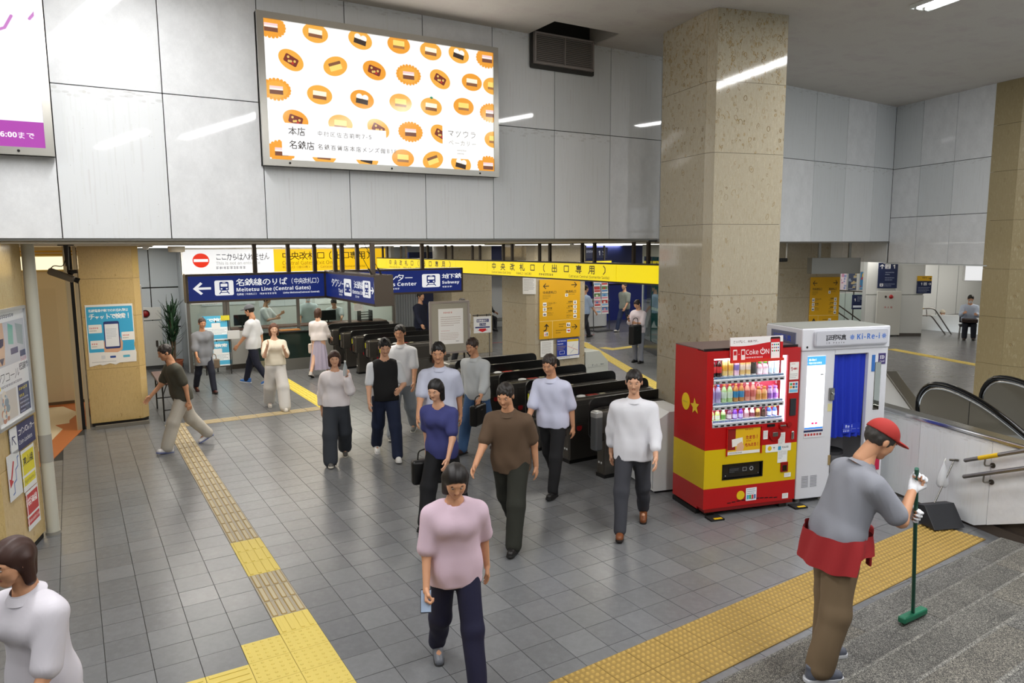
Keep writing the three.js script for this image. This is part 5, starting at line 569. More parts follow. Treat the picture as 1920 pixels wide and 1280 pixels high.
// ---------------------------------------------------------------- station office behind the hanging signs
{ const o = struct('wall_office', 'glazed front of the station office under the white and yellow sign'); const fr = std(0x77736d, .4, .7); part(o, 'back_wall', [span(2.4, 7.9, 0, LC, -22.8, -22.6), span(7.8, 7.9, 0, LC, -22.6, -19.4)], std(0xd8d9d4, .7));
  for (const x of [2.42, 3.26, 3.34, 5.1, 6.5, 7.8]) part(o, 'post', span(x - .035, x + .035, 0, 2.43, -19.34, -19.26), fr); part(o, 'head_rail', span(2.4, 7.85, 2.38, 2.46, -19.36, -19.24), fr); for (const [a, b, y] of [[2.46, 3.22, .1], [3.38, 5.06, 1.0], [5.14, 6.46, 1.0], [6.54, 7.76, 1.0]]) part(o, 'pane', span(a, b, y, 2.38, -19.305, -19.295), pane); part(o, 'door_rail', [span(2.42, 3.3, .08, .18, -19.33, -19.27), span(2.42, 3.3, .95, .99, -19.33, -19.27)], fr); part(o, 'panel_below', [span(3.36, 7.8, .12, .96, -19.33, -19.27)], std(0xb9b7b0, .5)); part(o, 'plinth', span(3.36, 7.8, 0, .12, -19.36, -19.25), steelDark); }
{ const o = thing('service_counter', 'dark green glass fronted office counter with steel plinth', 'counter', [4.55, 0, -18.75]); part(o, 'front_panel', rbox(1.5, .66, .04, .006, 0, .62, .42), std(0x24352f, .12, .1)); part(o, 'plinth', box(1.5, .29, .5, 0, .145, .2), std(0x8b8b86, .35, .6)); part(o, 'side_panel', box(.04, .66, .9, .73, .62, 0), std(0x24352f, .12, .1)); part(o, 'counter_top', rbox(1.56, .04, .98, .008, 0, .97, 0), std(0x1d1f20, .25)); part(o, 'orange_tray', box(.5, .02, .25, .1, 1.0, .25), std(0xa46a24, .5)); }
const office = (name, label, cat, w, h, t, x, y, z) => one(name, label, cat, sheet(w, h), sheetMat(t, .5), [x, y, z]);
office('wall_poster', 'white office poster with red and blue lettering', 'poster', 1.5, .9, canvas(600, 360, (c, w, h) => { fill(c, '#eceff2', 0, 0, w, h); text(c, 'MEITETSU', 10, 20, 84, { color: '#c63a3a', bold: true }); text(c, 'WAO!?', 170, 120, 90, { color: '#2f6fc0', bold: true }); text(c, '84', 380, 250, 70, { color: '#c63a3a' }); print(c, 40, 250, 260, 3, 20, '#888', 4); }), 3.95, 1.85, -22.58);
office('whiteboard', 'large whiteboard on the office back wall', 'whiteboard', 1.6, .9, canvas(400, 226, (c, w, h) => { fill(c, '#dfe3e6', 0, 0, w, h); fill(c, '#c9cfd4', 0, 0, w, 8); fill(c, '#c9cfd4', 190, 0, 4, h); }), 5.6, 1.75, -22.58);
office('wall_poster', 'timetable sheets on the office back wall', 'poster', .9, .8, texNote(31), 6.95, 1.7, -22.58);
office('door_sign', 'navy line sign on the office door glass', 'sign', .5, .18, canvas(300, 108, (c, w, h) => { fill(c, '#1c2f75', 0, 0, w, h); text(c, 'Meitetsu Line', 14, 34, 40, { color: '#fff' }); }), 2.84, 2.2, -19.27);
{ const o = thing('door_lettering', 'black information lettering with question mark disc on the office door glass', 'sign', [2.85, 1.86, -19.28]); const t = canvas(640, 300, (c, w, h) => { fill(c, '#e8ecec', 0, 0, w, h); disc(c, '#23262a', 60, 80, 52); text(c, '?', 36, 34, 92, { color: '#fff', bold: true }); text(c, 'ごあんない', 140, 34, 86, { weight: .1, color: '#23262a', gap: -.04 }); text(c, 'Information', 60, 176, 96, { color: '#3a3d40' }); }); part(o, 'film', sheet(.72, .34, .003), sheetMat(t)); }
{ const o = thing('poster_stand', 'slanted stand with blue posters in front of the office door', 'poster stand', [2.95, 0, -18.7], -.1); const t = canvas(360, 640, (c, w, h) => { fill(c, '#eaf2f6', 0, 0, w, h); fill(c, '#4bb3dc', 0, 0, w, 300); text(c, 'で検索', 60, 60, 90, { weight: .14, color: '#fff', gap: -.05 }); rr2(c, '#e6e9ea', 120, 190, 120, 150, 10); print(c, 30, 350, 300, 4, 20, '#678', 4); fill(c, '#4bb3dc', 0, 500, w, 110); }); for (const y of [.5, 1.12]) { const f = part(o, 'poster', sheet(.6, .6), sheetMat(t)); f.position.set(0, y, -y * .22 + .1); f.rotation.x = -.22; } part(o, 'frame', [bar(V(-.28, 0, .12), V(-.28, 1.4, -.2), .014), bar(V(.28, 0, .12), V(.28, 1.4, -.2), .014), bar(V(0, 0, -.35), V(0, 1.3, -.18), .014)], black); part(o, 'yellow_note', box(.2, .12, .004, .22, 1.36, -.15), std(0xe6dc3a, .5)); part(o, 'leaflet_tray', box(.28, .2, .08, .38, .95, .0), std(0xdfe2e3, .4)); }
{ const mon = (x, z, label) => { const o = thing('computer_monitor', label, 'monitor', [x, 1.002, z]); part(o, 'screen', rbox(.42, .28, .03, .006, 0, .2, 0), black); part(o, 'stand', [cyl(.02, .02, .1, 0, .04, -.02), box(.18, .012, .14, 0, .006, -.02)], black); }; mon(3.75, -19.7, 'dark computer monitor on the left of the office desk'); mon(6.05, -19.75, 'dark computer monitor on the right of the office desk'); const d = thing('office_desk', 'long brown topped desk behind the office windows', 'desk', [5.55, 0, -19.75]); part(d, 'desk_top', rbox(4.2, .03, .6, .006, 0, .985, 0), std(0x6b4030, .45)); part(d, 'modesty_panel', box(4.2, .9, .03, 0, .5, -.2), std(0x9a9c9a, .5)); for (const x of [-2.05, 2.05]) part(d, 'leg', box(.05, .96, .5, x, .48, 0), steelDark);
  one('window_note', 'yellow and white notice in the office window behind the gates', 'notice', sheet(.26, .36), sheetMat(canvas(180, 250, (c, w, h) => { fill(c, '#e9e9e4', 0, 0, w, h); fill(c, '#e3d56a', 0, 0, w, 110); print(c, 14, 20, 150, 2, 26, '#4a4420', 3); print(c, 14, 130, 150, 6, 10, '#777', 4); })), [6.75, 1.5, -19.26]); one('window_note', 'pink notice with a cross in the office window', 'notice', sheet(.38, .28), sheetMat(canvas(220, 160, (c, w, h) => { fill(c, '#e6b3bd', 0, 0, w, h); print(c, 14, 20, 150, 5, 10, '#84525c', 3); line(c, '#333', 4, 170, 110, 200, 140); line(c, '#333', 4, 200, 110, 170, 140); })), [7.45, 1.68, -19.26]); one('letter_tray', 'black office letter tray behind the window', 'tray', join([0, 1, 2, 3].map((k) => box(.34, .012, .3, 0, .04 + k * .07, 0)).concat([box(.012, .3, .3, .17, .15, 0), box(.012, .3, .3, -.17, .15, 0)])), black, [7.05, 1.0, -19.6]); }
// ---------------------------------------------------------------- notice board between the gate rows
{ const o = thing('notice_board_stand', 'grey framed standing notice board with a white printed sheet between the gate rows', 'notice board', [6.32, 0, -12.75], -.1); part(o, 'board', rbox(.78, .98, .03, .01, 0, 1.48, 0), std(0xa29e92, .6)); part(o, 'frame', [box(.82, .04, .05, 0, 1.98, .0), box(.82, .04, .05, 0, .98, 0), box(.04, 1.0, .05, -.4, 1.48, 0), box(.04, 1.0, .05, .4, 1.48, 0)], std(0xb3aaa6, .35, .5)); const f = part(o, 'printed_sheet', sheet(.52, .7), sheetMat(canvas(520, 700, (c, w, h) => { fill(c, '#efeff0', 0, 0, w, h); print(c, 110, 62, 300, 1, 38, '#c05a55', 3); print(c, 50, 160, 420, 5, 17, '#8a6a6a', 4, 2.4); print(c, 50, 430, 400, 1, 15, '#c77', 5); print(c, 40, 480, 400, 5, 14, '#a9887e', 6, 2.2); print(c, 360, 640, 110, 1, 22, '#445', 8); }))); f.position.set(.02, 1.5, .018); for (const x of [-.3, .3]) part(o, 'leg', box(.03, .98, .03, x, .49, 0), steelDark); part(o, 'foot', [box(.04, .03, .4, -.3, .015, 0), box(.04, .03, .4, .3, .015, 0)], steelDark);
  const q = thing('clip_sign', 'small white sign with a red down arrow on a stand beside the notice board', 'sign', [7.0, 0, -12.66], -.1); const t = canvas(360, 320, (c, w, h) => { fill(c, '#eef0f2', 0, 0, w, h); fill(c, '#2a3370', 60, 50, 250, 60); text(c, '近鉄線出口', 66, 58, 44, { weight: .12, color: '#fff', gap: -.0 }); fill(c, '#2a3370', 120, 128, 130, 56); text(c, 'こちら', 126, 134, 42, { weight: .12, color: '#fff', gap: -.02 }); fill(c, '#2a3370', 30, 198, 300, 26); shape2(c, '#d8222b', 110, 236, 250, 236, 250, 262, 290, 262, 180, 306, 70, 262, 110, 262); }); const g = part(q, 'sign_sheet', sheet(.38, .33, .008), sheetMat(t)); g.position.set(0, 1.5, .02); part(q, 'pole', bar(V(.16, 0, 0), V(.16, 1.72, 0), .012), steel); part(q, 'clip', [box(.4, .02, .02, 0, 1.69, .0), box(.02, .06, .02, -.1, 1.68, .01), box(.02, .06, .02, .1, 1.68, .01)], steelDark); part(q, 'foot', cyl(.16, .17, .02, .16, .01, 0, 24), steelDark); }
// ---------------------------------------------------------------- far concourse: shop, racks, glass wall
{ const o = struct('wall_shop', 'dark blue shop wall at the back of the concourse'); part(o, 'blue_wall', [span(15.2, 21, 0, LC, -23.6, -23.4)], std(0x162a86, .5)); part(o, 'blue_fascia', span(12, 21, 2.2, LC, -22.6, -22.4), std(0x101d52, .5)); part(o, 'white_wall', [span(9.3, 15.2, 0, LC, -24.2, -24)], std(0xd5d9da, .4)); for (let k = 0; k < 5; k++) part(o, 'joint', span(10 + k * 1.1, 10.02 + k * 1.1, 0, LC, -24, -23.99), std(0x77797a, .6)); }
{ const o = thing('television_screen', 'wide television on the blue shop wall', 'television', [19.0, 1.95, -23.34]); part(o, 'case', rbox(2.0, .95, .06, .02), black); const f = part(o, 'picture', sheet(1.88, .82, .006), sheetMat(canvas(320, 140, (c, w, h) => { fill(c, '#6a5aa6', 0, 0, w, h); seed = 9; for (let i = 0; i < 40; i++) { c.globalAlpha = .5; disc(c, ['#b9a6e0', '#5747a0', '#8f9de0', '#dcd0f0'][i % 4], rr(0, w), rr(0, h), rr(8, 40)); } c.globalAlpha = 1; text(c, 'TV', 250, 90, 34, { color: '#fff' }); }), .2, .7)); f.position.z = .034; }
{ const o = thing('reception_counter', 'white curved shop counter in front of the blue wall', 'counter', [15.9, 0, -21.9]); part(o, 'front', [rbox(2.6, .95, .08, .02, 0, .52, .3), cyl(.34, .34, .95, 1.3, .52, -.02, 32)], std(0xcfd3d6, .35)); part(o, 'counter_top', rbox(2.9, .05, .8, .02, .1, 1.02, 0), std(0xaab0b4, .35)); part(o, 'plinth', box(2.5, .06, .6, 0, .03, 0), steelDark); }
function rack(label, x, z, h) { const o = thing('brochure_rack', label, 'rack', [x, 0, z]); part(o, 'frame', [bar(V(-.36, 0, 0), V(-.36, h, -.1), .016), bar(V(.36, 0, 0), V(.36, h, -.1), .016), bar(V(-.36, h, -.1), V(.36, h, -.1), .016), box(.72, .04, .4, 0, .02, 0)], std(0x3a3c40, .5)); seed = x * 100 | 0; for (let j = 0; j < 5; j++) for (let i = 0; i < 2; i++) { const cs = ['#d98fa4', '#4f86c4', '#e6e2da', '#c43a3a', '#7fb0d8', '#5a8a4a', '#e9c8d0']; const t = canvas(64, 90, (c, w, h_) => { fill(c, '#e9ebec', 0, 0, w, h_); fill(c, cs[Math.floor(rnd() * 7)], 4, 4, 56, 40); fill(c, cs[Math.floor(rnd() * 7)], 4, 50, 56, 22); disc(c, cs[Math.floor(rnd() * 7)], 30, 30, 12); }); const f = part(o, 'brochure', sheet(.3, .26), sheetMat(t)); f.position.set(-.17 + i * .34, .75 + j * (h - .95) / 4.4, -.03 - j * .012); f.rotation.x = -.15; } }
rack('tall brochure rack full of leaflets in front of the counter', 16.35, -20.6, 2.05);
one('notice', 'white shop notice hanging left of the brochure rack top', 'notice', sheet(.5, .3), sheetMat(texNote(17)), [16.0, 2.28, -20.7]);
{ const o = hangSign('overhead_sign', 'yellow overhead sign with facility symbols in the far concourse', 3.2, .3, .12, [14.6, 2.42, -19.3], .35, canvas(900, 90, (c, w, h) => { fill(c, '#ffdf10', 0, 0, w, h); print(c, 30, 24, 240, 1, 40, '#7a6a10', 2); pict(c, 'desk', 300, 8, 74, '#222'); arrow(c, '#222', 430, 45, 60, Math.PI / 2, .16); text(c, '西改札口', 520, 24, 44, { weight: .1, color: '#3a3208', gap: -.05 }); arrow(c, '#222', 840, 48, 60, 0, .16); }), .8, [-1.2, 0, 1.2], std(0x2b2721, .5)); }
hangSign('overhead_sign', 'navy overhead sign with a white diagonal arrow in the far concourse', 2.1, .36, .12, [15.6, 2.82, -20.4], .3, canvas(640, 110, (c, w, h) => { fill(c, '#131f4a', 0, 0, w, h); print(c, 24, 24, 420, 1, 34, '#dfe6f4', 2); print(c, 24, 72, 380, 1, 16, '#9aa6c8', 3); text(c, '1', 470, 18, 74, { color: '#fff', bold: true }); arrow(c, '#fff', 570, 56, 60, Math.PI / 4, .16); }), .35, [], navy);
{ const o = struct('wall_glass', 'green tinted glass shop front at the right of the far concourse'); o.position.set(14.5, 0, -16.35); o.rotation.y = Math.atan2(-1.75, -.85) ; const gg = new THREE.MeshPhysicalMaterial({ color: 0x0c4a48, roughness: .06, metalness: .1, clearcoat: 1 }); for (let k = 0; k < 4; k++) part(o, 'pane', span(k * .95 + .01, k * .95 + .94, .36, 2.75, -.02, 0), k ? gg : pane); part(o, 'base', span(0, 3.8, 0, .34, -.03, .01), std(0x6c7072, .25, .8)); part(o, 'head', span(0, 3.8, 2.75, LC, -.05, .02), std(0x9aa0a0, .4, .4)); for (let k = 0; k < 5; k++) part(o, 'mullion', span(k * .95 - .012, k * .95 + .012, .34, 2.75, -.03, .01), k === 0 ? std(0xd8dcdc, .4) : std(0x2f4645, .4)); for (let k = 0; k < 24; k++) part(o, 'safety_dash', span(1 + k * .11, 1.06 + k * .11, 1.25, 1.33, .001, .004), std(0x9fb5b2, .5)); part(o, 'film_strip', span(2.9, 3.05, 1.0, 2.4, .001, .004), std(0x5aa6cf, .5)); }
{ const o = one('floor_marking', 'white and blue outlined square marking on the far floor', 'floor marking', [span(13.2, 14.0, .001, .004, -19.0, -18.95), span(13.2, 14.0, .001, .004, -18.2, -18.15), span(13.2, 13.24, .001, .004, -19, -18.15), span(13.96, 14, .001, .004, -19, -18.15)], std(0xcfd2e6, .6)); one('floor_marking', 'thin red line marking across the far floor', 'floor marking', span(10, 15.5, .001, .003, -19.95, -19.9), std(0xa83a3c, .6)); }
{ const o = thing('ticket_info_box', 'pale grey box with printed words beside the yellow directory pillar', 'box', [10.35, 0, -13.5]); part(o, 'body', slabOf(poly([[-.3, 0], [-.3, .62], [.1, .62], [.36, .36], [.36, 0]]), .5, .006).translate(0, 0, -.25), std(0xc3c8c4, .4)); const f = part(o, 'word_plate', sheet(.5, .08, .003), sheetMat(canvas(320, 52, (c, w, h) => { fill(c, '#c3c8c4', 0, 0, w, h); text(c, 'チケット', 70, 12, 32, { weight: .1, color: '#2b3a4a', gap: -.0 }); print(c, 230, 16, 70, 1, 24, '#2b3a4a', 2); }))); f.position.set(.02, .3, .26); }
{ const o = struct('wall_panel_blue', 'navy information wall with airport sign behind the gates'); part(o, 'panel', span(9.5, 11.6, 0, 2.9, -22.2, -22.05), navy); part(o, 'shutter_curtain', [...Array(14)].map((_, k) => cyl(.05, .05, 2.7, 8.1 + k * .085, 1.35, -20.9, 8)), std(0xb9c0c6, .5)); }
one('airport_sign', 'navy sign plate with a white aeroplane symbol', 'sign', sheet(1.1, .9, .02), sheetMat(canvas(360, 300, (c, w, h) => { fill(c, '#14204e', 0, 0, w, h); text(c, '空港方面', 90, 30, 56, { weight: .1, color: '#dfe6f4', gap: 0 }); print(c, 90, 110, 200, 1, 24, '#9aa6c8', 3); pict(c, 'plane', 90, 160, 110, '#14204e'); })), [10.4, 2.0, -22.02]);
// ---------------------------------------------------------------- far right: white wall, cabinet, signs, stair rails, light box, ad panel
{ const A = -.62, o = struct('wall_far_right', 'bright white panel wall far right behind the photo booth'); o.position.set(23.1, 0, -14.2); o.rotation.y = A; for (let i = 0; i < 2; i++) for (let j = 0; j < 2; j++) part(o, 'panel', rbox(.92, [1.3, 1.4][j], .04, .004, .47 + i * .93 - .5, [.72, 2.1][j], 0), std(0xe2e5e4, .3)); part(o, 'backing', span(-.5, 1.35, 0, LC, -.3, -.025), std(0xb9bdbd, .6)); part(o, 'plinth', span(.6, 1.35, 0, .1, -.02, .03), std(0x5a5652, .5));
  const p = struct('wall_far_posters', 'white wall with framed posters behind the yellow directory pillar'); part(p, 'panel', [span(20, 36, 0, LC, -17.3, -17)], std(0xe4e7e6, .5)); for (let k = 0; k < 9; k++) part(p, 'joint', span(20.5 + k * 1.6, 20.52 + k * 1.6, 0, LC, -17, -16.99), std(0x8f9292, .6));
  const q = struct('wall_far_stairs', 'low white wall of the far right stairwell'); q.position.set(25.6, 0, -14.75); q.rotation.y = -.62; part(q, 'wall', span(.1, 3.2, -1.2, .52, -.12, 0), std(0xdfe2e1, .4)); part(q, 'landing', span(.1, 3.4, -1.12, -1.05, -2.4, -.12), std(0x8a8a88, .7)); part(q, 'well_side', [span(0, .1, -1.2, -.01, -2.4, 0), span(3.3, 3.4, -1.2, -.01, -2.4, 0), span(0, 3.4, -1.2, -.01, -2.5, -2.4)], std(0xcfd2d1, .6)); }
{ const o = thing('hose_cabinet', 'white fire hose cabinet with a red lamp far right behind the booth', 'fire cabinet', [23.2, 0, -14.0], -.62); part(o, 'case', rbox(.78, 1.46, .06, .01, 0, .78, .03), std(0xd2d3ce, .4)); part(o, 'lamp', ball(.07, .05, 1.33, .05, 14), std(0xa3151a, .3)); part(o, 'button', ball(.04, -.12, 1.33, .05, 12), std(0x2a1a18, .4)); const f = part(o, 'word', sheet(.36, .1, .003), sheetMat(canvas(180, 50, (c, w, h) => { fill(c, '#d2d3ce', 0, 0, w, h); text(c, '消火栓', 10, 8, 34, { weight: .1, color: '#b3302c', gap: .5 }); }))); f.position.set(0, .98, .063); }
const wallSign = (label, w, h, x, y, z, turn, t) => one('wall_sign', label, 'sign', sheet(w, h, .02), sheetMat(t, .4), [x, y, z], turn);
wallSign('navy wall sign with up arrow and the number one', .62, .84, 23.15, 2.03, -14.05, -.62, canvas(220, 330, (c, w, h) => { fill(c, '#16244f', 0, 0, w, h); arrow(c, '#fff', 40, 50, 56, -Math.PI / 2, .16); pict(c, 'lift', 76, 18, 60, '#16244f'); text(c, '1', 160, 16, 66, { color: '#fff', bold: true }); print(c, 80, 120, 100, 2, 14, '#cdd6ea', 2); print(c, 80, 190, 110, 2, 14, '#cdd6ea', 3); pict(c, 'train', 24, 268, 40, '#16244f'); print(c, 76, 272, 120, 2, 12, '#cdd6ea', 4); }));
wallSign('half yellow half navy wall sign with right arrows', .46, .58, 24.15, 1.72, -13.38, -.62, canvas(220, 280, (c, w, h) => { fill(c, '#16244f', 0, 0, w, h); fill(c, '#e3b21a', 0, 0, w, 80); print(c, 70, 20, 90, 1, 26, '#3a2e08', 2); arrow(c, '#222', 190, 45, 44, 0, .16); text(c, '1', 54, 100, 54, { color: '#fff', bold: true }); pict(c, 'lift', 100, 104, 46, '#16244f'); arrow(c, '#fff', 190, 128, 44, 0, .16); print(c, 20, 180, 180, 4, 12, '#cdd6ea', 4); }));
for (const [x, w, label, cs] of [[25.1, .36, 'pale pink poster on the far white wall', ['#e9dbe6', '#c98fb0', '#8fa0d0']], [25.65, .52, 'night city poster on the far white wall', ['#46506a', '#9aa6b8', '#c9b98a']], [26.4, .52, 'red bus poster on the far white wall', ['#4a90c8', '#d8432f', '#f0c83a']], [27.0, .5, 'second red bus poster on the far white wall', ['#4a90c8', '#d8432f', '#e9ebee']]]) { const o = thing('framed_poster', label, 'poster', [x, 1.66, -16.98]); part(o, 'frame', rbox(w + .06, .74, .03, .008), std(0xc9cccc, .4)); const f = part(o, 'print', sheet(w, .68), sheetMat(canvas(140, 200, (c, w_, h) => { fill(c, cs[0], 0, 0, w_, h); seed = x * 10 | 0; for (let i = 0; i < 12; i++) rr2(c, cs[1 + i % 2], rr(0, 110), rr(10, 170), rr(14, 60), rr(10, 30), 4); print(c, 12, 176, 110, 1, 12, '#fff', 3); }), .3)); f.position.z = .018; }
{ const o = thing('stair_railing', 'glass and steel railing of the far stairs behind the yellow directory', 'railing', [22.8, 0, -15.5], -.6); part(o, 'top_rail', [bar(V(-.6, 1.52, 0), V(.95, 1.42, 0), .022), bar(V(-.6, 1.3, .3), V(.95, .2, .3), .022), bar(V(-.6, 1.05, .3), V(.8, .06, .3), .022)], steelDark); for (let k = 0; k < 4; k++) part(o, 'post', bar(V(-.55 + k * .5, .1, 0), V(-.55 + k * .5, 1.5 - k * .03, 0), .02), steelDark); part(o, 'glass_pane', span(-.55, .95, .3, 1.38, -.006, .006), pane); const f = part(o, 'navy_plate', sheet(.44, .5, .012), sheetMat(canvas(200, 230, (c, w, h) => { fill(c, '#16244f', 0, 0, w, h); text(c, '1', 30, 50, 60, { color: '#fff', bold: true }); print(c, 80, 30, 100, 3, 16, '#dfe6f4', 2); fill(c, '#dfe6f4', 20, 170, 130, 34); }))); f.position.set(.6, 1.08, .05); }
{ const o = thing('stair_railing', 'pair of steel handrails with yellow tape at the white stair wall far right', 'railing', [24.25, 0, -13.78], -.58); part(o, 'rail', [tube([[-.1, .88, 0], [.62, .9, 0], [.78, .82, 0], [1.35, .02, 0]], .022, 40, 8, .2), tube([[-.1, .64, 0], [.58, .66, 0], [.7, .58, 0], [1.15, -.02 + .03, 0]], .022, 40, 8, .2)], steel); part(o, 'yellow_tape', bar(V(.12, .886, 0), V(.36, .892, 0), .026), yellowPaint); for (const x of [-.02, .5]) part(o, 'bracket', bar(V(x, .62, 0), V(x, .86, -.06), .012), steelDark); }
{ const o = thing('overhead_light_box', 'blank white lit overhead box hanging far right under the panel wall', 'light box', [23.05, 2.21, -11.05], -1.0); part(o, 'case', rbox(.96, .52, .5, .02, 0, 0, -.25), std(0xe2e4e4, .4)); part(o, 'lit_face', box(.92, .48, .01, 0, 0, .005), glow(0xffffff, .8)); part(o, 'hanger', [box(.05, .66, .05, -.4, .56, -.2), box(.05, .66, .05, .4, .56, -.2)], steelDark); }
one('shop_poster', 'brown food advertisement panel at the far right', 'poster', sheet(.72, .95, .03), sheetMat(canvas(220, 290, (c, w, h) => { fill(c, '#5a2a22', 0, 0, w, h); disc(c, '#8a4a30', 60, 40, 36); rr2(c, '#ece2d4', 90, 60, 120, 70, 20); text(c, 'おい', 104, 76, 36, { weight: .12, color: '#7a3020' }); disc(c, '#f0ece4', 50, 190, 30, 44); rr2(c, '#c9a050', 110, 180, 90, 50, 8); fill(c, '#d9c8a8', 0, 240, w, 50); disc(c, '#c33', 60, 264, 40, 14); }), .5, .15), [26.1, 1.22, -12.1], -1.0);
// ---------------------------------------------------------------- people: distance fields meshed by surface nets
function netsFrom(val, n, min, cell) { const [nx, ny, nz] = n, id = new Int32Array(nx * ny * nz).fill(-1), pos = [], at = (i, j, k) => i + nx * (j + ny * k), idx = [];
  for (let k = 0; k < nz - 1; k++) for (let j = 0; j < ny - 1; j++) for (let i = 0; i < nx - 1; i++) { let m = 0, sx = 0, sy = 0, sz = 0, c = 0; const v = []; for (let q = 0; q < 8; q++) { v[q] = val[at(i + (q & 1), j + (q >> 1 & 1), k + (q >> 2))]; if (v[q] < 0) m |= 1 << q; } if (m === 0 || m === 255) continue;
    for (const [a, b] of EDGES) if ((v[a] < 0) !== (v[b] < 0)) { const t = v[a] / (v[a] - v[b]); sx += (a & 1) + ((b & 1) - (a & 1)) * t; sy += (a >> 1 & 1) + ((b >> 1 & 1) - (a >> 1 & 1)) * t; sz += (a >> 2) + ((b >> 2) - (a >> 2)) * t; c++; }
    id[at(i, j, k)] = pos.length / 3; pos.push(min[0] + (i + sx / c) * cell, min[1] + (j + sy / c) * cell, min[2] + (k + sz / c) * cell); }
  for (let k = 1; k < nz - 1; k++) for (let j = 1; j < ny - 1; j++) for (let i = 1; i < nx - 1; i++) { const a = val[at(i, j, k)] < 0; const quad = (b, p, q, r, s) => { if (a === b || p < 0 || q < 0 || r < 0 || s < 0) return; if (a) idx.push(p, q, r, p, r, s); else idx.push(p, r, q, p, s, r); };
    quad(val[at(i + 1, j, k)] < 0, id[at(i, j - 1, k - 1)], id[at(i, j, k - 1)], id[at(i, j, k)], id[at(i, j - 1, k)]);
    quad(val[at(i, j + 1, k)] < 0, id[at(i - 1, j, k - 1)], id[at(i - 1, j, k)], id[at(i, j, k)], id[at(i, j, k - 1)]);
    quad(val[at(i, j, k + 1)] < 0, id[at(i - 1, j - 1, k)], id[at(i, j - 1, k)], id[at(i, j, k)], id[at(i - 1, j, k)]); }
  const g = new THREE.BufferGeometry(); g.setAttribute('position', new THREE.Float32BufferAttribute(pos, 3)); g.setIndex(idx); g.computeVertexNormals(); return g; }
const EDGES = [[0, 1], [2, 3], [4, 5], [6, 7], [0, 2], [1, 3], [4, 6], [5, 7], [0, 4], [1, 5], [2, 6], [3, 7]];
function nets(fn, lo, hi, cell) { const n = [0, 1, 2].map((a) => Math.ceil((hi[a] - lo[a]) / cell) + 1), v = new Float32Array(n[0] * n[1] * n[2]); let q = 0; for (let k = 0; k < n[2]; k++) for (let j = 0; j < n[1]; j++) for (let i = 0; i < n[0]; i++) v[q++] = fn(lo[0] + i * cell, lo[1] + j * cell, lo[2] + k * cell); return netsFrom(v, n, lo, cell); }
const smin = (a, b, k) => { const h = Math.max(k - Math.abs(a - b), 0) / k; return Math.min(a, b) - h * h * k * .25; };
const capD = (x, y, z, a, b, ra, rb, fz = 1) => { const bx = b[0] - a[0], by = b[1] - a[1], bz = (b[2] - a[2]) * fz, px = x - a[0], py = y - a[1], pz = (z - a[2]) * fz, t = Math.min(1, Math.max(0, (px * bx + py * by + pz * bz) / (bx * bx + by * by + bz * bz + 1e-9))); return Math.hypot(px - bx * t, py - by * t, pz - bz * t) - (ra + (rb - ra) * t); };
const ellD = (x, y, z, c, r) => (Math.hypot((x - c[0]) / r[0], (y - c[1]) / r[1], (z - c[2]) / r[2]) - 1) * Math.min(r[0], r[1], r[2]);
function fieldMesh(prims, cell, cut) { // prims: [a, b, ra, rb, blend, flatten]
  const lo = [9, 9, 9], hi = [-9, -9, -9]; for (const [a, b, ra, rb] of prims) for (let c = 0; c < 3; c++) { const r = Math.max(ra, rb) + cell * 2.5; lo[c] = Math.min(lo[c], a[c] - r, b[c] - r); hi[c] = Math.max(hi[c], a[c] + r, b[c] + r); }
  const n = [0, 1, 2].map((c) => Math.ceil((hi[c] - lo[c]) / cell) + 1), v = new Float32Array(n[0] * n[1] * n[2]).fill(9);
  for (const [a, b, ra, rb, k = .03, fz = 1] of prims) { const r = Math.max(ra, rb) + k + cell * 2, i0 = [0, 1, 2].map((c) => Math.max(0, Math.floor((Math.min(a[c], b[c]) - r - lo[c]) / cell))), i1 = [0, 1, 2].map((c) => Math.min(n[c] - 1, Math.ceil((Math.max(a[c], b[c]) + r - lo[c]) / cell)));
    for (let kz = i0[2]; kz <= i1[2]; kz++) for (let j = i0[1]; j <= i1[1]; j++) for (let i = i0[0]; i <= i1[0]; i++) { const q = i + n[0] * (j + n[1] * kz); v[q] = smin(v[q], capD(lo[0] + i * cell, lo[1] + j * cell, lo[2] + kz * cell, a, b, ra, rb, fz), k); } }
  if (cut) { let q = 0; for (let kz = 0; kz < n[2]; kz++) for (let j = 0; j < n[1]; j++) for (let i = 0; i < n[0]; i++, q++) v[q] = Math.max(v[q], cut(lo[0] + i * cell, lo[1] + j * cell, lo[2] + kz * cell)); }
  return netsFrom(v, n, lo, cell); }
function folds(g, amp, f, s) { const p = g.attributes.position, nn = g.attributes.normal; for (let i = 0; i < p.count; i++) { const x = p.getX(i), y = p.getY(i), z = p.getZ(i), d = amp * (.75 * Math.sin((x + z * .7) * f * .9 + y * f * .22 + Math.sin(y * 9 + s) * 1.6) + .45 * Math.sin(y * f * .45 + x * f * .35 + s) + .35 * Math.sin((z - x * .5) * f * 1.4 + y * f * .3)); p.setXYZ(i, x + nn.getX(i) * d, y + nn.getY(i) * d, z + nn.getZ(i) * d); } g.computeVertexNormals(); return g; }
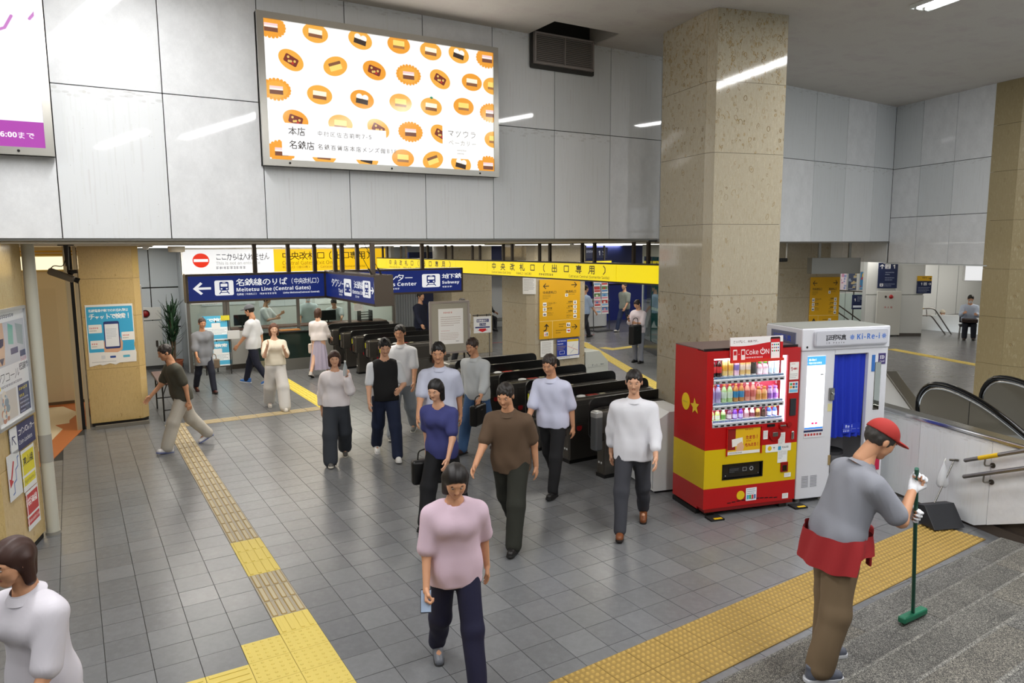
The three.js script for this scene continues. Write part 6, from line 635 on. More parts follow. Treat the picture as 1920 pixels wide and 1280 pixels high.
const headGeo = nets((x, y, z) => { const ax = Math.abs(x); let d = ellD(x, y, z, [0, .032, -.012], [.077, .092, .097]); d = smin(d, capD(x, y, z, [0, -.01, .03], [0, -.078, .052], .062, .034), .03); d = smin(d, capD(ax, y, z, [.03, -.02, .05], [.03, -.05, .045], .036, .03), .02); d = smin(d, capD(ax, y, z, [.012, .028, .08], [.045, .026, .066], .012, .011), .014); d = Math.max(d, -(Math.hypot(ax - .031, y - .008, z - .098) - .017)); d = smin(d, capD(x, y, z, [0, .008, .086], [0, -.027, .101], .008, .0125), .012); d = smin(d, capD(ax, y, z, [0, -.03, .096], [.012, -.031, .09], .008, .007), .008); d = smin(d, capD(ax, y, z, [0, -.053, .083], [.017, -.055, .076], .0075, .005), .006); d = smin(d, capD(x, y, z, [0, -.085, .066], [0, -.09, .06], .014, .014), .02); d = smin(d, ellD(ax, y, z, [.08, -.004, -.006], [.011, .03, .019]), .008); d = smin(d, capD(x, y, z, [0, -.05, -.02], [0, -.17, -.035], .052, .055), .02); return d; }, [-.11, -.24, -.13], [.11, .14, .13], .0055);
function handGeo(curl) { const prims = [], Z = [.03, .011, -.009, -.027], L = [.07, .078, .072, .056]; Z.forEach((z, i) => { prims.push([[0, -.01, z * .6], [0, -.083, z], .0135, .012]); let p = [0, -.083, z], a = 0; [.45, .31, .24].forEach((f, s) => { a += curl[s]; const q = [p[0] - Math.sin(a) * L[i] * f, p[1] - Math.cos(a) * L[i] * f, p[2] + (z * .12) * f]; prims.push([p, q, .0098 - s * .0012, .0088 - s * .0012]); p = q; }); }); prims.push([[-.004, -.022, .024], [-.014, -.052, .044], .0145, .012], [[-.014, -.052, .044], [-.026 - curl[0] * .02, -.083, .045 - curl[0] * .02], .011, .0088], [[0, .03, 0], [0, -.02, 0], .025, .024]);
  return nets((x, y, z) => { let d = 9; for (let i = 0; i < prims.length; i++) { const [a, b, r, s] = prims[i]; d = smin(d, capD(x, y, z, a, b, r, s), .005); } return d; }, [-.1, -.19, -.06], [.04, .06, .075], .0048); }
const HANDS = { relaxed: handGeo([.25, .35, .25]), grip: handGeo([1.0, 1.25, .7]) };
const mirror = (g) => { const q = g.clone().scale(-1, 1, 1), ix = q.index.array; for (let i = 0; i < ix.length; i += 3) { const t = ix[i]; ix[i] = ix[i + 1]; ix[i + 1] = t; } q.computeVertexNormals(); return q; };
const HANDS_R = { relaxed: mirror(HANDS.relaxed), grip: mirror(HANDS.grip) };
const hairCut = (x, y, z) => Math.max(z * .8 - y * .55 - .028 - Math.abs(x) * .12, -.055 - y - (z < -.03 ? .03 : 0));
const hairFn = { short: (x, y, z) => Math.max(ellD(x, y, z, [0, .036, -.016], [.087, .1, .108]), hairCut(x, y, z) - .006 * Math.sin(x * 150)) + Math.sin(x * 95 + Math.sin(y * 60) * 2) * Math.sin(z * 85 + y * 40) * .0042, bob: (x, y, z) => { const a = Math.max(ellD(x, y, z, [0, .036, -.016], [.09, .102, .11]), z * .8 - y * .55 - .034), b = Math.max(capD(Math.abs(x), y, z, [.06, .02, -.03], [.068, -.11, -.02], .045, .03), z - .035), c = capD(x, y, z, [0, .0, -.07], [0, -.1, -.06], .06, .045); return smin(Math.max(a, -.06 - y), Math.min(b, c), .02) + Math.sin(x * 150) * .0015; }, long: (x, y, z) => smin(hairFn.bob(x, y, z), capD(x, y, z, [0, -.05, -.075], [0, -.3, -.1], .07, .045), .03), pony: (x, y, z) => smin(smin(Math.max(ellD(x, y, z, [0, .036, -.016], [.086, .099, .106]), hairCut(x, y, z)), ellD(x, y, z, [0, .05, -.12], [.028, .028, .028]), .01), capD(x, y, z, [0, .045, -.135], [0, -.11, -.15], .03, .016), .012), cap: (x, y, z) => { const dome = Math.max(ellD(x, y, z, [0, .04, -.014], [.096, .108, .117]), .042 - y), brim = Math.max(ellD(x, y, z, [0, .052, .11], [.078, .012, .085]), -.04 - z); return smin(dome, brim, .008); }, hat: (x, y, z) => smin(Math.max(ellD(x, y, z, [0, .04, -.01], [.094, .1, .106]), .05 - y), Math.max(ellD(x, y, z, [0, .045, -.005], [.15, .014, .16]), 0), .01) };
const hairGeo = {}, hairOf = (k) => hairGeo[k] || (hairGeo[k] = nets(hairFn[k], [-.17, -.37, -.22], [.17, .16, .19], .007));
const shoeGeo = nets((x, y, z) => { let d = capD(x, y, z, [0, .042, -.055], [0, .03, .125], .038, .036); d = smin(d, capD(x, y, z, [0, .05, -.05], [0, .1, -.055], .04, .038), .02); d = smin(d, capD(x, y, z, [0, .05, .0], [0, .04, .08], .037, .036), .02); return Math.max(d, .004 - y, y - .115); }, [-.07, -.02, -.13], [.07, .14, .2], .0075), soleGeo = slabOf((() => { const s = new THREE.Shape(); s.moveTo(-.036, -.09); s.quadraticCurveTo(0, -.115, .036, -.09); s.bezierCurveTo(.03, 0, .05, .1, .03, .15); s.quadraticCurveTo(0, .18, -.03, .15); s.bezierCurveTo(-.05, .1, -.03, 0, -.036, -.09); return s; })(), .018, .003).rotateX(Math.PI / 2).scale(1, 1, 1).translate(0, .02, 0);
const eyeGeo = ball(.0115, 0, 0, 0, 10), irisGeo = ball(.0072, 0, 0, .0062, 8), browGeo = bar(V(-.014, 0, 0), V(.014, .001, -.004), .0032, 6), mouthGeo = bar(V(-.017, 0, -.004), V(.017, 0, -.004), .0042, 6);
const skinMats = [0xd8a585, 0xcf9874, 0xe2b598].map((c) => std(c, .55)), eyeWhite = std(0xb9aaa0, .5), iris = std(0x1b120d, .2), lip = std(0xa85a4e, .5), cloth = (c, r = .85) => tint(c, r);
function person(o) {
  const h = (o.h || 1.7), s = h / 1.7, cell = o.cell || .015, P = o.pose || {}, woman = o.woman, add = (a, b) => [a[0] + b[0], a[1] + b[1], a[2] + b[2]], mul = (a, k) => a.map((x) => x * k);
  const lean = deg(P.lean || 0), up = [0, Math.cos(lean), Math.sin(lean)], hipW = .085 * s, shW = (woman ? .165 : .185) * s;
  const legs = [['lL', 1], ['lR', -1]].map(([k, sd]) => { const [a, b, ab = 3] = (P[k] || [0, 3]); const A = deg(a), B = deg(a - b), hip = [sd * hipW, 0, 0], sp = Math.sin(deg(ab)) * sd, knee = add(hip, mul([sp, -Math.cos(A), Math.sin(A)], .43 * s)), ank = add(knee, mul([sp * .3, -Math.cos(B), Math.sin(B)], .4 * s)); return { hip, knee, ank, pitch: B < -.25 ? -(B * .9 + .2) : B > .1 ? -B * .5 : 0 }; });
  const low = Math.min(...legs.map((l) => l.ank[1])) - .085 * s, lift = (v) => [v[0], v[1] - low, v[2]]; for (const l of legs) for (const k of ['hip', 'knee', 'ank']) l[k] = lift(l[k]);
  const pel = lift([0, .04 * s, 0]), T = (t, x = 0, z = 0) => { const q = add(pel, mul(up, t * s)); return [q[0] + x * s, q[1] - Math.sin(lean) * z * s, q[2] + Math.cos(lean) * z * s]; };
  const arms = [['aL', 1], ['aR', -1]].map(([k, sd]) => { const [f, ab = 8, e = 15, inn = 0] = (P[k] || [5, 8, 15]); const F = deg(f), G = deg(ab), E = deg(f + e), sh = T(.428, 0, 0); sh[0] += sd * shW; const el = add(sh, mul([sd * Math.sin(G), -Math.cos(F) * Math.cos(G), Math.sin(F) * Math.cos(G)], .285 * s)), fd = [sd * Math.sin(G) * .4 - sd * inn, -Math.cos(E), Math.sin(E)], L = Math.hypot(...fd), dirn = fd.map((x) => x / L), wr = add(el, mul(dirn, .245 * s)); return { sd, sh, el, wr, dirn }; });
  const g = thing('person', o.label, 'person', [o.x, o.y || 0, o.z], o.rot || 0); if (o.group) g.userData.group = o.group;
  const R = (r) => r * s * (woman ? .92 : 1) * (o.stout || 1), neck = T(.53), nape = T(.6, 0, .012);
  const torso = (d) => [[T(.385, -.075), T(.385, .075), R(.105) + d, R(.105) + d, .05, 1.15], [T(.458, -.03), T(.415, -.15), R(.05) + d * .8, R(.048) + d * .8, .05, 1.05], [T(.458, .03), T(.415, .15), R(.05) + d * .8, R(.048) + d * .8, .05, 1.05], [T(.3, -.062), T(.3, .062), R(woman ? .098 : .11) + d, R(woman ? .098 : .11) + d, .03, 1.15], [T(.2, -.055), T(.2, .055), R(woman ? .094 : .112) + d, R(woman ? .094 : .112) + d, .03, 1.15], [T(.1, -.056), T(.1, .056), R(woman ? .102 : .113) + d, R(woman ? .102 : .113) + d, .03, 1.12], [T(.0, -.06), T(.0, .06), R(.112) + d, R(.112) + d, .06, 1.1]];
  const prims = [...torso(0), [neck, nape, R(.056), R(.05), .03], [T(.48, -.07), T(.51, -.02), .028, .04, .04], [T(.48, .07), T(.51, .02), .028, .04, .04], [T(.48), neck, R(.055), R(.055), .03]]; if (woman) prims.push([T(.36, -.07, .07), T(.36, -.07, .075), .055, .055, .05], [T(.36, .07, .07), T(.36, .07, .075), .055, .055, .05]);
  for (const a of arms) prims.push([a.sh, a.el, R(.05), R(.04), .03], [a.el, a.wr, R(.04), R(.027), .025]); for (const l of legs) prims.push([l.hip, l.knee, R(.088), R(.058), .03], [l.knee, l.ank, R(.058), R(.038), .03], [add(l.ank, [0, -.04 * s, -.02]), add(l.ank, [0, -.055 * s, .1 * s]), .032 * s, .024 * s, .02]);
  const skin = skinMats[o.tone || 0], hp = deg(P.head || 0) + lean * .6, hq = new THREE.Quaternion().setFromEuler(new THREE.Euler(hp, deg(P.turn || 0), 0, 'YXZ')), hs = s * (woman ? .97 : 1) * 1.0, hc0 = T(.605, 0, .0), off = V(0, .115 * s, .028 * s).applyQuaternion(new THREE.Quaternion().setFromAxisAngle(V(1, 0, 0), hp)), hc = V(...hc0).add(off);
  const place = (geo) => geo.clone().scale(hs, hs, hs).applyQuaternion(hq).translate(hc.x, hc.y, hc.z);
  const bodyParts = [fieldMesh(prims, cell), place(headGeo)]; const handsW = [];
  const gloves = []; arms.forEach((a, i) => { const y = V(...a.dirn).multiplyScalar(-1), f = Math.abs(a.dirn[2]) > .75 ? V(0, 1, 0) : V(0, 0, 1), x = new THREE.Vector3().crossVectors(y, f).normalize(), z = new THREE.Vector3().crossVectors(x, y); const kind = (o.hands || [])[i] || 'relaxed', q = (a.sd > 0 ? HANDS : HANDS_R)[kind].clone().scale(s, s, s); q.applyMatrix4(new THREE.Matrix4().makeBasis(x, y, z)).translate(...a.wr); bodyParts.push(q); if (o.gloves) { const k = (a.sd > 0 ? HANDS : HANDS_R)[kind].clone().scale(s * 1.16, s * 1.1, s * 1.16); k.applyMatrix4(new THREE.Matrix4().makeBasis(x, y, z)).translate(...a.wr); gloves.push(folds(k, .0012, 120, i)); } const c = V(...a.wr).add(V(...a.dirn).multiplyScalar(.085 * s)); handsW.push({ pos: c, dir: V(...a.dirn), wrist: V(...a.wr) }); });
  const body = part(g, 'body', mergeGeometries(bodyParts.map((q) => { q.deleteAttribute('uv'); return q; })), skin);
  for (const k of gloves) part(g, 'work_glove', k, cloth(o.gloves, .8), 'white work glove');
  // face
  for (const sd of [1, -1]) { const e = part(g, 'eye', eyeGeo, eyeWhite); e.position.copy(V(sd * .031, .008, .079).multiplyScalar(hs).applyQuaternion(hq).add(hc)); e.quaternion.copy(hq); e.scale.set(hs, hs * .5, hs); part(e, 'iris', irisGeo, iris); const b = part(g, 'eyebrow', browGeo, cloth(o.hair?.color === 0xcfcfcf ? 0x8a8a8a : 0x1d1512)); b.position.copy(V(sd * .031, .03, .088).multiplyScalar(hs).applyQuaternion(hq).add(hc)); b.quaternion.copy(hq); b.scale.setScalar(hs); }
  if (!o.mask) { const m = part(g, 'mouth', mouthGeo, lip); m.position.copy(V(0, -.054, .089).multiplyScalar(hs).applyQuaternion(hq).add(hc)); m.quaternion.copy(hq); m.scale.setScalar(hs); } else part(g, 'face_mask', place(nets((x, y, z) => Math.max(Math.min(capD(x, y, z, [0, -.01, .03], [0, -.078, .052], .07, .044), capD(x, y, z, [0, -.01, .085], [0, -.05, .085], .025, .022)), y + .008 - Math.abs(x) * .1, -z + .035), [-.09, -.14, 0], [.09, .03, .14], .007)), cloth(0xe6e9ec, .7));
  const hair = o.hair || {}, hk = hair.kind || 'short'; if (hk === 'cap' || hk === 'hat') { part(g, 'hair', place(hairOf('short')).scale(1, 1, 1), cloth(hair.under || 0x1a1412, .6)); part(g, hk, place(hairOf(hk)), cloth(hair.color, .8)); } else part(g, 'hair', place(hairOf(hk)), cloth(hair.color ?? 0x17110e, .5));
  // clothing
  const top = o.top; const tp = torso(.014 + (top.loose || 0)).map((q) => [...q]); const hem = top.hem ?? -.1; for (const q of [.0, .1]) tp.push([T(hem + q, -.058), T(hem + q, .058), R(.116) + .014 + (top.loose || 0), R(.116) + .014 + (top.loose || 0), .03, 1.1]); if (woman) tp.push([T(.36, -.07, .07), T(.36, -.07, .075), .068, .068, .06], [T(.36, .07, .07), T(.36, .07, .075), .068, .068, .06]);
  const sl = top.sleeve ?? .65, loose = .016 + (top.loose || 0) * .6; for (const a of arms) { const lp = (p, q, t) => p.map((v, i) => v + (q[i] - v) * t); if (sl > 0) { const e1 = lp(a.sh, a.el, Math.min(1, sl)); tp.push([a.sh, e1, R(.05) + loose, R(.046) + loose, .03]); if (sl > 1) tp.push([a.el, lp(a.el, a.wr, Math.min(.96, sl - 1)), R(.044) + loose, R(.034) + loose, .03]); } }
  const neckTop = T(.5), hemAt = T(hem); const cutTop = (x, y, z) => { const v = [x - pel[0], y - pel[1], z - pel[2]], t = (v[1] * up[1] + v[2] * up[2]) / s; return Math.max((hem - t) * s, (t - .56) * s, -(capD(x, y, z, neckTop, nape, .066 * s, .066 * s))); };
  if (top.collar) { const c = part(g, 'collar', [new THREE.CylinderGeometry(.066, .084, .04, 28, 1, true), new THREE.CylinderGeometry(.068, .1, .036, 28, 1, true).translate(0, -.004, 0)], std(top.color, .8, 0, { side: THREE.DoubleSide })); c.position.set(...T(.532, 0, .006)); c.rotation.x = lean + .2; c.scale.setScalar(s); }
  const topMesh = part(g, top.name || 'shirt', folds(fieldMesh(tp, cell, cutTop), .0034 + (top.loose || 0) * .05, 42, o.x * 3), top.mat || cloth(top.color)); 
  if (top.vest) part(g, 'vest', folds(fieldMesh(torso(.032).concat([[T(hem + .16, -.055), T(hem + .16, .055), R(.118) + .032, R(.118) + .032, .06, 1.1], [T(hem + .06, -.055), T(hem + .06, .055), R(.118) + .036, R(.118) + .036, .06, 1.1]]), cell, (x, y, z) => Math.max(cutTop(x, y, z), Math.abs(x) - .175 * s)), .003, 30, 1), cloth(top.vest));
  const bt = o.bottom, w = bt.wide || 0; if (bt.kind === 'skirt') { const len = bt.len || .62, sk = new THREE.LatheGeometry([[0, .1], [.13, .1], [.135, .02], [.16, -.1], [.2, -len * .5], [.25 + w, -len], [.24 + w, -len], [.0, -len + .05]].map(([a, b]) => new THREE.Vector2(a * s, b * s)), 60), p = sk.attributes.position; for (let i = 0; i < p.count; i++) { const y = p.getY(i), a = Math.atan2(p.getZ(i), p.getX(i)), k = 1 + Math.sin(a * 11 + y * 3) * .09 * Math.min(1, Math.max(0, -y / (.4 * s))); p.setXYZ(i, p.getX(i) * k, y, p.getZ(i) * k * .82); } sk.computeVertexNormals(); sk.translate(pel[0], pel[1], pel[2]); part(g, 'skirt', sk, cloth(bt.color)); }
  else { const bp = [[T(.06, -.06), T(.06, .06), R(.108) + .012, R(.108) + .012, .05, 1.1], [T(-.03, -.06), T(-.03, .06), R(.118) + .012, R(.118) + .012, .06, 1.1]]; const stop = bt.short ? .55 : 1; for (const l of legs) { const lp = (p, q, t) => p.map((v, i) => v + (q[i] - v) * t); bp.push([l.hip, bt.short ? lp(l.hip, l.knee, .8) : l.knee, R(.092) + .012 + w * .4, R(.062) + .016 + w, .035]); if (!bt.short) bp.push([l.knee, lp(l.knee, l.ank, .98), R(.062) + .016 + w, R(.05) + .016 + w, .03]); } part(g, 'trousers', folds(fieldMesh(bp, cell, (x, y, z) => (y - pel[1]) - .05 * s), .0045, 30, o.z * 5), cloth(bt.color)); if (bt.belt) { const b = part(g, 'belt', new THREE.TorusGeometry((R(.118) + .014), .016, 8, 30).rotateX(Math.PI / 2).scale(1.22, 1, .95), cloth(0x1a1512, .4)); b.position.set(...T(.03)); } }
  legs.forEach((l) => { const f = part(g, 'shoe', shoeGeo, cloth(o.shoe ?? 0x1a1816, .45)); f.position.set(l.ank[0], l.ank[1] - .085 * s, l.ank[2]); f.scale.setScalar(s); f.rotation.x = l.pitch; part(f, 'sole', soleGeo, cloth(o.sole ?? 0x141414, .6)); });
  g.updateMatrixWorld(true); const out = handsW.map((q) => ({ pos: q.pos.clone().applyMatrix4(g.matrixWorld), dir: q.dir.clone().transformDirection(g.matrixWorld), wrist: q.wrist.clone().applyMatrix4(g.matrixWorld) })); return { g, hands: out, chest: V(...T(.35, 0, .16)).applyMatrix4(g.matrixWorld), hip: V(...T(.02)).applyMatrix4(g.matrixWorld), back: V(...T(.36, 0, -.2)).applyMatrix4(g.matrixWorld), pel, T };
}
// ---------------------------------------------------------------- the passers-by
const STEP = { lL: [22, 6], lR: [-16, 18], aL: [-18, 8, 12], aR: [20, 8, 18] }, STEP2 = { lL: [-15, 20], lR: [20, 5], aL: [18, 8, 22], aR: [-16, 8, 10] }, STAND = { lL: [2, 4], lR: [-2, 4] }, PHONE = { aL: [12, 6, 25], aR: [32, 4, 105, .35] };
const bag = (name, label, w, h, d, mat, pos, turn, handle = .1) => { const o = thing(name, label, 'bag', [pos.x, pos.y, pos.z], turn); part(o, 'bag_body', rbox(w, h, d, Math.min(d, h) * .28, 0, -h / 2, 0, 3), mat); part(o, 'bag_handle', tube([[-w * .3, -.02, 0], [-w * .22, handle, 0], [w * .22, handle, 0], [w * .3, -.02, 0]], .009, 20, 6), mat); part(o, 'bag_clasp', box(w * .18, .02, .006, 0, -h * .25, d / 2 + .001), steel); return o; };
const phone = (label, pos, dirn) => { const o = thing('smartphone', label, 'phone', [pos.x, pos.y, pos.z]); part(o, 'case', rbox(.074, .15, .009, .004), std(0x2a2b30, .3)); part(o, 'screen', box(.066, .138, .002, 0, 0, .005), std(0x9fb0c8, .1)); o.lookAt(pos.x + dirn[0], pos.y + dirn[1], pos.z + dirn[2]); return o; };
const A1 = person({ label: 'woman in loose white blouse and wide charcoal trousers, drinking from a bottle', x: 3.1, z: -9.92, rot: -.3, h: 1.56, woman: 1, pose: { ...STEP2, aL: [48, 10, 118, .25], head: 8 }, hands: ['grip', 'relaxed'], top: { name: 'blouse', color: 0xe6dfe0, sleeve: 1.75, loose: .022, hem: -.02 }, bottom: { color: 0x34383f, wide: .04 }, shoe: 0x5e5c58, sole: 0xd6d0c2, hair: { kind: 'long', color: 0x3a1f16 } });
{ const p = A1.hands[0].pos, o = thing('drink_bottle', 'clear drink bottle held to the mouth of the woman in the white blouse', 'bottle', [p.x - .01, p.y - .06, p.z + .015]); part(o, 'body', lathe([[0, 0], [.03, 0], [.032, .1], [.014, .17], [.012, .19]], 16), new THREE.MeshPhysicalMaterial({ color: 0xdfe8ec, roughness: .1, transmission: .6, thickness: 0 })); part(o, 'cap', cyl(.014, .014, .02, 0, .2, 0), white); }
person({ label: 'young man in black vest over a white T-shirt with dark jeans and white sneakers', x: 3.78, z: -9.75, rot: -.25, h: 1.72, pose: { ...STEP, aR: [8, 10, 30], aL: [10, 14, 70, .5], head: 20 }, tone: 0, top: { name: 't_shirt', color: 0xdadde0, sleeve: .8, loose: .004, hem: -.06, vest: 0x0c0c0e }, bottom: { color: 0x16213c, wide: .012 }, shoe: 0xe6e4e0, sole: 0xd8d6d2, hair: { kind: 'short', color: 0x0d0b0b } });
person({ label: 'man in white shirt and light grey trousers walking behind the man in the vest', x: 4.45, z: -10.75, rot: -.6, h: 1.76, pose: { ...STEP2, head: 6 }, tone: 1, top: { collar: 1, color: 0xe4e6ea, sleeve: .8, loose: .014, hem: -.1 }, bottom: { color: 0x8f969c, wide: .02 }, shoe: 0x6c6d6a, sole: 0xd0cfc8, hair: { kind: 'short', color: 0x14100e } });
person({ label: 'tall man in pale blue short-sleeved shirt and dark trousers near the middle', x: 3.97, z: -8.32, rot: -.55, h: 1.8, pose: { ...STEP, lean: 4, head: 10 }, tone: 1, top: { collar: 1, color: 0xc9cde0, sleeve: .8, loose: .016, hem: -.12 }, bottom: { color: 0x17171c }, shoe: 0x141212, hair: { kind: 'short', color: 0x120e0d } });
const D5 = person({ label: 'man in pale grey shirt and blue jeans leaving a gate, dark bag in hand', x: 5.05, z: -9.3, rot: -1.1, h: 1.68, pose: { ...STEP2, lean: 6, head: 12 }, tone: 1, top: { collar: 1, color: 0xbfc3c4, sleeve: 1.5, loose: .016, hem: -.1 }, bottom: { color: 0x3c5c86, wide: .01 }, shoe: 0x3a2420, hair: { kind: 'short', color: 0x3a2c26 } });
bag('shoulder_bag', 'black bag carried by the man in pale grey shirt', .34, .3, .12, black, D5.hands[0].pos, .6);
person({ label: 'man in lavender white shirt and black trousers stepping out of the near gates', x: 5.0, z: -7.25, rot: -1.0, h: 1.7, pose: { ...STEP, lean: 5, head: 14 }, tone: 1, top: { collar: 1, color: 0xd3d6ec, sleeve: .9, loose: .016, hem: -.08 }, bottom: { color: 0x121215, belt: 1 }, shoe: 0x0f0e0e, hair: { kind: 'short', color: 0x2c221c } });
person({ label: 'man in brown shirt and dark olive trousers striding through the centre', x: 3.72, z: -6.15, rot: -.85, h: 1.68, stout: 1.05, pose: { lL: [24, 8], lR: [-20, 20], aL: [-24, 10, 18], aR: [26, 10, 26], lean: 10, head: 14 }, tone: 1, top: { collar: 1, color: 0x5e4a38, sleeve: .75, loose: .014, hem: -.12 }, bottom: { color: 0x26271f, wide: .014 }, shoe: 0x171413, hair: { kind: 'short', color: 0x1d1612 } });
person({ label: 'person in white shirt and grey trousers with brown leather shoes before the fare box', x: 4.98, z: -5.72, rot: -.75, h: 1.7, pose: { ...STEP2, head: 8 }, tone: 0, top: { collar: 1, color: 0xe2e2e8, sleeve: 1.55, loose: .018, hem: -.12 }, bottom: { color: 0x3c3d44 }, shoe: 0x7a4420, sole: 0x1e1410, hair: { kind: 'short', color: 0x1a1412 } });
const E9 = person({ label: 'woman in pale pink blouse and navy trousers holding a phone in the foreground', x: 2.14, z: -4.3, rot: -.35, h: 1.58, woman: 1, cell: .012, pose: { ...STEP, aR: [6, 10, 22], aL: [-26, 14, 20], lean: 6, head: 22 }, hands: ['relaxed', 'grip'], tone: 1, top: { name: 'blouse', color: 0xd6bccb, sleeve: .85, loose: .026, hem: -.12 }, bottom: { color: 0x141433, wide: .008 }, shoe: 0x6a6d74, hair: { kind: 'bob', color: 0x17110f } });
phone('white smartphone in the hand of the woman in pink', E9.hands[1].pos, [-.4, .5, .8]);
const E10 = person({ label: 'person in violet blue top and black trousers crossing behind the woman in pink', x: 3.35, z: -7.0, rot: -.9, h: 1.6, woman: 1, pose: { ...STEP2, lean: 8, head: 10 }, top: { color: 0x3b3f78, sleeve: .7, loose: .016, hem: -.1 }, bottom: { color: 0x101014, wide: .02 }, shoe: 0x121111, hair: { kind: 'bob', color: 0x0e0b0b } });
bag('shoulder_bag', 'black shoulder bag beside the person in the violet top', .36, .28, .14, black, E10.hands[1].pos, -.3);
// cleaner with broom on the stairs
const C11 = person({ label: 'cleaner in grey polo shirt, red cap and white gloves sweeping the granite stairs', x: 4.02, y: .31, z: -2.68, rot: 1.1, h: 1.6, cell: .012, stout: 1.05, gloves: 0xe3e4e8, pose: { lL: [8, 10, 6], lR: [-6, 8, 6], lean: 18, aL: [46, 8, 22, .55], aR: [38, 8, 100, .6], head: 22 }, hands: ['grip', 'grip'], tone: 1, top: { collar: 1, name: 'polo_shirt', color: 0x8b8d96, sleeve: .8, loose: .014, hem: -.06 }, bottom: { color: 0x75624a, wide: .018 }, shoe: 0x5a5e6a, sole: 0xc9cbd0, hair: { kind: 'cap', color: 0xa82c26, under: 0x3a3633 } });
{ const a = C11.hands[1].pos, b = C11.hands[0].pos, d = b.clone().sub(a).normalize(), o = thing('broom', 'green handled broom held by the cleaner on the stairs', 'broom', [0, 0, 0]); if (d.y > -.8) { d.y = -1.2; d.normalize(); } const p0 = a.clone().addScaledVector(d, -.1), foot = a.clone().addScaledVector(d, (.35 - a.y) / d.y); part(o, 'handle', bar(p0, foot, .013, 10), std(0x0f5a46, .35)); part(o, 'brush_head', rbox(.3, .05, .06, .015, foot.x, foot.y - .0, foot.z), std(0x1c6b4e, .5)); part(o, 'bristles', [...Array(24)].map((_, k) => bar(V(foot.x - .14 + k * .0122, foot.y - .02, foot.z), V(foot.x - .15 + k * .013, .313, foot.z + .01), .006, 5)), std(0x3d4a3a, .8));
  const w = C11.hip, s = thing('tied_jacket', 'red jacket tied around the waist of the cleaner', 'jacket', [w.x, w.y - .02, w.z], 1.1); const g = new THREE.CylinderGeometry(.185, .205, .14, 48, 6, true), p = g.attributes.position; for (let i = 0; i < p.count; i++) { const t = Math.atan2(p.getZ(i), p.getX(i)), k = 1 + .05 * Math.sin(t * 9 + p.getY(i) * 16) + .03 * Math.sin(t * 4); p.setX(i, p.getX(i) * 1.18 * k); p.setZ(i, p.getZ(i) * k); p.setY(i, p.getY(i) * (p.getZ(i) < 0 ? 1.5 : .8) - (p.getZ(i) < 0 ? .05 : 0)); } g.computeVertexNormals(); part(s, 'cloth', g, std(0xa3262a, .85, 0, { side: THREE.DoubleSide })); part(s, 'knot', [rbox(.09, .08, .06, .025, 0, .04, .2, 3), rbox(.05, .2, .02, .01, -.04, -.08, .2), rbox(.05, .18, .02, .01, .05, -.07, .2)], cloth(0xa3262a, .85)); }
const B12 = person({ label: 'person in white shirt and black trousers cut off at the lower left corner', x: -.26, z: -4.2, rot: -.9, h: 1.6, woman: 1, cell: .012, pose: { ...STEP2, lean: 6, head: 8 }, tone: 1, top: { collar: 1, color: 0xd6d2da, sleeve: .9, loose: .02, hem: -.1 }, bottom: { color: 0x0d0d0f, wide: .014 }, shoe: 0x171515, hair: { kind: 'bob', color: 0x3a2119 } });
const F13 = person({ label: 'older woman in grey patterned tunic with a brown shoulder bag', x: 2.3, z: -16.4, rot: .15, h: 1.56, woman: 1, pose: { ...STEP, head: 8 }, tone: 1, top: { name: 'tunic', color: 0x878b93, sleeve: 1.2, loose: .028, hem: -.26 }, bottom: { color: 0x1c2030 }, shoe: 0x4a2422, hair: { kind: 'short', color: 0x4a3a34 } }); bag('shoulder_bag', 'brown shoulder bag of the woman in the grey tunic', .3, .2, .1, std(0x7a6a58, .6), F13.hands[0].pos, .2);
person({ label: 'stooped person in dark olive top and pale trousers walking left along the strip', x: 1.32, z: -11.9, rot: -1.35, h: 1.62, pose: { lL: [26, 8], lR: [-22, 18], aL: [-20, 8, 14], aR: [24, 8, 20], lean: 14, head: 10 }, tone: 1, top: { color: 0x4b4a40, sleeve: .7, loose: .018, hem: -.1 }, bottom: { color: 0xbdb8ae, wide: .02 }, shoe: 0xd8d8dc, sole: 0x6a74a0, hair: { kind: 'short', color: 0x2a2220 } });
person({ label: 'man in white T-shirt and navy trousers with blue sneakers near the counter', x: 3.42, z: -16.85, rot: -2.2, h: 1.74, pose: { ...STEP2, head: 14 }, tone: 1, top: { name: 't_shirt', color: 0xdfe2e8, sleeve: .8, loose: .02, hem: -.12 }, bottom: { color: 0x151a2e }, shoe: 0x3a6fb8, sole: 0xd6d8dc, hair: { kind: 'cap', color: 0x6f737a, under: 0x17110e } });
person({ label: 'woman in cream top and wide white trousers walking towards the viewer', x: 3.2, z: -13.9, rot: -.1, h: 1.6, woman: 1, pose: { ...STEP, aL: [30, 10, 100, .4], aR: [40, 12, 110, .3] }, tone: 2, top: { color: 0xe4ddcb, sleeve: .8, loose: .016, hem: .0 }, bottom: { color: 0xcfcdcb, wide: .045 }, shoe: 0xd8d3cc, sole: 0xc9c4bc, hair: { kind: 'long', color: 0x5a3522 } });
const F17 = person({ label: 'woman in pale blouse and long lavender skirt beside the far gates', x: 4.95, z: -17.0, rot: 2.5, h: 1.58, woman: 1, pose: { ...STEP2, aR: [20, 8, 40], head: 6 }, tone: 2, top: { name: 'blouse', color: 0xe9e2e2, sleeve: 1.4, loose: .02, hem: .02 }, bottom: { kind: 'skirt', color: 0xb3abc2, len: .72 }, shoe: 0xd9d2cc, hair: { kind: 'bob', color: 0x4a3226 } }); bag('handbag', 'pale pink handbag carried by the woman in the lavender skirt', .34, .24, .12, std(0xe0cfc6, .5), F17.hands[0].pos, .4);
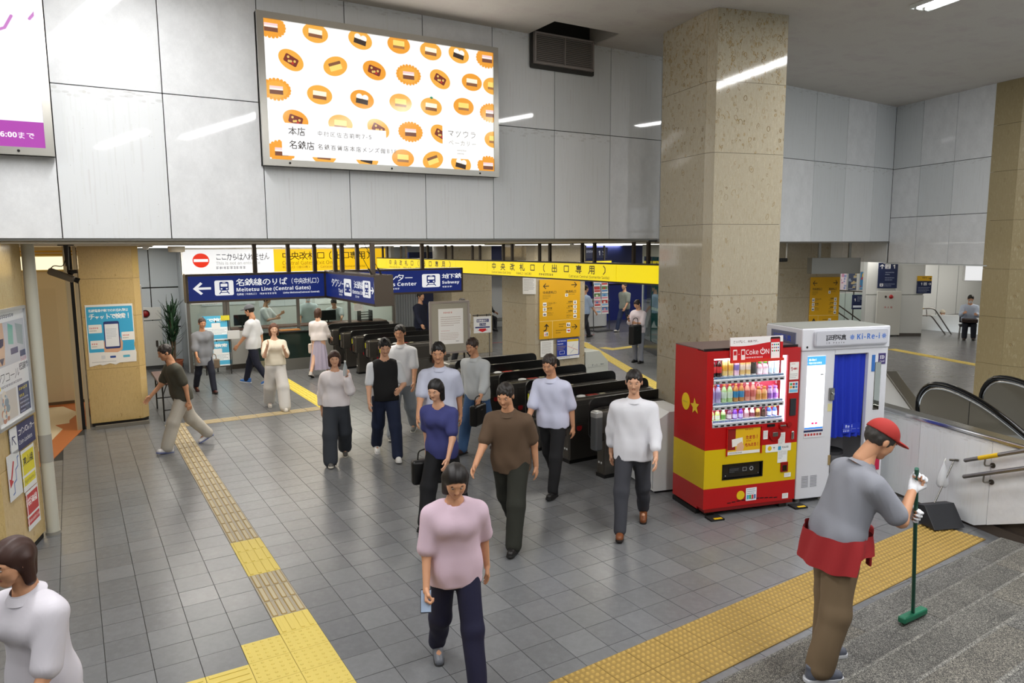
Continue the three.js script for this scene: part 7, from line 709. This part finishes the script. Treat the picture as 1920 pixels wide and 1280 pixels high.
const R19 = person({ label: 'woman with ponytail in white blouse standing with phone before the green glass', x: 12.6, z: -14.35, rot: -1.25, h: 1.6, woman: 1, pose: { ...STAND, aL: [26, 6, 70, .3], aR: [30, 6, 96, .35], head: 32 }, hands: ['grip', 'grip'], tone: 0, top: { name: 'blouse', color: 0xdcd2da, sleeve: 1.1, loose: .022, hem: -.1 }, bottom: { color: 0x878b98, wide: .0 }, shoe: 0x141214, hair: { kind: 'pony', color: 0x2a1a15 } }); { const p = R19.hands[0].pos; bag('tote_bag', 'large black tote bag hanging from the arm of the standing woman', .42, .5, .16, std(0x0d0d0f, .75), V(p.x + .02, p.y - .05, p.z + .05), .3, .16); phone('smartphone held by the standing woman with ponytail', R19.hands[1].pos, [.8, .5, 0]); }
person({ label: 'person in pale blue shirt walking past the blue shop wall', x: 14.6, z: -19.3, rot: 1.6, h: 1.72, cell: .02, pose: STEP, top: { color: 0xa9bfe0, sleeve: .9, loose: .02, hem: -.1 }, bottom: { color: 0x2a2c36 }, shoe: 0x141212, hair: { kind: 'short', color: 0x1a1412 } });
person({ label: 'person in grey green shirt and jeans before the television', x: 16.9, z: -20.0, rot: -1.4, h: 1.7, cell: .02, pose: STEP2, top: { color: 0x8b938c, sleeve: .9, loose: .02, hem: -.1 }, bottom: { color: 0x2f3c5c }, shoe: 0xdddcd8, hair: { kind: 'short', color: 0x2a201a } });
person({ label: 'person in dark clothes sitting low before the far white wall', x: 13.0, z: -23.2, rot: .2, h: 1.6, cell: .02, pose: { lL: [78, 80], lR: [84, 70], aL: [20, 8, 50], aR: [20, 8, 50], head: 12 }, top: { color: 0x22282a, sleeve: 1.6, hem: -.08 }, bottom: { color: 0x24262c }, shoe: 0x3a3c40, hair: { kind: 'short', color: 0x2a1a12 } });
one('bench', 'low grey bench before the far white wall', 'bench', [rbox(3.4, .08, .5, .02, 0, .36, 0), box(.08, .34, .4, -1.5, .17, 0), box(.08, .34, .4, 1.5, .17, 0)], std(0x6f726f, .5), [12.6, 0, -23.3]);
person({ label: 'station clerk with cap and face mask in white shirt behind the office window', x: 5.75, z: -20.65, rot: -.25, h: 1.72, cell: .02, mask: 1, pose: { ...STAND, aL: [22, 8, 40], aR: [22, 8, 40], head: 14 }, top: { collar: 1, color: 0xd4e0e2, sleeve: .8, loose: .018, hem: -.06 }, bottom: { color: 0x1f2430 }, hair: { kind: 'cap', color: 0x1c2233 } });
person({ label: 'clerk in white shirt with dark hair at the left office desk', x: 4.55, z: -20.55, rot: .9, h: 1.66, cell: .02, mask: 1, pose: { ...STAND, aL: [40, 6, 80, .3], aR: [30, 6, 70], head: 12 }, top: { color: 0xdfe3e6, sleeve: .8, loose: .018, hem: -.06 }, bottom: { color: 0x1f2430 }, hair: { kind: 'short', color: 0x14100e } });
person({ label: 'clerk bending at the right office desk', x: 6.55, z: -20.7, rot: -.4, h: 1.62, cell: .02, pose: { ...STAND, lean: 28, aL: [50, 8, 30], aR: [50, 8, 30], head: 20 }, top: { color: 0xcdd3d6, sleeve: .8, loose: .018, hem: -.06 }, bottom: { color: 0x1f2430 }, hair: { kind: 'short', color: 0x1a1414 } });
person({ label: 'person in dark suit passing behind the far gates', x: 8.45, z: -18.9, rot: .4, h: 1.74, cell: .02, pose: STEP, top: { name: 'jacket', color: 0x1a2036, sleeve: 1.8, loose: .02, hem: -.16 }, bottom: { color: 0x161a28 }, shoe: 0x0f0e0e, hair: { kind: 'short', color: 0x17110e } });
person({ label: 'man in white shirt gesturing behind the notice board', x: 8.3, z: -16.0, rot: -1.3, h: 1.72, cell: .02, pose: { ...STEP2, aR: [50, 12, 40] }, tone: 1, top: { color: 0xd9dadc, sleeve: .8, loose: .018, hem: -.1 }, bottom: { color: 0x2a2c33 }, shoe: 0x141212, hair: { kind: 'short', color: 0x1c1512 } });
// seated men at the far right
{ const o = thing('chair', 'dark grey chair with metal legs at the far right', 'chair', [24.6, 0, -12.15], -1.05); part(o, 'seat', rbox(.48, .06, .46, .02, 0, .44, 0), std(0x3a3a3e, .7)); part(o, 'backrest', rbox(.46, .5, .05, .03, 0, .76, -.22), std(0x3a3a3e, .7)); for (const x of [-.2, .2]) for (const z of [-.2, .2]) part(o, 'leg', bar(V(x, .42, z), V(x * 1.1, 0, z * 1.15), .012, 8), steel);
  const M = person({ label: 'masked man in pale blue shirt and dark trousers sitting on the chair with a phone', x: 24.75, z: -12.2, rot: -1.05, h: 1.7, cell: .02, mask: 1, pose: { lL: [82, 84, 4], lR: [80, 78, 4], aL: [30, 8, 70, .3], aR: [34, 8, 74, .3], lean: 4, head: 22 }, hands: ['grip', 'grip'], top: { color: 0xc3cfe4, sleeve: 1.6, loose: .02, hem: -.06 }, bottom: { color: 0x1a1d2a, wide: .01 }, shoe: 0x2a1712, hair: { kind: 'short', color: 0x0e0c0b } });
  const b = thing('briefcase', 'dark brown briefcase on the lap of the seated man', 'briefcase', [24.35, .63, -11.98], -1.05); part(b, 'case', rbox(.44, .12, .3, .03), std(0x2e1c17, .5)); part(b, 'case_handle', tube([[-.07, 0, .15], [-.06, .03, .19], [.06, .03, .19], [.07, 0, .15]], .01, 16, 6), std(0x201310, .5));
  const p = thing('paper_bag', 'small kraft paper bag standing beside the chair', 'bag', [24.6, 0, -11.35]); part(p, 'bag', slabOf(poly([[-.13, 0], [.13, 0], [.11, .36], [-.11, .36]]), .14).translate(0, 0, -.07), std(0xb9a57e, .8)); part(p, 'bag_handle', tube([[-.05, .35, 0], [0, .42, 0], [.05, .35, 0]], .005, 12, 6), std(0xa08a60, .8)); }
person({ label: 'man in brown jacket with a pale bucket hat behind the far stair wall', x: 27.5, z: -14.5, rot: -.9, h: 1.6, cell: .022, pose: { ...STAND, head: 10 }, mask: 1, y: -1.05, top: { name: 'jacket', color: 0x6b5238, sleeve: 1.6, loose: .02, hem: -.06 }, bottom: { color: 0x3a352e }, hair: { kind: 'hat', color: 0xd9d2c0 } });
person({ label: 'person in white top beside the far stair railing', x: 22.0, z: -16.1, rot: -.8, h: 1.68, cell: .022, pose: STEP, top: { color: 0xdfe3e8, sleeve: .9, loose: .02, hem: -.1 }, bottom: { color: 0x3a4a5c }, hair: { kind: 'short', color: 0x2a201c } });
renderer.render(scene, camera);
